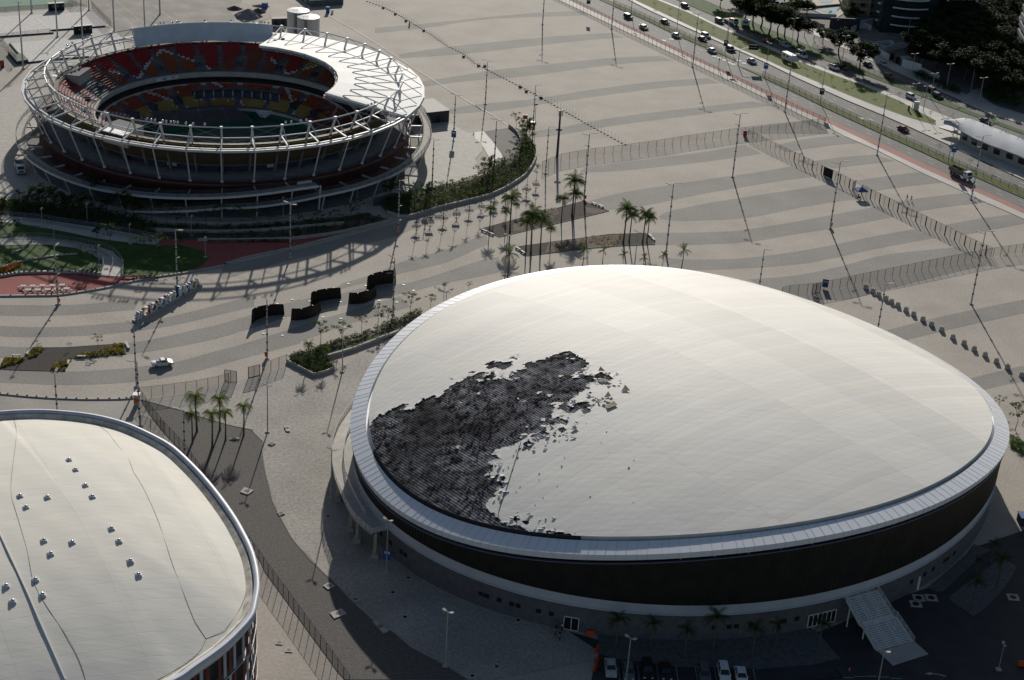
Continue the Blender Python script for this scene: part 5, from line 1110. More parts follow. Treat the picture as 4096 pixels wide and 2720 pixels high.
q = cK([(570, 275), (815, 402), (925, 380), (1008, 342)]); tag(MB().wall(q, 0, .8, .25).build('planter_wall', M_CONC), 'low pale wall round the tip of the wedge planter', 'wall')
q = cK([(890, 250), (1180, 165), (1600, 5)]); tag(MB().wall(q, 0, .8, .5).build('planter_wall', M_CONC), 'pale wall along the dome side of the wedge planter', 'wall')
q = cJ([(-100, 558), (0, 566), (250, 590), (520, 608), (800, 617), (1100, 615), (1250, 606)]); kerb(spline(q, 3), .6, 0, .25, M_CONC)
sheet('concrete_edge', cJ([(-100, 560), (0, 567), (520, 612), (800, 620), (1250, 610), (1260, 800), (1300, 1100), (-100, 800)]) , .03, paving('pale_yard', (.37, .345, .31), .08, .1))
sheet('grass_verge', cS([(4036, 1735), (4110, 1775), (4250, 1860), (4110, 1835), (4040, 1790)]), .12, M_GRASS)
thicket('shrub_bed', cS([(4030, 1730), (4120, 1790), (4120, 1830), (4030, 1780)]), 60, .6, .2, 12, [M_LEAFY, M_LEAF], .2, .7, 'yellow green shrubs at the right frame edge beyond the dome')
# ---- trees and palms
bigp = Kind(palm('palm_tree', 7.6, 27, 3.2, M_PALM, 4, 1.15, .16, .72)); youp = Kind(palm('young_palm', 3.6, 11, 1.9, M_PALM, 9, .9, .08, .4)); yelp = Kind(palm('palm_tree', 7.0, 17, 2.7, M_PALMY, 14, 1.35, .16, .6))
darkp = Kind(palm('palm_tree', 5.5, 14, 2.4, M_LEAFD, 24, 1.1))
def pp(kind, h0, cr, lst, labels, group):
    for i, ((tx, ty, bx, by), lb) in enumerate(zip(lst, labels)):
        sx, sy = cr.s(bx, by); h = hgt(sx, sy, cr.s(tx, ty)[1]); s = max(.45, h / h0); random.seed(i * 7 + int(bx)); kind.place(G(sx, sy), random.uniform(0, 6.28), lb, group, s)
pp(bigp, 7.6, cH, [(832, 275, 832, 560), (857, 385, 845, 600), (745, 430, 740, 625), (318, 430, 300, 700), (262, 530, 262, 680), (128, 515, 125, 690)],
   ['tallest palm at the right end of the long upper mulch bed', 'bushy palm below the tallest one at the right end of the upper bed', 'leaning-crowned palm left of the bushy pair on the upper bed', 'thin-crowned tall palm near the left end of the upper mulch bed', 'short full palm near the left end of the upper mulch bed', 'sparse palm leftmost on the upper mulch bed'], 'palms on the upper mulch bed')
pp(bigp, 7.6, cH, [(488, 570, 480, 890), (445, 630, 437, 860), (590, 610, 560, 870), (660, 680, 645, 830), (1290, 520, 1273, 800), (1335, 570, 1322, 790), (1440, 560, 1438, 800), (1490, 590, 1475, 790)],
   ['tallest palm of the four at the left end of the curved bed', 'leftmost palm of the four at the left end of the curved bed', 'dense palm third from left on the curved bed', 'shortest palm of the left four on the curved bed', 'leftmost palm of the right-hand four on the curved bed', 'second palm of the right-hand four, partly behind the first', 'third palm of the right-hand four on the curved bed', 'rightmost palm on the curved bed'], 'palms on the curved mulch bed')
pp(youp, 3.6, cH, [(300, 905, 278, 1105), (935, 860, 923, 995), (1100, 870, 1093, 990), (1300, 905, 1268, 1010), (1455, 930, 1440, 1030), (1640, 910, 1606, 1015), (1785, 870, 1772, 1018)],
   ['young palm behind the dome rim beside a lamp post, leftmost of the row'] + ['%s young palm from the left in the row behind the dome rim' % ORD[i] for i in range(1, 6)] + ['young palm rightmost in the row behind the dome rim'], 'young palms behind the dome rim')
pp(yelp, 7.0, cJ, [(1820, 600, 1817, 915), (2030, 620, 2027, 905), (1795, 760, 1775, 1020), (1970, 760, 1957, 1065), (2090, 740, 2080, 995), (2250, 690, 2248, 950)],
   ['tall palm at the upper left of the dark gravel bed', 'tall palm at the upper middle of the dark gravel bed', 'lower palm at the left of the gravel bed group', 'lowest palm of the gravel bed group', 'thin palm leaning right in the gravel bed group', 'yellowing palm rightmost on the gravel bed'], 'palms on the dark gravel bed')
pp(yelp, 7.0, cK, [(772, 110, 775, 290), (935, 150, 932, 300)], ['left bright green palm in the wedge planter', 'right bright green palm in the wedge planter'], 'palms in the wedge planter')
pp(darkp, 5.5, cN, [(1165, 850, 1120, 1100), (1460, 890, 1430, 1110), (1740, 950, 1722, 1190), (2060, 830, 1985, 1120), (2320, 930, 2325, 1180)], ['%s palm from the left in the shade before the hall' % ORD[i] for i in range(5)], 'palms in the shade of the hall')
pp(darkp, 5.5, cO, [(200, 1090, 168, 1290), (600, 1090, 540, 1330), (1940, 720, 1880, 950), (2170, 520, 2110, 740), (2070, 390, 2050, 550), (1940, 530, 1925, 650)], ['shaded palm in front of the hall beside the barred windows, left one', 'shaded palm in front of the hall beside the barred windows, right one', 'shaded palm at the tip of the kerbed island right of the stairs', 'lean shaded palm mid island right of the stairs', 'shaded palm at the far end of the island, dense crown', 'shaded palm between the hall wall and the island'], 'palms in the shade of the hall')
# slender palms in diamond guards
gp = palm('guarded_palm', 6.6, 9, 1.7, M_PALM, 31, 1.0, .06, .35)
mb = MB()
for t in range(4):
    a, b = t * math.pi / 2, (t + 1) * math.pi / 2; p0 = (1.35 * math.cos(a), 1.35 * math.sin(a), 1.7); mb.tube((0, 0, .1), p0, .045, n=4).tube(p0, (0, 0, 3.2), .045, n=4).tube(p0, (1.35 * math.cos(b), 1.35 * math.sin(b), 1.7), .045, n=4)
mb.build('steel_guard', M_DARK, gp); MB().add([(1.3, 0, 1.72), (0, 1.3, 1.72), (-1.3, 0, 1.72), (0, -1.3, 1.72)], [(0, 1, 2, 3)]).build('guard_net', mat('dark_net', (.05, .04, .035), .9), gp)
GP = Kind(gp); gl = [(cF, 1765, 640), (cF, 1890, 605), (cF, 2013, 567), (cF, 2135, 532), (cF, 2250, 492), (cH, 52, 530), (cH, 163, 497), (cH, 262, 455), (cH, 357, 420), (cH, 440, 388), (cH, 521, 343)]
for i, (cr, x, y) in enumerate(gl): GP.place(cr.p(x, y), i * .7 + .3, '%s slender palm from the left in a diamond steel guard beside the hedge' % ORD[i], 'slender palms in diamond guards', random.uniform(.9, 1.08))
sap = [Kind(tree('sapling', 4.6, 1.5, 9, 26, .17, M_LEAF, 50 + k, .5, .5, .06, 1.1)) for k in range(3)]
rnd = [Kind(tree('round_tree', 5.5, 2.0, 12, 70, .22, M_LEAFD, 60 + k, .8, .4, .12)) for k in range(3)]
bigt = [Kind(tree('dark_tree', 10.5, 5.0, 28, 150, .40, [M_LEAFF, M_LEAFD, M_LEAFF][k], 70 + k, .7, .4, .3)) for k in range(3)]
SAPL = [(cF, 1705, 1225, 1708, 1400, 'sapling with a flat crown near the dome rim, left of the next one'), (cF, 1905, 1230, 1898, 1355, 'sapling with open crown second from right before the dome rim'), (cF, 2040, 1140, 2020, 1290, 'widest sapling beside the dome rim, right of the others'), (cF, 2270, 1110, 2250, 1180, 'sapling half hidden by the dome rim top left'), (cF, 1430, 1340, 1408, 1510, 'thin sapling above the long shrub planter, middle one'), (cF, 1510, 1360, 1495, 1530, 'full sapling beside the thin one above the shrub planter'), (cF, 1290, 1420, 1262, 1555, 'sapling with two stems left of the middle planter'), (cK, 1100, -70, 1075, 120, 'sapling beside the lamp in the wedge planter'), (cK, 882, -80, 882, 110, 'sapling left of the lamp in the wedge planter'),
        (cJ, 905, 35, 902, 145, 'small sapling in the middle of the yellow-edged bed'), (cJ, 635, 105, 640, 150, 'tiny sapling on the back edge of the yellow-edged bed'), (cJ, 355, 125, 360, 160, 'tiny sapling at the left part of the yellow-edged bed'), (cQ, 2120, 570, 2135, 680, 'small tree by the right end of the dome rim'), (cS, 4052, 1625, 4060, 1720, 'small tree at the right frame edge, left one'), (cS, 4085, 1615, 4090, 1700, 'small tree at the right frame edge, right one'),
        (cZ1, 1140, 690, 1155, 930, 'dark narrow tree rising from the lower path edge'), (cZ1, 1425, 810, 1440, 990, 'sapling left of three over the end of the upper path'), (cZ1, 1515, 790, 1515, 960, 'sapling middle of three over the end of the upper path'), (cZ1, 1655, 800, 1650, 1010, 'sapling right of three over the end of the upper path'), (cZ1, 455, 850, 468, 890, 'small bare sapling over the lower path'), (cZ1, 155, 830, 150, 880, 'small bare sapling at the far left over the lower path'), (cZ1, 850, 890, 850, 1000, 'thin sapling leaning over the curved path'), (cZ1, 970, 920, 975, 1110, 'thin sapling on the lit lawn near the path bend'),
        (cZ1, 1550, 1060, 1550, 1200, 'bright shrubby tree in the tear-shaped lawn, left one'), (cZ1, 1410, 1130, 1410, 1205, 'low shrubby tree at the left tip of the tear-shaped lawn'), (cZ1, 1755, 1110, 1750, 1190, 'dark shrubby tree in the tear-shaped lawn, middle one'), (cZ1, 1920, 1040, 1925, 1140, 'dark palm-like shrub in the tear-shaped lawn right of the lamp'), (cZ1, 2065, 1070, 2065, 1130, 'dark shrub at the right tip of the tear-shaped lawn'), (cZ1, 1765, 960, 1770, 1060, 'spindly tree in the upper part of the tear-shaped lawn'), (cZ1, 1875, 840, 1880, 950, 'spindly tree at the top edge of the tear-shaped lawn')]
for i, (cr, tx, ty, bx, by, lb) in enumerate(SAPL):
    sx, sy = cr.s(bx, by); h = hgt(sx, sy, cr.s(tx, ty)[1]) * 1.2; sap[i % 3].place(G(sx, sy), i * 1.3, lb, 'saplings and small trees', max(.35, h / 4.6))
RNDL = [(cZ1, 672, 400, 685, 470, 'dark ball-shaped tree below the left columns of the stadium'), (cZ1, 200, 330, 195, 400, 'lit yellow green tree at the left by the parked truck'), (cZ1, 30, 430, 30, 530, 'dark rounded tree at the left frame edge'), (cZ1, 180, 640, 180, 720, 'dark rounded tree beside the upper path at the left'), (cZ1, 20, 640, 10, 700, 'dark bush tree cut by the frame left of the upper path'), (cZ1, 1010, 720, 1010, 810, 'small dark tree between the two paths'), (cZ1, 60, 1050, 60, 1120, 'bright green bushy tree on the lit lawn at the left edge'), (cZ1, 10, 930, 5, 1010, 'dark bushy tree above the lit lawn at the left edge')]
for i, (cr, tx, ty, bx, by, lb) in enumerate(RNDL):
    sx, sy = cr.s(bx, by); h = hgt(sx, sy, cr.s(tx, ty)[1]) * 1.35; rnd[i % 3].place(G(sx, sy), i * 1.3, lb, 'rounded trees of the garden', max(.45, h / 5.5))
gd = [(cZ1, 1000, 420), (cZ1, 1120, 560), (cZ1, 1320, 560), (cZ1, 1400, 620), (cZ1, 1580, 640), (cZ1, 450, 520), (cZ1, 300, 510), (cZ1, 720, 600), (cZ1, 600, 560), (cZ1, 880, 600), (cZ1, 1750, 690), (cZ1, 1850, 700), (cZ1, 2150, 700), (cZ1, 2300, 690), (cZ2, 300, 690), (cZ2, 430, 720), (cZ2, 600, 700), (cZ2, 900, 700), (cZ2, 1090, 720), (cZ2, 1275, 730), (cZ2, 1450, 640), (cZ2, 1530, 560)]
wd = ['first', 'second', 'third', 'fourth', 'fifth', 'sixth', 'seventh', 'eighth', 'ninth', 'tenth', 'eleventh', 'twelfth', 'thirteenth', 'fourteenth', 'fifteenth', 'sixteenth', 'seventeenth', 'eighteenth', 'nineteenth', 'twentieth', 'twenty-first', 'twenty-second']
gd.sort(key=lambda t: t[0].s(t[1], t[2])[0])
for i, (cr, x, y) in enumerate(gd): (rnd if i < 9 else sap)[i % 3].place(cr.p(x, y), i * 2.1, '%s dark tree from the left in the belt at the foot of the stadium' % wd[i], 'trees at the foot of the stadium', random.uniform(.9, 1.5))
hd = [(cZ2, 1850, 420), (cZ2, 1990, 430), (cZ2, 2130, 420), (cZ2, 2230, 450), (cZ2, 2330, 420), (cH, 30, 280), (cH, 110, 240), (cH, 200, 200), (cH, 300, 120), (cH, 380, 90), (cH, 440, 20), (cC, 470, 1240), (cC, 440, 1190), (cC, 400, 1150), (cC, 350, 1110)]
for i, (cr, x, y) in enumerate(hd): (sap if i % 3 else rnd)[i % 3].place(cr.p(x, y), i * 2.1, '%s tree from the left standing in the tall hedge' % wd[i], 'trees in the tall hedge', random.uniform(1.0, 1.3))
# ================================================================ FENCES
def fence(label, pts_, h=2.8, step=2.4, z0=0., thick=.04, name='fence', every=0, m=None, alpha=True, offs=.0):
    root = thing(name, label, 'fence', (pts_[0][0], pts_[0][1], z0)); ox, oy = pts_[0]; ps = along(pts_, step)
    pm = MB().box((0, 0, h / 2), (thick * 2, thick * 2, h)).mesh('post', M_FPOST); pt = MB().box((0, 0, h / 2), (.22, .22, h)).mesh('post', M_BLACK)
    for i, (x, y, t) in enumerate(ps[:99]):
        o = bpy.data.objects.new('post', pt if every and i % every == 0 else pm); COL.objects.link(o); o.parent = root; o.location = (x - ox, y - oy, 0); o.rotation_euler = (0, 0, t)
    mb = MB().loft([[(x - ox, y - oy, .05) for x, y in pts_], [(x - ox, y - oy, h - .05) for x, y in pts_]], False); o = mb.build('mesh_panel', m or M_FENCE, root)
    mb = MB().path([(x - ox, y - oy, h - .03) for x, y in pts_], .03, 4); mb.build('top_rail', M_FPOST, root)
    return root
fence('long see-through plaza fence running beside the red cycle path', [G(2150, -45), G(2300, 25)] + [(x, y) for x, y in b0[1:9]], 2.8, 2.75)
fence('see-through fence crossing the plaza from the hedge to the cycle path', cC([(575, 1462), (740, 1395), (1000, 1350), (1240, 1320), (1540, 1280), (1880, 1225), (2220, 1175)]) + cI([(78, 150), (232, 135), (345, 122), (460, 106), (540, 98)]), 2.8, 3.1)
fence('thin upper part of the diagonal plaza fence beside the red bin', cI([(-10, 182), (70, 222), (160, 268), (240, 306), (320, 345)]), 2.8, 2.2)
fence('thick-posted diagonal fence beside the blue gazebo', cI([(320, 345), (410, 388), (498, 432), (590, 475), (685, 523), (745, 553)]), 2.9, 2.0, every=2)
fence('thick-posted diagonal fence from the gazebo down to the lower fence', cI([(800, 583), (885, 625), (968, 665), (1055, 708), (1138, 752), (1225, 793), (1313, 836), (1405, 882), (1498, 928), (1592, 975), (1690, 1020), (1722, 1034)]), 2.9, 1.9, every=2)
fence('see-through fence from the dome rim to the foot of the diagonal fence', cI([(230, 1318), (290, 1303), (440, 1290), (630, 1257), (770, 1225), (910, 1195), (1090, 1160), (1230, 1130), (1405, 1095), (1580, 1060), (1720, 1034), (1850, 1015), (2050, 985)]), 2.8, 2.5)
fence('low dark fence along the near part of the avenue median', [((a[0] + b[0]) / 2, (a[1] + b[1]) / 2) for a, b in zip(along(k1, n=14), along(k2, n=14))], 1.7, 3.4, .25)
fence('low dark fence along the far part of the avenue median', [((a[0] + b[0]) / 2, (a[1] + b[1]) / 2) for a, b in zip(along(i1[1:], n=8), along(i2[1:], n=8))], 1.7, 3.4, .25)
fence('see-through fence from the lone lamp to the open gate leaf', cT([(1100, 872), (1180, 865), (1342, 845), (1502, 823), (1650, 797), (1725, 780), (1800, 760)]), 2.6, 2.45)
fence('short see-through fence from the gate to the wedge planter', cT([(2065, 678), (2135, 655), (2195, 632), (2258, 608)]), 2.6, 2.0)
fence('long dark fence diving beside the gravel bed past the striped arena', cJ([(1285, 612), (1340, 690), (1375, 745), (1440, 830), (1520, 930), (1605, 1020), (1680, 1100), (1730, 1160)]) + cM([(230, 430), (310, 540), (395, 665), (478, 780), (565, 895), (652, 1020), (742, 1145), (835, 1275), (930, 1400), (985, 1480), (1100, 1640)]), 2.7, 2.3)
fence('short fence between the arena rim and the diving fence', cJ([(1300, 862), (1400, 905), (1510, 920)]), 2.6, 2.2)
fence('fence on the near edge of the avenue side street', [((a + 0), (b + 0)) for a, b in g2[4:9]], 1.6, 3.0, .2)
def gate(label, cr, a, b, h=2.7, solid=False):
    p, q = cr.p(*a), cr.p(*b); L_ = math.dist(p, q); t = math.atan2(q[1] - p[1], q[0] - p[0]); root = thing('gate', label, 'gate', (p[0], p[1], 0), t)
    for x in (0, L_): MB().box((x, 0, h / 2), (.12, .12, h)).build('gate_post', M_BLACK, root)
    for z in (.12, h): MB().box((L_ / 2, 0, z), (L_, .1, .1)).build('gate_rail', M_BLACK, root)
    MB().box((L_ / 2, 0, h / 2), (L_, .03, h - .2)).build('gate_panel', M_BLACK if solid else M_FENCE, root); 
    if not solid: MB().box((L_ / 2, 0, h / 2), (.08, .08, h)).build('gate_bar', M_BLACK, root)
gate('open gate leaf swung out at the end of the left fence', cT, (1770, 735), (1862, 748)); gate('gate leaf standing on the right of the opening', cT, (1955, 714), (2045, 692))
gate('solid black gate panel in the thick-posted fence', cI, (528, 448), (590, 476), 2.9, True); gate('gate leaf in the lower fence next to the blue sign', cI, (447, 1292), (505, 1282)); gate('small gate leaf behind the blue gazebo', cI, (735, 556), (755, 540))
# ---- line of loose barrier posts across the plaza
bp = thing('barrier_post', '', 'post'); MB().tube((0, 0, 0), (0, 0, 1.6), .035, n=4).tube((-.6, 0, .05), (.6, 0, .05), .04, n=4).tube((0, -.6, .05), (0, .6, .05), .04, n=4).build('pole', M_DARK, bp)
BP = Kind(bp); line = cB([(1310, 15), (1480, 75), (1620, 150), (1760, 235), (1900, 320), (2050, 425), (2200, 500), (2361, 590)])[:-1] + cC([(0, 545), (180, 640), (420, 760), (590, 855), (740, 940), (940, 1055), (1130, 1160), (1290, 1245)])
line = along(line, n=96)
for i, (x, y, t) in enumerate(line): BP.place((x, y, 0), t, 'slim dark post standing in the long dotted line across the open plaza', 'barrier posts dotted across the plaza', (1, 1, 1 if 20 < i < 50 else 1.25))
blk = thing('weight_block', '', 'block'); MB().box((0, 0, .3), (.8, .8, .6)).build('body', M_DARK, blk); MB().tube((-.3, 0, .6), (-.3, 0, .9), .04, n=4).tube((.3, 0, .6), (.3, 0, .9), .04, n=4).tube((-.3, 0, .9), (.3, 0, .9), .04, n=4).build('handle', M_DARK, blk)
BK = Kind(blk)
for (cr, x, y), lb in zip(((cB, 1460, 75), (cB, 1571, 132), (cB, 1668, 195), (cB, 1834, 285), (cB, 2200, 525), (cB, 2338, 608), (cC, 85, 570), (cC, 387, 748), (cC, 440, 787), (cC, 566, 842)), ['topmost', 'second', 'third', 'fourth', 'fifth', 'sixth', 'seventh', 'eighth', 'ninth', 'lowest']): BK.place(cr.p(x, y), .3, '%s dark weight block from the top along the line of loose posts' % lb, 'weight blocks on the post line')
# ---- concrete cubes
cub = thing('concrete_block', '', 'bollard'); MB().loft([[(-.6, -.5, 0), (.6, -.5, 0), (.6, .5, 0), (-.6, .5, 0)], [(-.42, -.35, 1.15), (.42, -.35, 1.15), (.42, .35, 1.15), (-.42, .35, 1.15)]], cap=True).build('body', M_CONC, cub)
MB().tube((-.12, 0, 1.15), (.12, 0, 1.25), .05, n=5).build('lifting_eye', M_DARK, cub)
CB_ = Kind(cub); cl_ = [(cI, 833, 1255), (cI, 882, 1281), (cI, 924, 1306), (cI, 975, 1334), (cI, 1015, 1357), (cI, 1060, 1381), (cI, 1118, 1415), (cI, 1172, 1446), (cI, 1238, 1482), (cI, 1300, 1518), (cI, 1372, 1556), (cQ, 1735, 52), (cQ, 1833, 102), (cQ, 1922, 155), (cQ, 2018, 207), (cQ, 2117, 262), (cQ, 2215, 316), (cQ, 2340, 385)]
for i, (cr, x, y) in enumerate(cl_): CB_.place(cr.p(x, y), R(-25), '%s pale concrete block from the top of the diagonal row' % (ORD[i] if i < len(cl_) - 1 else 'bottom'), 'concrete blocks in a diagonal row')
# ================================================================ LAMPS AND POLES
def lamp(name, h, arms, r0=.2, r1=.1, bands=True, foot=True):
    root = thing(name, '', 'street lamp'); MB().tube((0, 0, 0), (0, 0, h), r0, r1, 8).build('pole', M_GALV, root)
    if bands:
        mb = MB()
        for k in range(1, 7): mb = MB().tube((0, 0, h * k / 7.5), (0, 0, h * k / 7.5 + .35), r0 * 1.25, r0 * 1.25, 8); mb.build('band', M_DARK, root)
    if foot: MB().box((0, 0, .12), (.9, .9, .25)).build('footing', M_CONC, root)
    for a, L_, z in arms:
        c, s = math.cos(R(a)), math.sin(R(a)); MB().bar((0, 0, h + z), (c * L_ * .55, s * L_ * .55, h + z + .15), .1, .1).bar((c * L_ * .4, s * L_ * .4, h + z + .12), (c * L_, s * L_, h + z + .28), .5, .14).build('lamp_head', M_CONC, root)
    return root
LT = {'tall': (19.6, Kind(lamp('tall_lamp_post', 19.6, [(5, 2.3, 0), (150, 2.2, -.7), (175, 1.1, -3.6)], .21, .11))),
      'mid': (14.4, Kind(lamp('lamp_post', 14.4, [(15, 1.9, 0), (-5, 1.0, -7.), (-5, 1.0, -11)], .20, .10))),
      'midl': (14.4, Kind(lamp('lamp_post', 14.4, [(140, 2.0, 0)], .18, .10))),
      'two': (14.4, Kind(lamp('twin_lamp_post', 14.4, [(160, 1.8, .25), (-20, 1.8, 0)], .20, .10))),
      'small': (10.6, Kind(lamp('twin_lamp_post', 10.6, [(150, 1.0, 0), (-30, 1.0, 0)], .14, .08, False))),
      'road': (12.5, Kind(lamp('road_lamp_post', 12.5, [(175, 1.6, 0), (-5, 1.6, 0)], .13, .08, False))),
      'sports': (22., Kind(lamp('floodlight_mast', 22., [(0, 1.3, 0), (120, 1.3, 0), (240, 1.3, 0)], .30, .16, False))),
      'garden': (5.0, Kind(lamp('garden_lamp', 5.0, [(90, .8, 0), (-90, .5, 0)], .09, .06, False)))}
def pole(kind, x, y, lb, g, rz=0., h=None):
    H_, K_ = LT[kind]; return K_.place(G(x, y), R(rz), lb, g, (1, 1, (h or H_) / H_))
for x, y, lb in ((2170, 98, 'tall lamp post on the far plaza, cut by the top of the frame'), (2446, 116, 'tall lamp post by the cycle path fence, farthest one'), (2770, 269, 'tall lamp post by the cycle path fence, second from the far end'), (3139, 447, 'tall lamp post by the cycle path fence, third from the far end'), (3508, 621, 'tall lamp post at the pavement edge left of the red sedan'), (3884, 799, 'tall lamp post at the pavement edge beside the dump truck'),
                 (2930, 708, 'tall lamp post left of the red bin at the fence junction'), (2336, 800, 'tall lamp post at the tip of the upper mulch bed'), (2664, 1015, 'tall lamp post right of the curved mulch bed'), (3320, 916, 'tall lamp post with an orange bin between gazebo and dome'), (3884, 1216, 'tall lamp post right of the concrete block row')): pole('tall', x, y, lb, 'tall banded lamp posts of the plaza')
for k, x, y, lb, rz in (('mid', 233, 1218, 'lamp post with an orange bin beside the white tables', 60), ('two', 1161, 1032, 'lamp post with two wide heads on the kerb of the red paving', 0), ('mid', 709, 1144, 'lamp post rising behind the coloured letters', -25), ('midl', 546, 1546, 'lamp post standing at the left foot of the coloured letters', 0), ('midl', 559, 1703, 'lamp post at the fence corner beside the white kiosk', 40), ('mid', 1592, 928, 'lamp post with an orange bin where the red paving ends', -30), ('midl', 1069, 1434, 'lamp post with an orange bin beside the left black curved wall', 0),
                       ('two', 1941, 417, 'lamp post standing on the white joint line', 20), ('midl', 2131, 517, 'lamp post beside the small yellow generator', 200), ('midl', 2182, 695, 'slim lamp post left of the telecom mast base', 200), ('two', 1976, 671, 'twin-head lamp post in the hedge by the sloping asphalt', 10), ('two', 1728, 754, 'twin-head lamp post in the tall hedge', 10), ('two', 1814, 564, 'twin-head lamp post with a blue banner right of the dark shed', 0)): pole(k, x, y, lb, 'lamp posts round the arenas', rz)
def top_pole(kind, x, y, lb, g, rz=0):
    H_, K_ = LT[kind]; q = G(x, y, H_); return K_.place(q, R(rz), lb, g)
top_pole('midl', 1579, 1032, 'lamp post beside the right black curved wall', 'lamp posts round the arenas', 0); top_pole('midl', 733, 1638, 'lamp post at the edge of the dark gravel bed', 'lamp posts round the arenas', 40); top_pole('midl', 218, 1495, 'lamp post below the yellow-edged bed', 'lamp posts round the arenas', -50)
top_pole('midl', 3058, 997, 'lamp post partly hidden by the back of the dome', 'lamp posts round the arenas', 200); top_pole('midl', 3543, 1135, 'lamp post among the concrete blocks', 'lamp posts round the arenas', 220)
for x, y, lb in ((1069, 1542, 'slim twin-head lamp on the forecourt right of the palms'), (1372, 1312, 'slim twin-head lamp in front of the wedge planter'), (1327, 1798, 'slim lamp against the raised walkway'), (1552, 2082, 'slim lamp with a blue banner at the walkway corner'), (1792, 2449, 'slim twin-head lamp alone in the shaded yard'), (2523, 2553, 'slim twin-head lamp among the parked cars'), (3537, 2606, 'slim lamp at the foot of the white stairs'), (2552, 928, 'slim lamp at the right part of the curved mulch bed'), (2030, 942, 'slim lamp behind the left part of the dome rim'), (1786, 1170, 'slim lamp among saplings at the dome rim')): top_pole('small', x, y, lb, 'slim twin-head lamps', 0)
pole('garden', 3993, 2680, 'low lamp at the far right of the car park', 'garden lamps', 0)
for cr, x, y, lb in ((cZ1, 445, 710, 'garden lamp beside the upper path, second from left'), (cZ1, 67, 800, 'garden lamp between the paths at the left edge'), (cZ1, 572, 900, 'garden lamp over the lower path above the lit lawn'), (cZ1, 915, 660, 'garden lamp among the shrubs above the upper path'), (cZ1, 1362, 880, 'garden lamp at the lower end of the upper path'), (cZ1, 2005, 790, 'garden lamp at the left end of the terrace planters'), (cZ1, 1037, 1105, 'garden lamp at the right end of the lit lawn'), (cZ1, 2148, 1020, 'garden lamp at the right tip of the tear-shaped lawn'), (cZ2, 738, 590, 'garden lamp in front of the stadium ramp, left one'), (cZ2, 1148, 520, 'garden lamp beside the white ramp end frame'), (cZ2, 1510, 440, 'garden lamp on the apron left of the tall hedge')): pole('garden', *cr.s(x, y), lb, 'garden lamps', 0)
for (x, y, lb) in ((93, 276, 'floodlight mast left of the lower gravel court'), (127, 53, 'floodlight mast at the green court edge'), (230, 148, 'floodlight mast between the two gravel courts'), (356, 42, 'floodlight mast at the right end of the upper gravel court'), (457, 125, 'floodlight mast beside the end of the court fence'), (335, 235, 'thin floodlight mast on the lower gravel court'), (582, 185, 'floodlight mast behind the truss ring on the car park'), (640, 58, 'floodlight mast at the top centre of the car park')): pole('sports', x, y, lb, 'floodlight masts', x % 90)
for i, (cr, bx, by) in enumerate(((cY1, 205, 560), (cY1, 978, 918), (cY5, 293, 195), (cY5, 1007, 508), (cY5, 1767, 858), (cY2, 915, 945), (cY2, 968, 932))): pole('road', *cr.s(bx, by), '%s road lamp from the top on the avenue median' % ['fourth', 'fifth', 'first', 'second', 'third', 'sixth', 'seventh'][i], 'road lamps on the median', -60)
for i, (x, y) in enumerate(((825, 1062), (1090, 1340), (1750, 1400), (990, 1520), (840, 1485), (1305, 1205), (770, 560), (1640, 1215))): pole('road', *cY3.s(x, y), ['road lamp before the white wall', 'leaning pole beside the dark red car', 'road lamp on the drive kerb', 'lamp at the tip of the green strip', 'dark pole beside the white cabinet', 'concrete pole before the dark trees', 'pole at the left of the far side street', 'white pole under the dark trees'][i], 'lamps of the side streets', 30, 9.)
for i, (x, y) in enumerate(((780, 560), (1375, 775), (935, 440), (30, 480))): pole('road', *cX.s(x, y), ['lamp on the verge left of the white van', 'lamp on the verge behind the white wagon', 'lamp on the paved yard behind the trees', 'lamp on the verge at the left by the bare tree'][i], 'lamps of the frontage verge', 30, 11.)
# banners on lamps
for cr, x, y, z, m_, lb in ((cY1, 225, 395, 6.5, M_BLUE, 'blue banner on the fourth median lamp'), (cY1, 1005, 750, 6.5, M_DARK, 'dark banner on the fifth median lamp'), (cY5, 1785, 680, 6.5, M_DARK, 'dark banner on the third median lamp'), (cY2, 995, 770, 6.5, M_BLUE, 'blue banner on the pair of median lamps near the dump truck'), (cB, 2110, 1235, 3.5, M_BLUE, 'blue banner on the lamp right of the dark shed'), (cM, 1432, 460, 3.5, M_BLUE, 'blue banner on the slim lamp at the walkway corner'), (cI, 545, 1217, 1.5, M_BLUE, 'blue sign hung on the lower plaza fence'), (cC, 975, 10, 6.5, M_DARK, 'dark banner on the first median lamp')):
    p = cr.p(x, y, z); o = MB().box((0, 0, 0), (1.5, .08, 2.2)).box((0, -.05, .4), (1.0, .02, .5), mi=1).build('banner', [m_, M_LINE], loc=(p[0], p[1], z)); o.rotation_euler = (0, 0, R(-15)); tag(o, lb, 'banner')
# telecom mast
p = cC.p(705, 1345); tm = thing('telecom_mast', 'thick dark telecom mast with antenna drums at the top, left end of the plaza fence', 'mast', p); hm = hgt(*cC.s(705, 1345), cC.s(730, 945)[1])
MB().tube((0, 0, 0), (0, 0, hm), .42, .26, 10).build('pole', M_DARK, tm)
for a in range(3): MB().box((.55 * math.cos(a * 2.1), .55 * math.sin(a * 2.1), hm - .9), (.3, .3, 1.9), a * 2.1).build('antenna', M_GALV, tm)
for a in (0, 3.14): MB().ball((.6 * math.cos(a), .6 * math.sin(a), hm * .58), .38, 8, 6).build('antenna', M_GALV, tm)
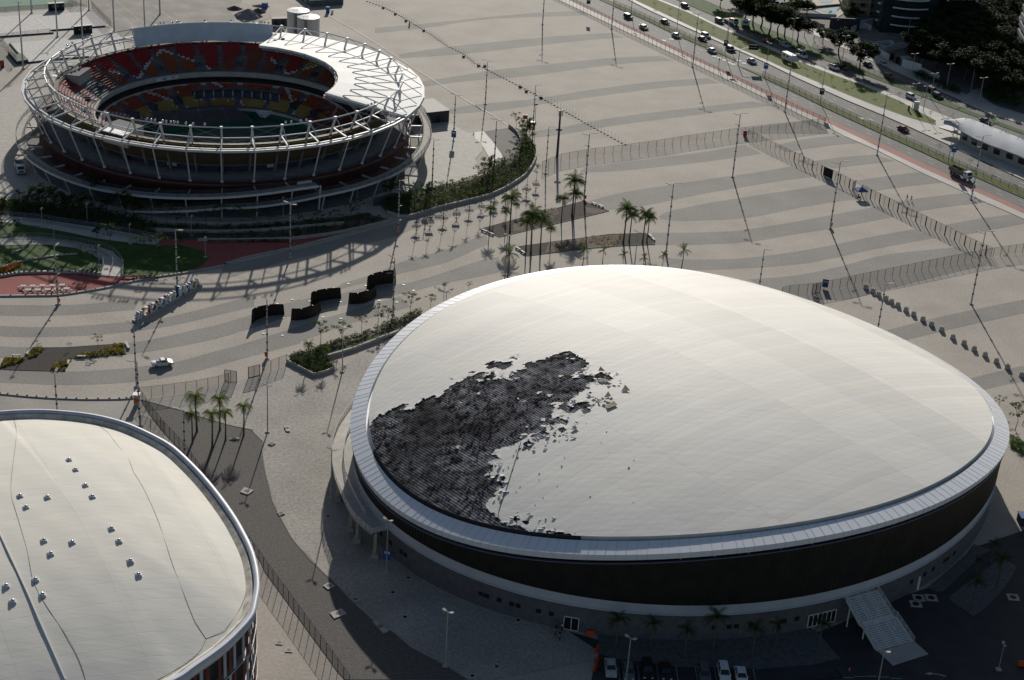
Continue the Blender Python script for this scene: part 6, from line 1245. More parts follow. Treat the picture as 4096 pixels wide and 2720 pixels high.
# orange bins
bn = thing('litter_bin', '', 'litter bin'); MB().loft([[(.28 * math.cos(t), .28 * math.sin(t), .45) for t in np.linspace(0, 5.5, 8)], [(.34 * math.cos(t), .34 * math.sin(t), 1.25) for t in np.linspace(0, 5.5, 8)]], cap=True).build('bin', M_ORANGE, bn); MB().tube((0, 0, 1.25), (0, 0, 1.42), .36, .1, 8).build('lid', M_ORANGE, bn)
BN = Kind(bn)
for cr, x, y, lb in ((cE, 543, 1306, 'orange litter bin on the lamp beside the white tables'), (cF, 1601, 635, 'orange litter bin on the lamp where the red paving ends'), (cK, 380, 238, 'orange litter bin on the lamp by the curved black walls'), (cI, 584, 822, 'orange litter bin on the tall lamp between gazebo and dome'), (cC, 497, 1130, 'orange litter bin beside the small generator'), (cC, 943, 870 + 0, 'orange litter bin by the upper mulch bed lamp')): BN.place(cr.p(x, y) if lb[-5:] != ' lamp' or 'mulch' not in lb else cH.p(944, 432), 0, lb, 'orange litter bins', 1.15)
tag(MB().box((0, 0, .9), (1.1, 1.1, 1.8)).box((0, 0, 1.9), (1.3, 1.3, .15), mi=1).build('fire_point', [mat('signal_red', (.45, .03, .02), .5), M_CONC], loc=(*cI.p(-30, 168), 0)), 'small red cabinet at the junction of the plaza fences', 'cabinet')
p = cC.p(428, 1065); k_ = thing('notice_board', 'red and white notice totem standing above the hedge tip', 'sign', p)
for x in (-.7, .7): MB().box((x, 0, 1.6), (.15, .15, 3.2)).build('leg', M_WHITE, k_)
MB().box((0, 0, 2.3), (1.5, .12, 1.3)).build('board', MATS['signal_red'], k_)
p = cJ.p(1262, 665); k_ = thing('kiosk', 'white kiosk totem with an orange panel by the fence corner lamp', 'kiosk', p); MB().box((0, 0, 1.2), (1.0, 1.0, 2.4)).build('body', M_CONC, k_); MB().box((0, 0, 2.5), (1.5, 1.5, .12)).build('roof', M_WHITE, k_); MB().box((0, -.52, 1.2), (.8, .04, 1.1)).build('panel', M_ORANGE, k_)
p = cC.p(490, 1080); k_ = thing('generator', 'small yellow light tower generator on wheels beside a lamp post', 'generator', p); MB().box((0, 0, .95), (1.9, 1.1, .8)).build('housing', mat('generator_yellow', (.35, .34, .08), .5), k_)
for x in (-.6, .6): MB().tube((x, -.6, .4), (x, .6, .4), .4, n=10).build('wheel', M_TYRE, k_)
MB().tube((.8, 0, .6), (.8, 0, 7.), .08, n=5).build('mast', M_DARK, k_); MB().box((.8, 0, 7.1), (1.2, .3, .4)).build('lamp_head', M_DARK, k_)
# ---- black curved walls
def curvedwall(pts_, h0, h1, lb, marks=False):
    q = spline(cS9(pts_), 6); n = len(q); cx0, cy0 = q[n // 2]; root = thing('memorial_wall', lb, 'curved wall', (cx0, cy0, 0)); q = [(x - cx0, y - cy0) for x, y in q]
    th = .5; inn = []
    for i in range(n):
        a, b = q[max(0, i - 1)], q[min(n - 1, i + 1)]; t = math.atan2(b[1] - a[1], b[0] - a[0]); inn.append((q[i][0] - math.sin(t) * th, q[i][1] + math.cos(t) * th))
    zz = [lerp(h0, h1, i / (n - 1)) for i in range(n)]; end = .55
    def sh(P_, i, k): 
        t = i / (n - 1); d = (t - .5) * -2 * .25 * k; a, b = P_[0], P_[-1]; L_ = math.dist(a, b); return (P_[i][0] + (b[0] - a[0]) / L_ * d, P_[i][1] + (b[1] - a[1]) / L_ * d)
    mk = lambda P_, f, z=None: [(*sh(P_, i, f), (0 if f == 0 else zz[i]) if z is None else z) for i in range(n)]
    mb = MB().loft([mk(q, 0), mk(q, 1), mk(q, 1)], False); mb.loft([mk(inn, 1), mk(inn, 0)], False)
    mb.add([mk(q, 0)[0], mk(inn, 0)[0], mk(inn, 1)[0], mk(q, 1)[0]], [(0, 1, 2, 3)]).add([mk(q, 0)[-1], mk(inn, 0)[-1], mk(inn, 1)[-1], mk(q, 1)[-1]], [(3, 2, 1, 0)])
    mb.build('panel', mat('black_bronze_panel', (.016, .012, .010), .55, .2, 2), root)
    mb = MB()
    for i in range(3, n - 3):
        if i % 5 == 0: continue
        for r_ in range(7):
            z = .5 + r_ * .28; a, b = sh(q, i, z / 3), sh(q, min(n - 1, i + 1), z / 3); t = math.atan2(b[1] - a[1], b[0] - a[0]); mb.bar((a[0] + math.sin(t) * .03, a[1] - math.cos(t) * .03, z), (lerp(a[0], b[0], .6) + math.sin(t) * .03, lerp(a[1], b[1], .6) - math.cos(t) * .03, z), .02, .06)
    mb.build('name_rows', mat('bronze_lettering', (.055, .042, .035), .6), root)
    for f in (.3, .62): 
        i = int(f * n); a = sh(q, i, 1); b = sh(inn, i, 1); MB().bar((a[0], a[1], zz[i] - .05), (b[0], b[1], zz[i] - .05), .08, .12).build('cross_tie', M_WHITE, root)
    if marks:
        mb = MB()
        for k in range(5):
            i = n - 3; a = sh(q, i - 1, 1); t = math.atan2(q[i][1] - q[i - 1][1], q[i][0] - q[i - 1][0]); cx1, cz1 = .28 * k, zz[i] - .45 - (.13 if k % 2 else 0)
            for s_ in range(10):
                w0, w1 = s_ * .628, (s_ + 1) * .628; mb.bar((a[0] - 1.2 + (cx1 + .15 * math.cos(w0)) * math.cos(t), a[1] - .12 + (cx1 - 1.2) * math.sin(t), cz1 + .15 * math.sin(w0)), (a[0] - 1.2 + (cx1 + .15 * math.cos(w1)) * math.cos(t), a[1] - .12 + (cx1 - 1.2) * math.sin(t), cz1 + .15 * math.sin(w1)), .03, .045)
        mb.build('emblem', M_WHITE, root)
curvedwall([(190, 832), (205, 815), (235, 800), (290, 785), (345, 776), (402, 773)], 3.2, 2.5, 'leftmost of the five curved black name walls')
curvedwall([(443, 810), (490, 812), (540, 806), (590, 790), (628, 770), (648, 748)], 2.7, 3.0, 'curved black name wall second from the left')
curvedwall([(588, 716), (600, 702), (635, 688), (680, 676), (730, 667), (785, 662)], 3.2, 2.6, 'curved black name wall in the middle of the five')
curvedwall([(830, 699), (870, 702), (915, 700), (960, 688), (1000, 668), (1023, 645)], 2.6, 3.1, 'curved black name wall fourth from the left')
curvedwall([(966, 606), (980, 594), (1015, 580), (1055, 571), (1100, 564), (1154, 561)], 3.2, 3.4, 'rightmost of the five curved black name walls with white rings emblem', True)
for i, (x, y) in enumerate(((735, 595), (832, 567), (951, 580), (1205, 574), (1273, 612), (1159, 691), (1040, 680), (780, 689), (661, 791), (388, 915), (260, 903), (570, 684), (454, 673), (353, 701), (782, 801), (392, 798))):
    p = cS9.p(x, y); tag(MB().box((0, 0, .04), (.55, .3, .06)).build('ground_light', M_WHITE, loc=(p[0], p[1], .05)), 'small square ground light set in the paving round the curved black walls', 'ground light', 'ground lights round the curved walls')
# ---- the giant letters
A_, B_ = cU.p(85, 1275), cU.p(1975, 195); L_ = math.dist(A_, B_); t = math.atan2(B_[1] - A_[1], B_[0] - A_[0]); sg = thing('letter_sign', 'giant white letters with coloured sides spelling #CIDADEOLÍMPICA on a long concrete plinth', 'sign', (A_[0], A_[1], 0), t)
MB().box((L_ / 2, .75, .22), (L_, 1.9, .44)).build('plinth', M_CONC, sg)
cols = [(.55, .58, .62), (.50, .22, .08), (.05, .05, .07), (.25, .03, .06), (.16, .12, .11), (.12, .32, .42), (.45, .18, .20), (.55, .56, .58), (.10, .06, .06), (.03, .05, .16), (.05, .34, .34), (.06, .06, .08), (.10, .26, .42), (.04, .34, .33), (.62, .38, .04)]
sx = [(165, 10), (330, 0), (470, 0), (565, 0), (700, 0), (835, 0), (965, 0), (1085, 0), (1210, 0), (1300, 0), (1410, 0), (1545, 0), (1640, 0), (1745, 0), (1855, 0)]
for i, ch in enumerate('#CIDADEOLÍMPICA'):
    cu = bpy.data.curves.new('letter', 'FONT'); cu.body = ch; cu.size = 2.95; cu.extrude = .38; cu.offset = .05; cu.align_x = 'CENTER'; cu.resolution_u = 4
    o = bpy.data.objects.new('letter', cu); COL.objects.link(o); bpy.context.view_layer.update(); me = bpy.data.meshes.new_from_object(o); bpy.data.objects.remove(o)
    me.name = 'letter'; me.materials.clear(); me.materials.append(M_WHITE); me.materials.append(mat('letter_side_%s' % 'abcdefghijklmno'[i], cols[i], .5, .25, 1.2, col2=tuple(min(1, c * .35 + .12 * ((j + i) % 3)) for j, c in enumerate(cols[i]))))
    for p_ in me.polygons: p_.material_index = 0 if p_.normal.z > .9 else 1
    o = bpy.data.objects.new('letter', me); COL.objects.link(o); o.parent = sg; f_ = (sx[i][0] - 85) / (1975 - 85)
    o.location = (f_ * L_ + .1, .55, .44); o.rotation_euler = (R(90), 0, 0); o.scale = (1.17, 1.0, 1)
# ---- white tables
tb = thing('picnic_table', '', 'table'); MB().box((0, 0, .76), (1.35, 1.0, .1)).build('table_top', M_BSTONE, tb); MB().tube((0, 0, 0), (0, 0, .75), .12, n=6).build('table_leg', M_WHITE, tb)
for x, y in ((1.05, 0), (-1.05, 0), (0, .95), (0, -.95)): MB().box((x, y, .46), (.42, .42, .08)).tube((x, y, 0), (x, y, .45), .07, n=6).build('stool', M_BSTONE, tb)
TB = Kind(tb)
for i, (x, y) in enumerate(((245, 1345), (345, 1345), (447, 1340), (550, 1338), (650, 1334))): TB.place(cZ1.p(x, y), R(4), '%s white picnic table from the left in the upper row' % ORD[i], 'white picnic tables on the red paving')
for i, (x, y) in enumerate(((297, 1385), (398, 1385), (500, 1382), (600, 1378), (700, 1372))): TB.place(cZ1.p(x, y), R(4), '%s white picnic table from the left in the lower row' % ORD[i], 'white picnic tables on the red paving')
wb = thing('white_bench', '', 'bench'); MB().box((0, 0, .45), (2.4, .5, .12)).build('seat', M_BSTONE, wb)
for x in (-1., 1.): MB().box((x, 0, .2), (.25, .5, .4)).build('leg', M_CONC, wb)
WB = Kind(wb)
for (cr, x, y, x2, y2), lb in zip(((cJ, 110, 222, 192, 224), (cJ, 248, 215, 265, 165), (cJ, 710, 232, 795, 232), (cJ, 622, 305, 635, 268), (cJ, 1158, 98, 1190, 160), (cH, 55, 690, 105, 712), (cH, 112, 715, 160, 735), (cH, 350, 842, 388, 865), (cH, 392, 872, 430, 897), (cH, 1000, 458, 1045, 475), (cH, 1058, 478, 1104, 498), (cH, 1492, 735, 1515, 755), (cH, 1518, 762, 1542, 785)),
    ('white bench at the left of the yellow-edged bed, horizontal', 'white bench at the left of the yellow-edged bed, upright', 'white bench below the middle of the yellow-edged bed', 'white bench upright against the lower right part of the bed', 'bent white bench at the right end of the yellow-edged bed', 'upper white bench at the left end of the upper mulch bed', 'lower white bench at the left end of the upper mulch bed', 'upper white bench at the left end of the curved bed', 'lower white bench at the left end of the curved bed', 'upper white bench at the right end of the upper mulch bed', 'lower white bench at the right end of the upper mulch bed', 'upper white bench at the right end of the curved bed', 'lower white bench at the right end of the curved bed')):
    a, b = cr.p(x, y), cr.p(x2, y2); L_ = math.dist(a, b); WB.place(((a[0] + b[0]) / 2, (a[1] + b[1]) / 2, 0), math.atan2(b[1] - a[1], b[0] - a[0]), lb, 'white benches round the beds', (max(.7, L_ / 2.6), 1, 1))
# ================================================================ VEHICLES
def paint(c, name): return mat('car_paint_' + name, c, .42, spec=.4)
def car(name, cat, paintm, L_=4.3, W_=1.75, H_=1.45, style='sedan'):
    root = thing(name, '', cat); h2 = W_ / 2
    if style == 'sedan': P_ = [(-.5, .45), (-.5, .62), (-.47, .90), (-.33, .95), (-.2, .98), (.2, .98), (.32, .92), (.49, .72), (.5, .5)]; C_ = [(-.36, .95), (-.22, H_), (.08, H_), (.25, .96)]
    elif style == 'suv': P_ = [(-.5, .5), (-.5, .7), (-.49, 1.0), (-.4, 1.05), (-.2, 1.06), (.2, 1.05), (.3, 1.0), (.49, .85), (.5, .55)]; C_ = [(-.48, 1.03), (-.43, H_), (.08, H_), (.24, 1.03)]
    elif style == 'pickup': P_ = [(-.5, .45), (-.5, .65), (-.5, .95), (-.3, .96), (-.1, .97), (.15, .97), (.28, .95), (.47, .75), (.5, .5)]; C_ = [(-.1, .97), (-.06, H_), (.1, H_), (.26, .96)]
    elif style == 'van': P_ = [(-.5, .5), (-.5, .7), (-.5, 1.1), (-.3, 1.1), (0, 1.1), (.2, 1.1), (.33, 1.05), (.48, .85), (.5, .5)]; C_ = [(-.5, 1.1), (-.49, H_), (.16, H_), (.34, 1.08)]
    mb = MB(); rg = []
    for s_, ins in ((-1, 1.), (-1, .97), (1, .97), (1, 1.)): pass
    prof_ = [(x * L_, z) for x, z in P_]; bot = [(-.5 * L_, .28), (.5 * L_, .28)]; outl = [bot[0]] + prof_ + [bot[1]]
    L0 = [(x, -h2, z) for x, z in outl]; L1 = [(x * .985, -h2 * .93, z + (.03 if z > .8 else 0)) for x, z in outl]; R1_ = [(x, -y, z) for x, y, z in L1]; R0 = [(x, -y, z) for x, y, z in L0]
    nn = len(outl); mb.loft([L0, L1, R1_, R0], False); mb.add(L0, [tuple(range(nn))]); mb.add(R0, [tuple(reversed(range(nn)))])
    body = mb.build('body', paintm, root, False)
    cb = [(x * L_, z) for x, z in C_]; lo_, hi_ = h2 * .93, h2 * .72
    g = MB(); V_ = [(cb[0][0], -lo_, cb[0][1]), (cb[1][0], -hi_, cb[1][1] - .02), (cb[2][0], -hi_, cb[2][1] - .02), (cb[3][0], -lo_, cb[3][1])]; V2 = [(x, -y, z) for x, y, z in V_]
    g.add(V_ + V2, [(0, 1, 2, 3), (7, 6, 5, 4), (0, 4, 5, 1), (2, 6, 7, 3)]); g.build('windows', M_GLASS, root)
    r_ = MB(); r_.box(((cb[1][0] + cb[2][0]) / 2, 0, H_), (cb[2][0] - cb[1][0] + .12, hi_ * 2 + .04, .07))
    for s_ in (-1, 1):
        for a, b in ((0, 1), (2, 3)): r_.bar((cb[a][0], s_ * (lo_ if a in (0, 3) else hi_), cb[a][1]), (cb[b][0], s_ * (hi_ if b in (1, 2) else lo_), cb[b][1]), .07, .07)
        xm = (cb[1][0] + cb[2][0]) / 2; r_.bar((xm, s_ * lo_, cb[0][1]), (xm, s_ * hi_, H_), .07, .05)
    r_.build('roof', paintm, root)
    for x in (-.31, .31):
        for s_ in (-1, 1):
            wh = MB().tube((x * L_, s_ * (h2 - .2), .32), (x * L_, s_ * (h2 + .01), .32), .32, n=12).build('wheel', M_TYRE, root); MB().tube((x * L_, s_ * (h2 + .01), .32), (x * L_, s_ * (h2 + .03), .32), .18, n=8).build('rim', M_GALV, wh)
    for s_ in (-1, 1):
        MB().box((L_ * .49, s_ * h2 * .7, .68), (.1, .38, .14)).build('headlight', M_WHITE, root); MB().box((-L_ * .497, s_ * h2 * .75, .78), (.06, .26, .18)).build('tail_light', mat('tail_red', (.35, .01, .01), .3), root)
        MB().box((cb[3][0] - .25, s_ * (h2 + .08), .98), (.14, .18, .12)).build('mirror', paintm, root)
    if style == 'pickup': MB().box((-.31 * L_, 0, .965), (.34 * L_, W_ * .8, .02)).build('cargo_bed', M_BLACK, root); MB().box((-.2 * L_, .1, 1.1), (.5, .9, .3)).build('cargo', M_BLUE, root); MB().box((-.38 * L_, -.1, 1.03), (.7, .8, .14)).build('cargo', M_GALV, root)
    return root
PC = {'black': (.012, .012, .014), 'silver': (.42, .43, .45), 'white': (.72, .72, .72), 'yellow': (.42, .40, .10), 'green': (.02, .05, .045), 'red': (.16, .015, .02), 'darkred': (.07, .012, .012), 'grey': (.12, .125, .13), 'bright_red': (.35, .03, .02), 'blue': (.05, .07, .12)}
def rdir(x, y): 
    a, b = G(x, y), G(x + 60, y + 28.5); return math.atan2(b[1] - a[1], b[0] - a[0])
CARS = [(cY5, 245, 290, 'black', 'suv', 0, 'black off-road car on the avenue ahead of the yellow taxi'), (cY5, 490, 455, 'yellow', 'sedan', 0, 'pale yellow sedan on the near side of the avenue'), (cY5, 820, 370, 'black', 'sedan', 0, 'black car on the far lanes opposite the yellow sedan'), (cY5, 1000, 585, 'silver', 'sedan', 0, 'silver sedan on the near lanes below the yellow sedan'),
        (cY5, 1465, 590, 'silver', 'suv', 0, 'silver car behind the black car on the far lanes'), (cY5, 1412, 640, 'black', 'sedan', 0, 'black car in front of the silver car by the median'), (cY5, 1565, 825, 'silver', 'sedan', 0, 'silver sedan beside the tip of the median'), (cY5, 1858, 800, 'green', 'suv', 0, 'dark green car at the gap in the median'), (cY5, 2190, 990, 'silver', 'sedan', 0, 'silver sedan right of the avenue gap, last before the bend'),
        (cY5, 1140, 125, 'black', 'suv', 0, 'black car topmost on the frontage road'), (cY5, 1680, 360, 'grey', 'suv', 0, 'grey car behind the flatbed truck on the frontage road'), (cY1, 240, 80, 'bright_red', 'sedan', 0, 'red car on the frontage road under the trees'), (cY1, 480, 130, 'silver', 'suv', 0, 'silver estate car ahead of the white van'), (cY1, 1168, 445, 'white', 'suv', 0, 'white estate car in the sunlit gap of the frontage road'), (cY1, 1285, 445, 'darkred', 'suv', 0, 'dark red car touching the white estate car'),
        (cY1, 1862, 395, 'silver', 'sedan', -.25, 'silver sedan parked by the broken white wall'), (cY1, 1935, 572, 'grey', 'suv', 0, 'grey hatchback on the side street'), (cY1, 1640, 400, 'black', 'sedan', 0, 'black car half under the tree by the side street'), (cY2, 350, 545, 'red', 'sedan', 0, 'dark red sedan alone on the avenue left of the bus station'), (cY2, 450, 140, 'white', 'suv', 0, 'white off-road car beside the white cabinet'), (cY2, 722, 65, 'darkred', 'suv', 0, 'dark red car in the shade before the dark trees'), (cY2, 782, 130, 'black', 'suv', 0, 'black car in the shade before the dark trees'), (cY2, 1380, 445, 'blue', 'sedan', 0, 'dark car behind the bus station roof'),
        (cX, 700, 75, 'black', 'sedan', .3, 'black car parked in the tree-shaded lot at the top'), (cX, 600, 65, 'blue', 'suv', .3, 'dark blue car parked in the tree-shaded lot at the top')]
kinds = {}
for cr, x, y, c, st_, dt, lb in CARS:
    if (c, st_) not in kinds: kinds[(c, st_)] = Kind(car('parked_car' if False else 'car', 'car', paint(PC[c], c), 4.5, 1.8, 1.45 if st_ == 'sedan' else 1.68, st_))
    sx_, sy_ = cr.s(x, y); p = G(sx_, sy_); kinds[(c, st_)].place((p[0], p[1], .13), rdir(sx_, sy_) + dt, lb, 'cars on the avenue and side streets')
for cr, x, y, c, st_, lb in ((cN, 1072, 1300, 'silver', 'sedan', 'silver sedan parked leftmost in the shaded car park'), (cN, 1228, 1330, 'grey', 'sedan', 'dark sedan parked beside the leftmost silver one'), (cN, 1398, 1320, 'black', 'suv', 'black car parked in the middle of the shaded row'), (cN, 1565, 1330, 'black', 'sedan', 'black car parked right of the middle of the shaded row'), (cN, 1905, 1360, 'grey', 'suv', 'grey van-like car parked left of the two white cars'), (cN, 2080, 1350, 'white', 'suv', 'white car parked left of the white sedan'), (cN, 2232, 1370, 'white', 'sedan', 'white sedan parked rightmost in the shaded row')):
    if (c, st_) not in kinds: kinds[(c, st_)] = Kind(car('car', 'car', paint(PC[c], c), 4.5, 1.8, 1.45 if st_ == 'sedan' else 1.68, st_))
    p = cr.p(x, y); kinds[(c, st_)].place((p[0], p[1], .07), R(-88), lb, 'cars parked in the shaded car park')
pk = car('pickup_truck', 'pickup', paint(PC['white'], 'white'), 4.6, 1.75, 1.5, 'pickup'); a, b = cJ.p(1410, 322), cJ.p(1580, 300); pk.location = ((a[0] + b[0]) / 2, (a[1] + b[1]) / 2 + .3, .12); pk.rotation_euler = (0, 0, math.atan2(b[1] - a[1], b[0] - a[0])); tag(pk, 'small white pickup truck with blue cargo on the open plaza', 'pickup')
vn = car('van', 'van', paint(PC['white'], 'white'), 5.2, 1.95, 2.4, 'van'); s_ = cY1.s(718, 275); p = G(*s_); vn.location = (p[0], p[1], .13); vn.rotation_euler = (0, 0, rdir(*s_)); tag(vn, 'white delivery van on the frontage road', 'van')
def truck(label, p, rz, name='dump_truck', bedc=(.20, .17, .15), cab=(.66, .68, .72), flat=False, L_=7.6):
    root = thing(name, label, 'truck', (p[0], p[1], .13), rz); cm = mat('truck_cab_' + name, cab, .35, spec=.5); bm_ = mat('truck_bed_' + name, bedc, .8, .25, 1.2)
    MB().box((-.4, 0, .85), (L_ * .95, .9, .3)).build('chassis', M_DARK, root)
    c = MB().loft([[(L_ / 2 - 2.1, -1.1, .7), (L_ / 2, -1.1, .7), (L_ / 2, 1.1, .7), (L_ / 2 - 2.1, 1.1, .7)], [(L_ / 2 - 2.1, -1.1, 1.7), (L_ / 2 - .05, -1.1, 1.6), (L_ / 2 - .05, 1.1, 1.6), (L_ / 2 - 2.1, 1.1, 1.7)], [(L_ / 2 - 2.0, -1.0, 2.6), (L_ / 2 - .7, -1.0, 2.6), (L_ / 2 - .7, 1.0, 2.6), (L_ / 2 - 2.0, 1.0, 2.6)]], cap=True).build('cab', cm, root)
    MB().add([(L_ / 2 - .08, -.9, 1.75), (L_ / 2 - .08, .9, 1.75), (L_ / 2 - .64, .85, 2.5), (L_ / 2 - .64, -.85, 2.5)], [(0, 1, 2, 3)]).box((L_ / 2 - 1.35, 0, 2.08), (.8, 2.16, .5)).build('windows', M_GLASS, root)
    MB().box((L_ / 2 + .02, 0, 1.15), (.06, 1.4, .45)).build('grille', M_DARK, root)
    x0, x1 = -L_ / 2, L_ / 2 - 2.5
    if flat: MB().box(((x0 + x1) / 2, 0, 1.15), (x1 - x0, 2.2, .16)).build('flatbed', mat('pale_bed', (.5, .46, .4), .8), root); MB().box((x1 - 1, 0, 1.7), (1.6, 1.4, 1.0)).build('crane_base', M_ORANGE, root)
    else:
        for s_ in (-1, 1): MB().box(((x0 + x1) / 2, s_ * 1.12, 1.75), (x1 - x0, .1, 1.25)).build('bed_side', bm_, root)
        MB().box((x0, 0, 1.75), (.1, 2.3, 1.25)).build('tailgate', bm_, root); MB().box((x1, 0, 1.9), (.12, 2.3, 1.55)).build('headboard', bm_, root)
        MB().box(((x0 + x1) / 2, 0, 1.25), (x1 - x0, 2.2, .2)).build('bed_floor', M_BARK, root)
        mb = MB(); 
        for k in range(12): mb.ball((lerp(x0 + .6, x1 - .6, k / 11), random.uniform(-.4, .4), 1.35), random.uniform(.5, .75), 7, 5, sq=.5)
        o = mb.build('soil_load', M_BARK, root)
    for x in (L_ / 2 - 1.1, -L_ / 2 + 1.1, -L_ / 2 + 2.3):
        for s_ in (-1, 1): w_ = MB().tube((x, s_ * .75, .5), (x, s_ * 1.1, .5), .5, n=12).build('wheel', M_TYRE, root); MB().tube((x, s_ * 1.1, .5), (x, s_ * 1.12, .5), .25, n=8).build('rim', M_GALV, w_)
    return root
s_ = cY2.s(1065, 1125); truck('brown-bodied dump truck with a white cab on the avenue kerb lane', G(*s_), rdir(*s_), L_=8.2)
a, b = cE.p(150, 60), cE.p(228, 115); truck('white truck with an open soil bed parked left under the stadium ramp', ((a[0] + b[0]) / 2 , (a[1] + b[1]) / 2), R(-68), 'tipper_truck', (.50, .50, .48), (.6, .62, .64), L_=6.6)
s_ = cY5.s(1860, 375); truck('flatbed truck with orange gear behind the cab on the frontage road', G(*s_), rdir(*s_), 'flatbed_truck', flat=True, L_=7.5)
s_ = cY1.s(535, 335); p = G(*s_); tr0 = thing('site_trailer', 'white box trailer cabin standing on the grass strip', 'trailer', (p[0], p[1], .28), rdir(*s_)); MB().box((0, 0, 1.6), (6.2, 2.3, 2.4)).build('body', M_WHITE, tr0)
for x in (-1.6, .6): MB().box((x, -1.17, 1.9), (.9, .06, .7)).build('window', M_GLASS, tr0)
for x in (-.4, .4): MB().tube((x, -1.1, .4), (x, 1.1, .4), .4, n=10).build('wheel', M_TYRE, tr0)
# ---- people
def person(label, p, rz, shirt, trousers, pose='walk', skin=(.30, .17, .11), group=None, sh='shirt'):
    root = thing('person', label, 'person', p, rz)
    J = dict(pelvis=(0, 0, .95), chest=(.03, 0, 1.35), neck=(.04, 0, 1.5), head=(.06, 0, 1.66), top=(.05, 0, 1.76))
    if pose == 'walk': legs = [((.02, .09, .92), (.22, .09, .52), (.20, .09, .1), (.36, .09, .05)), ((-.02, -.09, .92), (-.06, -.09, .5), (-.38, -.09, .14), (-.28, -.09, .06))]; arms = [((.03, .19, 1.42), (-.12, .23, 1.16), (-.04, .24, .93)), ((.03, -.19, 1.42), (.14, -.23, 1.18), (.32, -.22, 1.04))]
    elif pose == 'stand': legs = [((0, .09, .92), (.02, .1, .5), (0, .1, .08), (.14, .1, .05)), ((0, -.09, .92), (.02, -.1, .5), (0, -.1, .08), (.14, -.1, .05))]; arms = [((.02, .19, 1.42), (0, .26, 1.15), (.08, .25, .92)), ((.02, -.19, 1.42), (0, -.26, 1.15), (.08, -.25, .92))]
    else:
        J = dict(pelvis=(-.15, 0, .78), chest=(.02, 0, 1.14), neck=(.08, 0, 1.29), head=(.12, 0, 1.45), top=(.12, 0, 1.56)); legs = [((-.13, s * .1, .76), (.28, s * .16, .68), (.22, s * .2, .28), (.36, s * .2, .24)) for s in (1, -1)]; arms = [((.04, s * .19, 1.22), (.2, s * .26, 1.02), (.46, s * .26, 1.0)) for s in (1, -1)]
    def skinmesh(name, chains, m, par):
        vs, es, rs = [], [], []
        for ch in chains:
            st0 = None
            for k, (pt, r_) in enumerate(ch):
                if pt in vs: i = vs.index(pt)
                else: vs.append(pt); rs.append(r_); i = len(vs) - 1
                if st0 is not None: es.append((st0, i))
                st0 = i
        me = bpy.data.meshes.new(name); me.from_pydata(vs, es, []); me.materials.append(m); o = bpy.data.objects.new(name, me); COL.objects.link(o); o.parent = par
        md = o.modifiers.new('skin', 'SKIN'); 
        for i, sv in enumerate(me.skin_vertices[0].data): sv.radius = (rs[i], rs[i]); sv.use_root = (i == 0)
        o.modifiers.new('sub', 'SUBSURF').levels = 1; o.modifiers['sub'].render_levels = 1
        return o
    ch = [[(J['pelvis'], .12), (J['chest'], .13), (J['neck'], .055), (J['head'], .1), (J['top'], .07)]]
    for a, b, c, d in legs: ch.append([(J['pelvis'], .12), (a, .09), (b, .06), (c, .04), (d, .035)])
    for s_, (a, b, c) in zip((1, -1), arms):
        f = (c[0] + .05, c[1], c[2] - .09); ch.append([(J['chest'], .13), (a, .055), (b, .04), (c, .03), (f, .025)])
        for k in range(4): ch.append([(f, .025), ((f[0] + .02 * k - .02, f[1] + .004 * k, f[2] - .075 + .006 * abs(k - 1)), .009)])
        ch.append([(c, .03), ((c[0] + .06, c[1] - s_ * .03, c[2] - .05), .009)])
    hc = Vector(J['head']); ch.append([(J['head'], .1), ((hc.x + .105, hc.y, hc.z - .01), .016)])
    skinmesh('body', ch, mat('skin_%d' % int(skin[0] * 100), skin, .6), root)
    g_ = lambda pt, dz=0: (pt[0], pt[1], pt[2] + dz)
    tr_ch = [[(J['pelvis'], .145), ((J['pelvis'][0], 0, J['pelvis'][2] + .08), .14)]] + [[(J['pelvis'], .145), (a, .105), (b, .075), (tuple(np.add(b, np.subtract(c, b) * .85)), .06)] for a, b, c, d in legs]
    skinmesh('trousers', tr_ch, mat('cloth_' + trousers, {'dark': (.02, .02, .025), 'blue': (.04, .06, .12), 'grey': (.12, .12, .13)}[trousers], .9), root)
    sc_ = [[((J['pelvis'][0], 0, J['pelvis'][2] + .06), .15), (J['chest'], .155), ((J['neck'][0], 0, J['neck'][2] - .05), .08)]] + [[(J['chest'], .155), (a, .072), (tuple(np.add(a, np.subtract(b, a) * .75)), .058)] for a, b, c in arms]
    skinmesh('shirt', sc_, mat('cloth_' + shirt, {'dark': (.03, .03, .035), 'red': (.35, .05, .04), 'white': (.6, .6, .62), 'grey': (.2, .2, .22)}[shirt], .9), root)
    MB().ball((hc.x - .015, 0, hc.z + .045), .115, 10, 6, sq=.9).build('hair', mat('dark_hair', (.012, .009, .008), .8), root)
    mb = MB()
    for s_ in (-1, 1): mb.ball((hc.x + .092, s_ * .035, hc.z + .02), .013, 6, 4)
    mb.box((hc.x + .1, 0, hc.z - .05), (.01, .05, .012)); mb.build('face_features', mat('eye_dark', (.02, .01, .01), .5), root)
    return root
person('person in dark clothes walking on the plaza, left one of the walking pair', (*cI.p(1124, 626), .03), R(200), 'dark', 'dark', 'walk')
person('person in a red top walking on the plaza, right one of the walking pair', (*cI.p(1155, 631), .03), R(185), 'red', 'dark', 'walk')
person('person in a white shirt standing by the hall door beside motorbikes', (*cN.p(640, 950), .07), R(-60), 'white', 'dark', 'stand')
person('person in grey standing by the hall wall left of the white-shirted one', (*cN.p(585, 925), .07), R(-20), 'grey', 'dark', 'stand')
person('person walking alone on the paved yard behind the big trees', (*cX.p(1047, 480), .12), R(-60), 'grey', 'blue', 'stand')
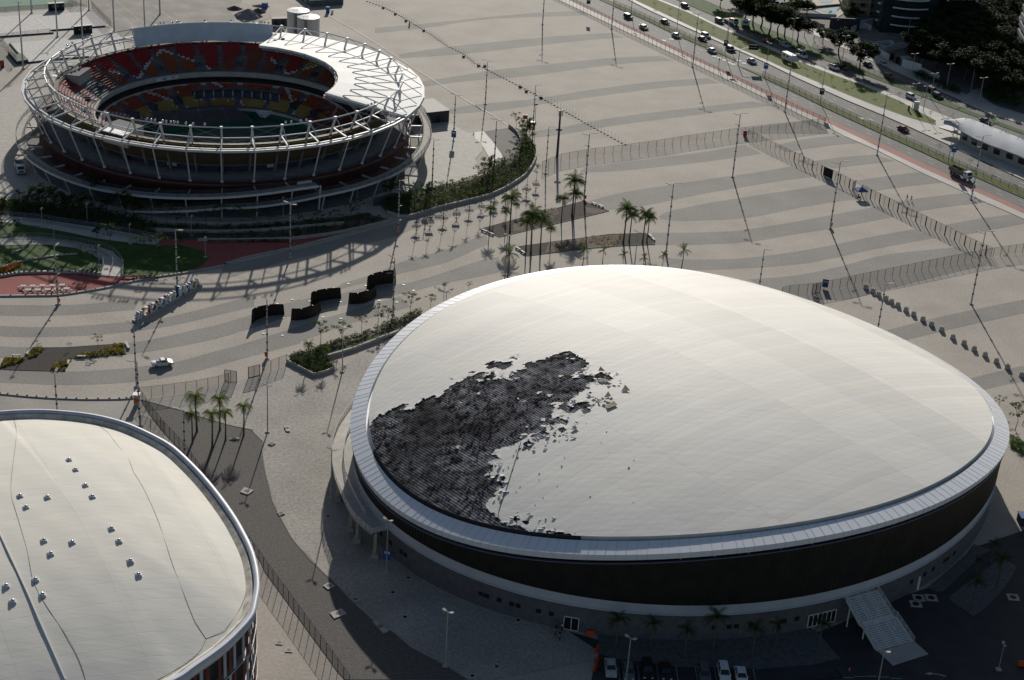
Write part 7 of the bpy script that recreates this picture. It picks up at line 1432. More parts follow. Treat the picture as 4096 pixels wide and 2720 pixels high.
def motorbike(label, p, rz, group='motorbikes'):
    root = thing('motorbike', label, 'motorbike', p, rz)
    for x in (-.68, .68):
        w_ = MB(); 
        for k in range(12): w_.tube((x + .3 * math.cos(k * .5236), 0, .32 + .3 * math.sin(k * .5236)), (x + .3 * math.cos((k + 1) * .5236), 0, .32 + .3 * math.sin((k + 1) * .5236)), .055, n=5)
        w_.tube((x, -.06, .32), (x, .06, .32), .08, n=8); w_.build('wheel', M_TYRE, root)
    MB().bar((-.68, 0, .34), (-.1, 0, .5), .12, .1).bar((-.1, 0, .5), (.4, 0, .75), .16, .18).bar((.68, 0, .34), (.42, 0, .98), .09, .09).box((0, 0, .42), (.42, .26, .34)).build('frame', M_DARK, root)
    MB().box((-.25, 0, .78), (.7, .26, .1)).build('seat', M_BLACK, root); MB().ball((.2, 0, .82), .2, 8, 6, sq=.8).build('fuel_tank', mat('tank_red', (.2, .02, .02), .3), root); MB().tube((.4, -.36, 1.02), (.4, .36, 1.02), .022, n=5).build('handlebar', M_GALV, root); MB().ball((.56, 0, .86), .1, 8, 5).build('headlight', M_WHITE, root)
    return root
motorbike('motorbike parked by the hall door, nearer one', (*cN.p(620, 1010), .07), R(-95)); motorbike('motorbike parked by the hall wall, farther one', (*cN.p(585, 960), .07), R(-100))
pb = cB.p(1700, 240); motorbike('motorbike ridden across the far plaza along the loose posts', (pb[0], pb[1], .03), R(-70)); person('rider in dark clothes on the motorbike on the far plaza', (pb[0], pb[1], .03), R(-70), 'dark', 'dark', 'ride')
motorbike('motorbike beside the lower fence gate by the dome', (*cI.p(480, 1335), .03), R(-40)); person('person in white helmetless beside the lower fence gate', (*cI.p(478, 1345), .03), R(-40), 'white', 'grey', 'stand'); motorbike('motorbike under the blue gazebo', (*cI.p(785, 618), .03), R(-60)); person('person in grey seated at the motorbike under the blue gazebo', (*cI.p(778, 612), .03), R(-60), 'grey', 'dark', 'ride')
# gazebo
p = cI.p(792, 600); gz = thing('gazebo', 'blue pop-up gazebo beside the thick-posted plaza fence', 'gazebo', (p[0], p[1], 0), R(12))
MB().add([(-1.6, -1.6, 2.2), (1.6, -1.6, 2.2), (1.6, 1.6, 2.2), (-1.6, 1.6, 2.2), (0, 0, 3.1)], [(0, 1, 4), (1, 2, 4), (2, 3, 4), (3, 0, 4)]).loft([[(-1.6, -1.6, 1.95), (1.6, -1.6, 1.95), (1.6, 1.6, 1.95), (-1.6, 1.6, 1.95)], [(-1.6, -1.6, 2.2), (1.6, -1.6, 2.2), (1.6, 1.6, 2.2), (-1.6, 1.6, 2.2)]]).build('canopy', M_BLUEC, gz)
for x in (-1.5, 1.5):
    for y in (-1.5, 1.5): MB().tube((x, y, 0), (x, y, 2.1), .03, n=5).build('leg', M_GALV, gz)
# orange water barriers
wbr = thing('water_barrier', '', 'barrier'); MB().loft([[(-.75, -.28, 0), (.75, -.28, 0), (.75, .28, 0), (-.75, .28, 0)], [(-.75, -.2, .35), (.75, -.2, .35), (.75, .2, .35), (-.75, .2, .35)], [(-.7, -.08, .95), (.7, -.08, .95), (.7, .08, .95), (-.7, .08, .95)]], cap=True).build('body', M_ORANGE, wbr)
WBK = Kind(wbr)
for x, y, rz, lb in ((895, 985, -5, 'orange barrier lying along the wall right of the hall door'), (948, 1125, 75, 'upper orange barrier of the row beside the shaded island'), (955, 1215, 80, 'middle orange barrier of the row beside the shaded island'), (935, 1280, 70, 'lowest orange barrier beside the leftmost parked car')): WBK.place((*cN.p(x, y), .07), R(rz), lb, 'orange water barriers')
WBK.place((*cO.p(2325, 1445), .07), R(-10), 'orange barrier at the right frame edge of the car park', 'orange water barriers')
for cr, x, y, lb in ((cN, 55, 1255, 'orange cone on the rusty cover in the yard'), (cO, 820, 1490, 'small orange cone at the car park lane'), (cA, 105, 645, 'red cone on the apron left of the stadium'), (cB, 2290, 1240, 'red cone left of the sloping asphalt')):
    p = cr.p(x, y); tag(MB().box((0, 0, .03), (.45, .45, .06)).tube((0, 0, .06), (0, 0, .75), .17, .04, 8).tube((0, 0, .35), (0, 0, .5), .125, .09, 8, 1).build('traffic_cone', [M_ORANGE, M_WHITE], loc=(p[0], p[1], .1)), lb, 'traffic cone')
mb = MB()
for q in ([(700, 1480), (755, 1548)], [(755, 1548), (560, 1568)]): mb.wall(cO(q), .07, .085, .15)
for x, y in ((815, 1550), (915, 1540), (1015, 1538), (1120, 1545), (1230, 1558)): p = cO.p(x, y); mb.box((p[0], p[1], .085), (1.8, .15, .015), R(5))
for k in range(8): p = cN.p(1150 + k * 172, 1330); mb.box((p[0], p[1], .085), (.12, 4.5, .015), R(2))
a = [(*q_,) for q_ in cO([(1475, 1515), (1540, 1500), (1530, 1532)])]; mb.poly(a, .1); mb.wall(cO([(1530, 1515), (1600, 1522), (1660, 1540)]), .07, .095, .3)
struct('road_marking', mb, mat('worn_paint', (.35, .35, .36), .8, .2, 2))
p = cO.p(2300, 200); tag(MB().box((0, 0, .9), (4.5, 2.4, 1.8)).box((0, 0, 1.85), (4.7, 2.6, .1), mi=1).build('skip_container', [M_DARK, M_BLUEC], loc=(p[0] + 2, p[1], 0)), 'dark blue box container at the right edge behind the hall', 'container')
# ================================================================ TOP LEFT: COURTS, TANKS, SHEDS
sheet('green_court_surface', cY4([(-200, 100), (0, 95), (700, 60), (940, 0), (900, -60), (-200, -60)]), .05, M_COURT); sheet('court_surround', cY4([(-200, 170), (0, 165), (300, 135), (1080, 85), (1180, 80), (960, 0), (700, 62), (0, 97), (-200, 102)]), .045, M_COURTG)
sheet('court_pavement', cY4([(-200, 215), (0, 165), (1080, 85), (1240, 130), (1560, 420), (1760, 680), (900, 900), (380, 930), (100, 640), (-200, 560)]), .035, M_CONC)
sheet('gravel_court', cY4([(-200, 240), (0, 225), (450, 205), (1225, 160), (1470, 365), (690, 418), (600, 350), (690, 448), (0, 505), (-200, 515)]), .15, M_STONE); sheet('gravel_court', cY4([(135, 592), (830, 522), (1500, 520), (1700, 665), (1200, 780), (800, 805), (385, 852)]), .15, M_STONE)
for lb, q in (('dark retaining edge of the upper gravel court', [(0, 505), (350, 480), (720, 452)]), ('dark retaining edge right of the upper gravel court', [(690, 418), (1000, 395), (1420, 362)]), ('dark retaining edge left of the lower gravel court', [(135, 595), (250, 730), (385, 855)]), ('dark retaining edge below the lower gravel court', [(385, 855), (800, 805), (1200, 775)])): tag(MB().wall(cY4(q), 0, .5, .35).build('retaining_edge', M_DARK), lb, 'wall')
mb = MB()
for q in ([(470, 235), (600, 355), (715, 450)], [(1225, 160), (1350, 265), (1475, 370)], [(1560, 545), (1620, 590), (1700, 665)], [(150, 600), (290, 740)]): mb.wall(cY4(q), .15, .19, .35)
struct('court_line', mb, M_LINE)
sheet('grey_car_park', cY4([(1240, 60), (1560, 420), (1700, 560), (2100, 640), (3000, 700), (3300, -80), (1180, -80)]) , .04, mat('patchy_tarmac', (.21, .195, .175), .85, .3, .12, col2=(.36, .33, .29), ratio=.62))
mb = MB()
for q in ([(1540, -10), (1950, 330), (2250, 560)], [(1440, 60), (1800, 350), (2100, 600)], [(1250, 60), (1560, 330)], [(2060, 60), (2361, 290)], [(1700, 140), (2250, 340)], [(2000, 150), (2260, 335)], [(1760, 300), (1900, 270)], [(1540, 150), (1690, 110)]): mb.wall(cY4(q), .04, .07, .12)
struct('parking_line', mb, M_LINE)
def shelter(label, x0, y0, x1, y1, h):
    a, b = cY4.p(x0, y0), cY4.p(x1, y1); L_ = math.dist(a, b); t = math.atan2(b[1] - a[1], b[0] - a[0]); root = thing('player_shelter', label, 'shelter', (a[0], a[1], 0), t)
    MB().box((L_ / 2, .0, h / 2), (L_, .12, h)).build('front_panel', M_BLACK, root); MB().box((L_ / 2, 1.1, h / 2), (L_, .1, h)).build('back_panel', M_DARK, root); MB().box((L_ / 2, .5, h + .08), (L_ + .3, 1.5, .16)).build('roof', M_GALV, root)
    for f in (0, .333, .666, 1): MB().box((L_ * f, -.1, h / 2), (.16, .12, h)).build('post', M_DARK, root)
    for f in (.27, .6, .93): MB().box((L_ * f, -.08, h * .62), (.45, .04, .4)).build('notice', M_CONC, root)
shelter('black player shelter on the walk above the upper gravel court', 662, 152, 868, 138, 2.7); shelter('black player shelter between the two gravel courts', 1010, 468, 1242, 445, 2.8)
fence('green mesh fence at the left end of the lower gravel court', cY4([(-60, 540), (0, 600), (110, 740), (225, 870)]), 3.5, 2.0); fence('dark mesh fence between the courts and the car park', cY4([(1235, 130), (1330, 230), (1430, 330), (1500, 385)]), 3.5, 1.8); fence('dark mesh fence at the top of the courts', cY4([(940, 0), (1040, 85), (1170, 90)]), 3.5, 2.0); fence('low rail fence in front of the green court', cY4([(-100, 160), (300, 128), (700, 100), (980, 92)]), 1.3, 4.5)
fence('low rail fence before the upper gravel court', cY4([(0, 500), (300, 470), (680, 430)]), 1.2, 5.)
tag(MB().prism([(a, b) for a, b in cY4([(110, 735), (225, 780), (300, 760), (385, 850), (230, 875)])], 0, 1.2).build('court_bank', M_COURTG), 'green sloping bank at the corner of the lower gravel court', 'bank')
p = cY4.p(30, 915); tag(MB().box((0, 0, 1.3), (1.2, .8, 2.6)).box((0, -.42, 1.5), (.9, .04, 1.6), mi=1).build('vending_box', [M_DARK, MATS['signal_red']], loc=(p[0], p[1], 0)), 'dark upright box at the left frame edge above the stadium', 'cabinet')
for (x, y, zt, lb) in ((675, 97, 9.6, 'left white cylindrical storage tank behind the stadium'), (770, 156, 9.0, 'right white cylindrical storage tank nearer the stadium')):
    p = cB.p(x, y, zt); tk = thing('storage_tank', lb, 'tank', (p[0], p[1], 0)); n = 40; r_ = 3.95
    c_ = lambda r, z: [(r * math.cos(6.2832 * i / n), r * math.sin(6.2832 * i / n), z) for i in range(n)]
    MB().loft([c_(r_, 0), c_(r_, zt), c_(r_ + .08, zt), c_(r_ + .08, zt + .12)]).build('shell', mat('tank_white', (.62, .64, .66), .5, .05, .4), tk, True); MB().loft([c_(r_ + .08, zt + .1), c_(.05, zt + .75)]).build('roof', M_WHITE, tk, False)
    mb = MB()
    for i in range(0, n, 4): mb.tube((r_ * math.cos(6.2832 * i / n), r_ * math.sin(6.2832 * i / n), zt + .1), (r_ * math.cos(6.2832 * i / n), r_ * math.sin(6.2832 * i / n), zt + 1.1), .03, n=4)
    q = c_(r_, zt + 1.1); mb.path(q + q[:1], .03, 4); mb.build('handrail', M_GALV, tk)
    for dx in (-.25, .25): MB().box((dx - .4, -r_ - .15, zt / 2), (.1, .25, zt)).build('ladder_rail', M_DARK, tk)
    MB().tube((0, 0, zt + .7), (0, 0, zt + 1.9), .05, n=5).build('vent', M_GALV, tk)
def shed(label, cr, fl, fr, br, h, m=M_DARK, roof=M_CONCD, name='shed', door_=True, cat='shed'):
    a, b, c = cr.p(*fl), cr.p(*fr), cr.p(*br, h) if len(br) == 2 else cr.p(*br); w_ = math.dist(a, b); t = math.atan2(b[1] - a[1], b[0] - a[0]); d_ = abs(-(c[0] - b[0]) * math.sin(t) + (c[1] - b[1]) * math.cos(t))
    root = thing(name, label, cat, (a[0], a[1], 0), t); MB().box((w_ / 2, d_ / 2, h / 2), (w_, d_, h)).build('wall', m, root); MB().box((w_ / 2, d_ / 2, h + .08), (w_ + .5, d_ + .5, .16)).build('roof', roof, root)
    if door_:
        for f in (.25, .72): MB().box((w_ * f, -.03, 1.1), (1.3, .1, 2.2)).build('door', M_BLACK, root)
    return root
shed('dark grey flat-roofed service shed right of the stadium roof', cB, (1700, 1160), (2065, 1120), (1900, 915), 3.6, mat('charcoal_wall', (.05, .052, .06), .7), mat('shed_roof', (.16, .16, .15), .7, .15, 1))
shed('dark flat-roofed shed left of the storage tanks', cB, (440, 250), (575, 245), (560, 185), 3.0, MATS['charcoal_wall'], MATS['shed_roof'])
# site compound at the top
q = cB([(640, -60), (790, 62), (1090, 40), (1085, -60)]); cp = thing('site_hoarding', 'grey sheet hoarding compound at the top of the frame above the tanks', 'hoarding', (q[1][0], q[1][1], 0)); q = [(a - q[1][0], b - q[1][1]) for a, b in q]
MB().wall(q, 0, 2.4, .15).build('hoarding_panel', mat('hoarding_grey', (.10, .13, .14), .7, .2, .5), cp); MB().poly(q, .09).build('yard_floor', M_CONCD, cp)
for i in range(9): MB().box((lerp(q[0][0], q[2][0], random.random()) * .8, lerp(q[1][1], q[0][1], random.uniform(.2, .7)), .7), (random.uniform(1, 3), random.uniform(1, 2), 1.3), random.random()).build('stacked_material', random.choice([M_CONC, M_DARK, M_GALV]), cp)
p = cB.p(948, 118); pt_ = thing('portable_toilet', 'blue portable toilet standing at the start of the white joint line', 'toilet', (p[0], p[1], 0)); MB().box((0, 0, 1.1), (1.3, 1.3, 2.2)).build('cabin', M_BLUE, pt_); MB().box((0, 0, 2.25), (1.4, 1.4, .12)).build('roof', M_BLUEC, pt_); MB().box((0, -.66, 1.05), (.9, .04, 1.9)).build('door', M_BLUE, pt_)
p = cB.p(990, 122); tag(MB().tube((0, 0, 0), (0, 0, 1.1), .45, .45, 10).ball((0, 0, 1.1), .45, 8, 5, sq=.5).build('water_drum', M_WHITE, loc=(p[0], p[1], 0)), 'small pale drum beside the blue toilet', 'drum')
def heap(label, cr, x, y, rx, ry, h, m, seed):
    random.seed(seed); p = cr.p(x, y); mb = MB(); n, k_ = 26, 8; rg = []
    for j in range(k_ + 1):
        f = j / k_; rg.append([((1 - f) * rx * math.cos(6.2832 * i / n) * (1 + .12 * math.sin(i * 1.7)) + random.uniform(-.12, .12), (1 - f) * ry * math.sin(6.2832 * i / n) * (1 + .15 * math.cos(i * 2.3)) + random.uniform(-.12, .12), h * (1 - (1 - f) ** 1.3) + random.uniform(-.08, .08) - .1 * (j == 0)) for i in range(n)])
    tag(mb.loft(rg, True, cap=True).build('rubble_heap', m, loc=(p[0], p[1], .05)), label, 'heap')
MG = mat('grey_rubble', (.26, .25, .25), .95, .25, 1.2, bump=.6, bscale=3)
heap('large grey rubble heap left of the storage tanks', cB, 215, 155, 5.2, 4.2, 3.0, MG, 1); heap('dark low rubble heap at the far left of the heaps', cB, 90, 85, 3.0, 2.4, 1.3, mat('dark_rubble', (.10, .095, .09), .95, .3, 2), 2); heap('small dark cone heap behind the large grey one', cB, 305, 115, 2.8, 2.2, 1.6, MATS['dark_rubble'], 3); heap('pale spoil mound between the heaps and the tanks', cB, 330, 60, 3.4, 2.0, .7, MG, 4)
sheet('spoil_ground', cB([(20, 60), (150, 30), (300, 60), (430, 130), (440, 160), (350, 190), (160, 200), (60, 130)]), .06, mat('pale_spoil', (.45, .40, .34), .95, .2, .8))
p = cB.p(368, 72); tag(MB().box((0, 0, 1), (2.2, 1.6, 2)).build('tarped_crate', M_BLUEC, loc=(p[0], p[1], 0)), 'dark blue crate behind the rubble heaps', 'crate')
# ================================================================ TOP RIGHT: BEYOND THE AVENUE
shed('pale guard hut with dark windows on the far white wall', cX, (1750, 260), (1835, 265), (1830, 205), 3.2, M_WHITE, M_WHITE, 'guard_hut', False, 'hut')
def wall_(label, cr, pts_, h, th=.3, m=M_WHITE): q = cr(pts_); tag(MB().wall(q, 0, h, th).build('boundary_wall', m), label, 'wall')
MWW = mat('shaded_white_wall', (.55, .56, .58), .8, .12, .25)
wall_('long white wall left of the guard hut', cX, [(1480, 345), (1600, 325), (1750, 290)], 2.8, m=MWW); wall_('long white wall right of the guard hut up to the glass tower', cX, [(1835, 275), (1990, 245)], 2.8, m=MWW)
wall_('curved white wall above the broken plots', cX, [(1485, 385), (1560, 350), (1650, 335), (1720, 365)], 2.2, m=MWW); wall_('white wall slanting behind the first roadside tree', cX, [(1590, 560), (1760, 540), (1940, 520), (1985, 545)], 1.6, m=MWW); wall_('long white wall below the broken plots', cX, [(1740, 600), (1900, 610), (2180, 560), (2230, 540)], 2.4, m=MWW)
wall_('broken white wall beside the brick opening', cY3, [(290, 690), (400, 760), (520, 830)], 2.6, m=MWW); wall_('bright white wall with a door in front of the dark trees', cY3, [(700, 915), (800, 945), (950, 990)], 3.3, m=M_WHITE)
wall_('plain white boundary wall right of the bright one', cY3, [(960, 990), (1100, 1060), (1200, 1100)], 2.2, m=MWW)
wall_('white wall across the foot of the pool deck', cX, [(640, 120), (760, 180), (1010, 200), (1310, 215)], 1.6, m=MWW); wall_('low wall between yard and street behind the trees', cX, [(820, 200), (1050, 290), (1170, 320)], 1.2, m=M_CONC)
p = cY3.p(735, 915); tag(MB().box((0, 0, 1.1), (1.0, .3, 2.2)).build('wall_door', M_BLACK, loc=(p[0] - .1, p[1] - .2, 0)), 'dark door opening in the bright white wall', 'door')
p = cY3.p(770, 800, 2.8); tag(MB().box((0, 0, 1.2), (3.2, 3.0, 2.6)).box((0, 0, 2.6), (3.6, 3.4, .2), mi=1).box((-.4, -1.52, 1.4), (.6, .06, .6), mi=2).build('blue_hut', [mat('light_blue_wall', (.13, .25, .40), .8), M_CONC, M_WHITE], loc=(p[0], p[1] + 2, .1)), 'small light blue hut behind the bright white wall', 'hut')
for i, (x, y) in enumerate(((560, 800), (630, 850))): p = cY3.p(x, y); tag(MB().box((0, 0, 1.4), (2.0, 2.0, 2.8)).box((0, -1.02, 1.2), (1.0, .06, 2.0), mi=1).build('brick_gatepost', [mat('old_brick', (.14, .09, .065), .9, .3, 2), M_BLACK], loc=(p[0], p[1], 0)), ['brick block left of the gap in the white walls', 'dark block right of the brick one in the gap'][i], 'pier')
p = cX.p(1405, 350); tag(MB().box((0, 0, 2.3), (12, .6, 4.6)).box((-3, -.32, 3.9), (.4, .04, .6), mi=1).build('billboard_back', [M_DARK, M_WHITE], loc=(p[0], p[1], 0)), 'large black panel structure below the pool deck', 'panel').rotation_euler = (0, 0, R(4))
p = cY1.p(20, 170, 6.0)
s0 = cY5.s(1975, 1025); p = G(*s0); ga = thing('gantry_sign', 'black direction sign on a bent grey arm at the avenue gap', 'sign', (p[0], p[1], 0)); MB().tube((0, 0, 0), (0, 0, 5.6), .16, .13, 8).tube((0, 0, 5.6), (2.8, .8, 6.5), .12, n=6).tube((2.8, .8, 6.5), (5.8, 1.2, 6.6), .1, n=6).build('post', M_GALV, ga); MB().box((5.0, 1.1, 6.6), (3.6, .12, 1.9)).build('board', M_BLACK, ga); MB().box((5.0, 1.02, 6.6), (2.4, .03, .18)).build('lettering', M_CONC, ga)
s0 = cY5.s(1668, 1072); p = G(*s0); ga = thing('traffic_light', 'thin traffic light arm left of the avenue gap', 'traffic light', (p[0], p[1], 0)); MB().tube((0, 0, 0), (0, 0, 5.6), .1, .08, 6).tube((0, 0, 5.6), (2.4, 1.2, 6.1), .07, n=5).build('post', M_GALV, ga); MB().box((0, 0, 3.2), (.3, .3, .8)).build('signal_head', M_BLACK, ga); MB().box((3.6, 1.8, 6.1), (1.9, .1, .8)).build('board', M_BLACK, ga)
p = cY2.p(510, 290); tag(MB().box((0, 0, 1.4), (1.6, 1.0, 2.8)).box((0, 0, 2.85), (1.8, 1.2, .12), mi=1).build('utility_cabinet', [M_WHITES, M_GALV], loc=(p[0], p[1], .3)), 'tall white utility cabinet on the tip of the grass strip', 'cabinet'); p = cY2.p(418, 300); tag(MB().box((0, 0, .9), (.6, .6, 1.8)).build('meter_box', mat('green_box', (.10, .18, .15), .6), loc=(p[0], p[1], .3)), 'small green box on the tip of the grass strip', 'cabinet')
p = cY5.p(2085, 400); tag(MB().box((0, 0, 1.1), (3.2, 1.4, 2.2)).box((0, -.72, 1.2), (1.8, .03, .8), mi=1).build('poster_box', [M_WHITE, M_BLUE], loc=(p[0], p[1], .2)), 'white box with blue marks under the trees of the verge', 'cabinet')
# bus station
zr = 4.6
up = cY2([(862, 435), (960, 392), (1100, 372), (1225, 388), (1350, 440), (1500, 497), (1620, 545), (1760, 600), (1869, 650), (2100, 745)], zr); lo_ = cY2([(862, 435), (930, 455), (1000, 480), (1060, 515), (1170, 575), (1300, 640), (1500, 720), (1700, 790), (1869, 862), (2100, 975)], zr); O_ = up[4]
bs = thing('bus_station', 'long white scalloped-roof bus station with masts beside the avenue', 'bus station', (O_[0], O_[1], 0)); lc = lambda q, z: [(a - O_[0], b - O_[1], z) for a, b in q]
U_ = along(up, n=36); W_ = along(lo_, n=36); rg = []
for f, dz in ((0, -.3), (.15, .25), (.4, .75), (.65, .6), (.85, .1), (1, -.6)): rg.append([(lerp(u[0], w[0], f) - O_[0], lerp(u[1], w[1], f) - O_[1], zr + dz + .10 * abs(math.sin(k * .52))) for k, (u, w) in enumerate(zip(U_, W_))])
MB().loft(rg, False).build('roof', mat('station_roof', (.47, .49, .53), .8, .06, .3), bs, True)
lw = along(lo_[3:], n=30)
MB().wall([(a - O_[0] + 1.0, b - O_[1] + 1.2) for a, b, _ in lw], .0, 3.6, .15).build('wall', M_CONC, bs)
for k in range(1, 30, 4): MB().bar((lw[k][0] - O_[0] + .9, lw[k][1] - O_[1] + 1.0, 2.2), (lw[min(29, k + 2)][0] - O_[0] + .9, lw[min(29, k + 2)][1] - O_[1] + 1.0, 2.2), .1, 1.7).build('window', M_GLASS, bs)
for k in range(5, 36, 6):
    a, b, h = U_[k]; MB().tube((a - O_[0], b - O_[1], 0), (a - O_[0], b - O_[1], 7.0), .12, n=6).tube((a - O_[0], b - O_[1], 6.4), (a - O_[0] - 3.2, b - O_[1] - 4, zr + .6), .07, n=5).build('roof_mast', M_WHITES, bs)
sheet('station_platform', [(a, b) for a, b in cY2([(780, 500), (900, 545), (1060, 600), (1300, 720), (1600, 850), (1869, 975), (2100, 1080), (2100, 930), (1500, 620), (1040, 500), (870, 468)])], .62, M_SIDE)
tag(MB().add([(x, y, 2.4) for x, y in cY2([(780, 492), (905, 468), (1010, 480), (1045, 575), (940, 540)], 2.4)], [(0, 4, 3, 2, 1)]).build('entrance_grille', M_WHITES), 'slatted white triangular canopy at the station entrance', 'canopy')
# pool terrace and buildings
sheet('pool_deck', cX([(960, 95), (1120, 160), (1320, 215), (1480, 120), (1460, 40), (1560, -80), (900, -120)]), .3, mat('warm_terrace', (.42, .37, .29), .8, .1, .5)); sheet('pool_water', cX([(1080, 118), (1370, 92), (1300, 170), (1260, 178)]), .36, M_POOL); sheet('pool_water', cX([(1090, -10), (1290, -10), (1240, 45), (1140, 40)]), .36, M_POOL)
wall_('dark terrace wall between the two swimming pools', cX, [(960, 110), (1200, 85), (1480, 60)], 1.0, .6, M_CONCD)
sheet('yard', cX([(560, 60), (1000, 330), (1150, 560), (1480, 640), (1760, 620), (2300, 560), (2000, 250), (1480, 200), (1100, 200), (800, 60)]), .135, mat('worn_yard', (.20, .185, .165), .9, .25, .35)); sheet('drive', cY3([(1500, 1380), (1650, 1230), (1790, 1200), (1800, 1330), (1990, 1450), (2361, 1560), (2361, 1700), (1900, 1560)]), .26, M_SIDE)
def tower(label, O3, w_, d_, nf, fh, t, wm, gm, name='apartment_tower', cols_=0, balc=False, curve=False, band_h=1.1):
    root = thing(name, label, 'building', (O3[0], O3[1], 0), t); Ht = nf * fh
    MB().box((0, d_ / 2, Ht / 2), (w_, d_, Ht)).build('body', gm, root)
    for f in range(nf):
        z = (f + 1) * fh; mb = MB()
        if curve:
            ps = [(w_ / 2 * 1.05 * math.sin(a), d_ / 2 - (d_ / 2 + 1.8) * math.cos(a), z) for a in np.linspace(-1.4, 1.4, 15)]
            mb.path([(x, y, zz) for x, y, zz in ps], .32, 6)
        else: mb.box((0, -.25, z - band_h / 2), (w_ + .6, .7, band_h)).box((-w_ / 2 - .25, d_ / 2, z - band_h / 2), (.7, d_, band_h)).box((w_ / 2 + .25, d_ / 2, z - band_h / 2), (.7, d_, band_h))
        mb.build('floor_band', wm, root)
    for k in range(cols_): x = -w_ / 2 + w_ * k / max(1, cols_ - 1); MB().box((x, -1.2, Ht / 2), (.9, 1.0, Ht)).build('column', wm, root)
    if not curve:
        for f in range(nf):
            for k in range(int(w_ / 4)):
                x = -w_ / 2 + 2.2 + k * 4; MB().box((x, -.04, f * fh + 1.2), (1.9, .12, 1.3)).build('window', M_GLASS, root)
    return root
MG2 = mat('tower_glass', (.02, .035, .04), .15, .4, .3, spec=.8)
pa = cX.p(2140, 400); tower('dark glass tower with curved white floor bands', (pa[0], pa[1]), 22, 16, 9, 3.4, R(2), M_WHITE, MG2, 'glass_tower', curve=True)
pa = cY3.p(1150, 420); tower('glass block with straight white bands and tall white columns', (pa[0] + 3, pa[1] + 2), 24, 14, 11, 3.4, R(8), M_WHITE, MG2, 'office_block', cols_=3)
pa = cX.p(1760, 210); tower('beige apartment building with white columns behind the white wall', (pa[0] + 2, pa[1] + 3), 26, 14, 12, 3.1, R(3), mat('beige_render', (.38, .33, .25), .8, .1, .4), mat('beige_wall', (.30, .25, .17), .8, .1, .3), 'apartment_building', cols_=4)
pa = cD.p(2290, 640); tower('grey concrete apartment tower cut by the right frame edge', (pa[0] + 13, pa[1] + 2), 22, 16, 12, 3.1, R(-6), mat('grey_render', (.26, .26, .28), .85, .15, .5), mat('grey_tower_wall', (.16, .16, .18), .85, .1, .4), band_h=1.6)
# trees beyond the avenue
bt = [(cX, 230, 260), (cX, 330, 310), (cX, 420, 340), (cX, 515, 410), (cX, 620, 420), (cX, 700, 440), (cX, 850, 500), (cX, 1150, 520), (cX, 1340, 660), (cX, 1590, 830), (cX, 820, 190), (cX, 960, 200), (cX, 1240, 180), (cX, 1480, 260), (cX, 120, 60), (cX, -60, 90), (cX, 700, 30), (cX, 300, 20)]
lbl = ['leftmost big tree of the avenue verge clump', 'second big tree of the verge clump', 'third big tree of the verge clump', 'fourth big tree of the verge clump with a forked trunk', 'fifth big tree of the verge clump', 'sixth big tree of the verge clump', 'rightmost tree of the verge clump with a leaning trunk', 'palm-shaped tree on the paved yard', 'sunlit tree before the broken plots', 'dark roadside tree beside the side street', 'tree behind the verge clump by the white wall', 'tree left of the swimming pools', 'small round tree between the pools', 'bush tree at the corner of the black panel', 'tree at the top by the curved path', 'bare-trunked tree at the top of the frontage verge', 'tree at the top of the shaded car lot', 'tree at the top left of the shaded lot']
sc = [1.15, 1.2, 1.3, 1.25, 1.1, 1.1, 1.1, .6, 1.05, 1.1, .7, .7, .35, .6, .8, .7, .9, .9]
for i, (cr, x, y) in enumerate(bt): (bigt[i % 3] if sc[i] > .5 else rnd[0]).place(cr.p(x, y), i * 1.7, lbl[i], 'big trees beyond the avenue', sc[i])
dk = []
random.seed(12)
reg = cY3([(870, 900), (960, 1000), (1300, 1150), (1600, 1200), (1850, 1290), (2100, 1400), (2330, 1480), (2330, 900), (2150, 500), (2250, 120), (1900, 150), (1400, 300), (1000, 480)])  # lower right corner holds added trees, put over the shrubs to cast shade
xs = [p[0] for p in reg]; ys = [p[1] for p in reg]; g_ = 0
while len(dk) < 64 and g_ < 30000:
    g_ += 1; x, y = random.uniform(min(xs), max(xs)), random.uniform(min(ys), max(ys))
    if inside(reg, x, y) and all(math.hypot(x - a, y - b) > 3.9 for a, b in dk): dk.append((x, y))
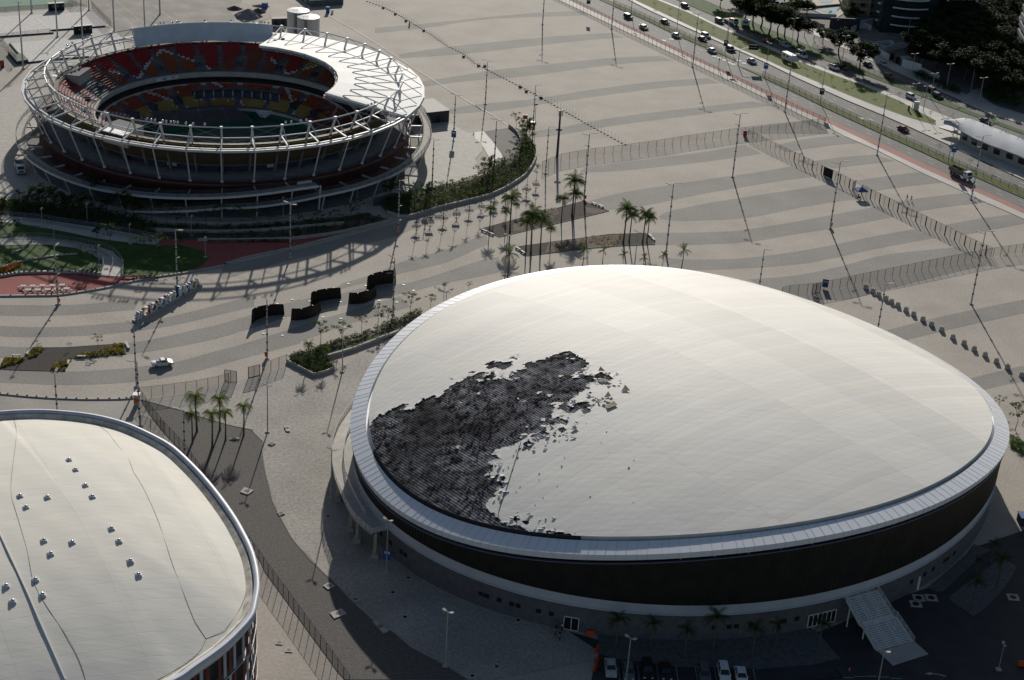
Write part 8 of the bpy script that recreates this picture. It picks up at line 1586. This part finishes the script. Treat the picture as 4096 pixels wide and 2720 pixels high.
dk.sort(key=lambda p: p[1]); rows_ = [sorted(dk[k:k + 8]) for k in range(0, len(dk), 8)]
for r_, rw in enumerate(rows_):
    for i, (x, y) in enumerate(rw): bigt[(i % 2) * 2].place((x, y), i * 1.3 + r_, 'dense dark grove tree, %s from the left in the %s row back from the street' % (ORD[i], ORD[r_]), 'dark trees of the top right grove', random.uniform(1.0, 1.4))
thicket('undergrowth', cY3([(850, 1010), (960, 1000), (1200, 1130), (1450, 1200), (1500, 1290), (1380, 1280), (1100, 1150), (870, 1060)]), 200, 1.0, .3, 12, [M_LEAFD], .2, 1.2, 'dark undergrowth along the shaded pavement')
thicket('undergrowth', cY3([(1790, 1250), (2050, 1100), (2400, 1000), (2400, 1560), (2200, 1500), (1900, 1400), (1830, 1350)]), 420, 1.3, .34, 12, [M_LEAFD, M_LEAF], .2, 1.8, 'dark shrubs in the lower corner garden at the right edge')
ss = [(cY5, 165, 90), (cY5, 600, 60), (cY5, 690, 100), (cY5, 820, 190), (cY5, 1560, 560)][:0] + [(cY1, 120, 250), (cY1, 420, 245), (cY1, 785, 505), (cY1, 960, 600), (cY1, 1130, 640), (cY1, 1320, 680), (cY1, 1480, 690), (cY1, 1560, 740), (cY1, 1720, 830), (cY1, 880, 440), (cY1, 1285, 565), (cY1, 1545, 660), (cY1, 1700, 710), (cY1, 1900, 800), (cY5, 660, 130), (cY5, 900, 210), (cY5, 1060, 290), (cY5, 1400, 440), (cY5, 1580, 510), (cY5, 1900, 610), (cY5, 1980, 690), (cY2, 300, 150), (cY2, 690, 380)]
for i, (cr, x, y) in enumerate(ss):
    n_ = len(ss); sap[i % 3].place((*cr.p(x, y), .25), i * 1.9, 'small sapling planted on the long grass strip beside the avenue', 'saplings on the grass strip', random.uniform(.35, .6))
for i, (cr, x, y) in enumerate(((cY2, 1440, 1045), (cY2, 1705, 1170), (cY2, 800, 800), (cY2, 1190, 985))): sap[i % 3].place((*cr.p(x, y), .25), i, '%s sapling from the left on the near median beside the dump truck' % ORD[i if i < 2 else i], 'saplings on the near median', .5)
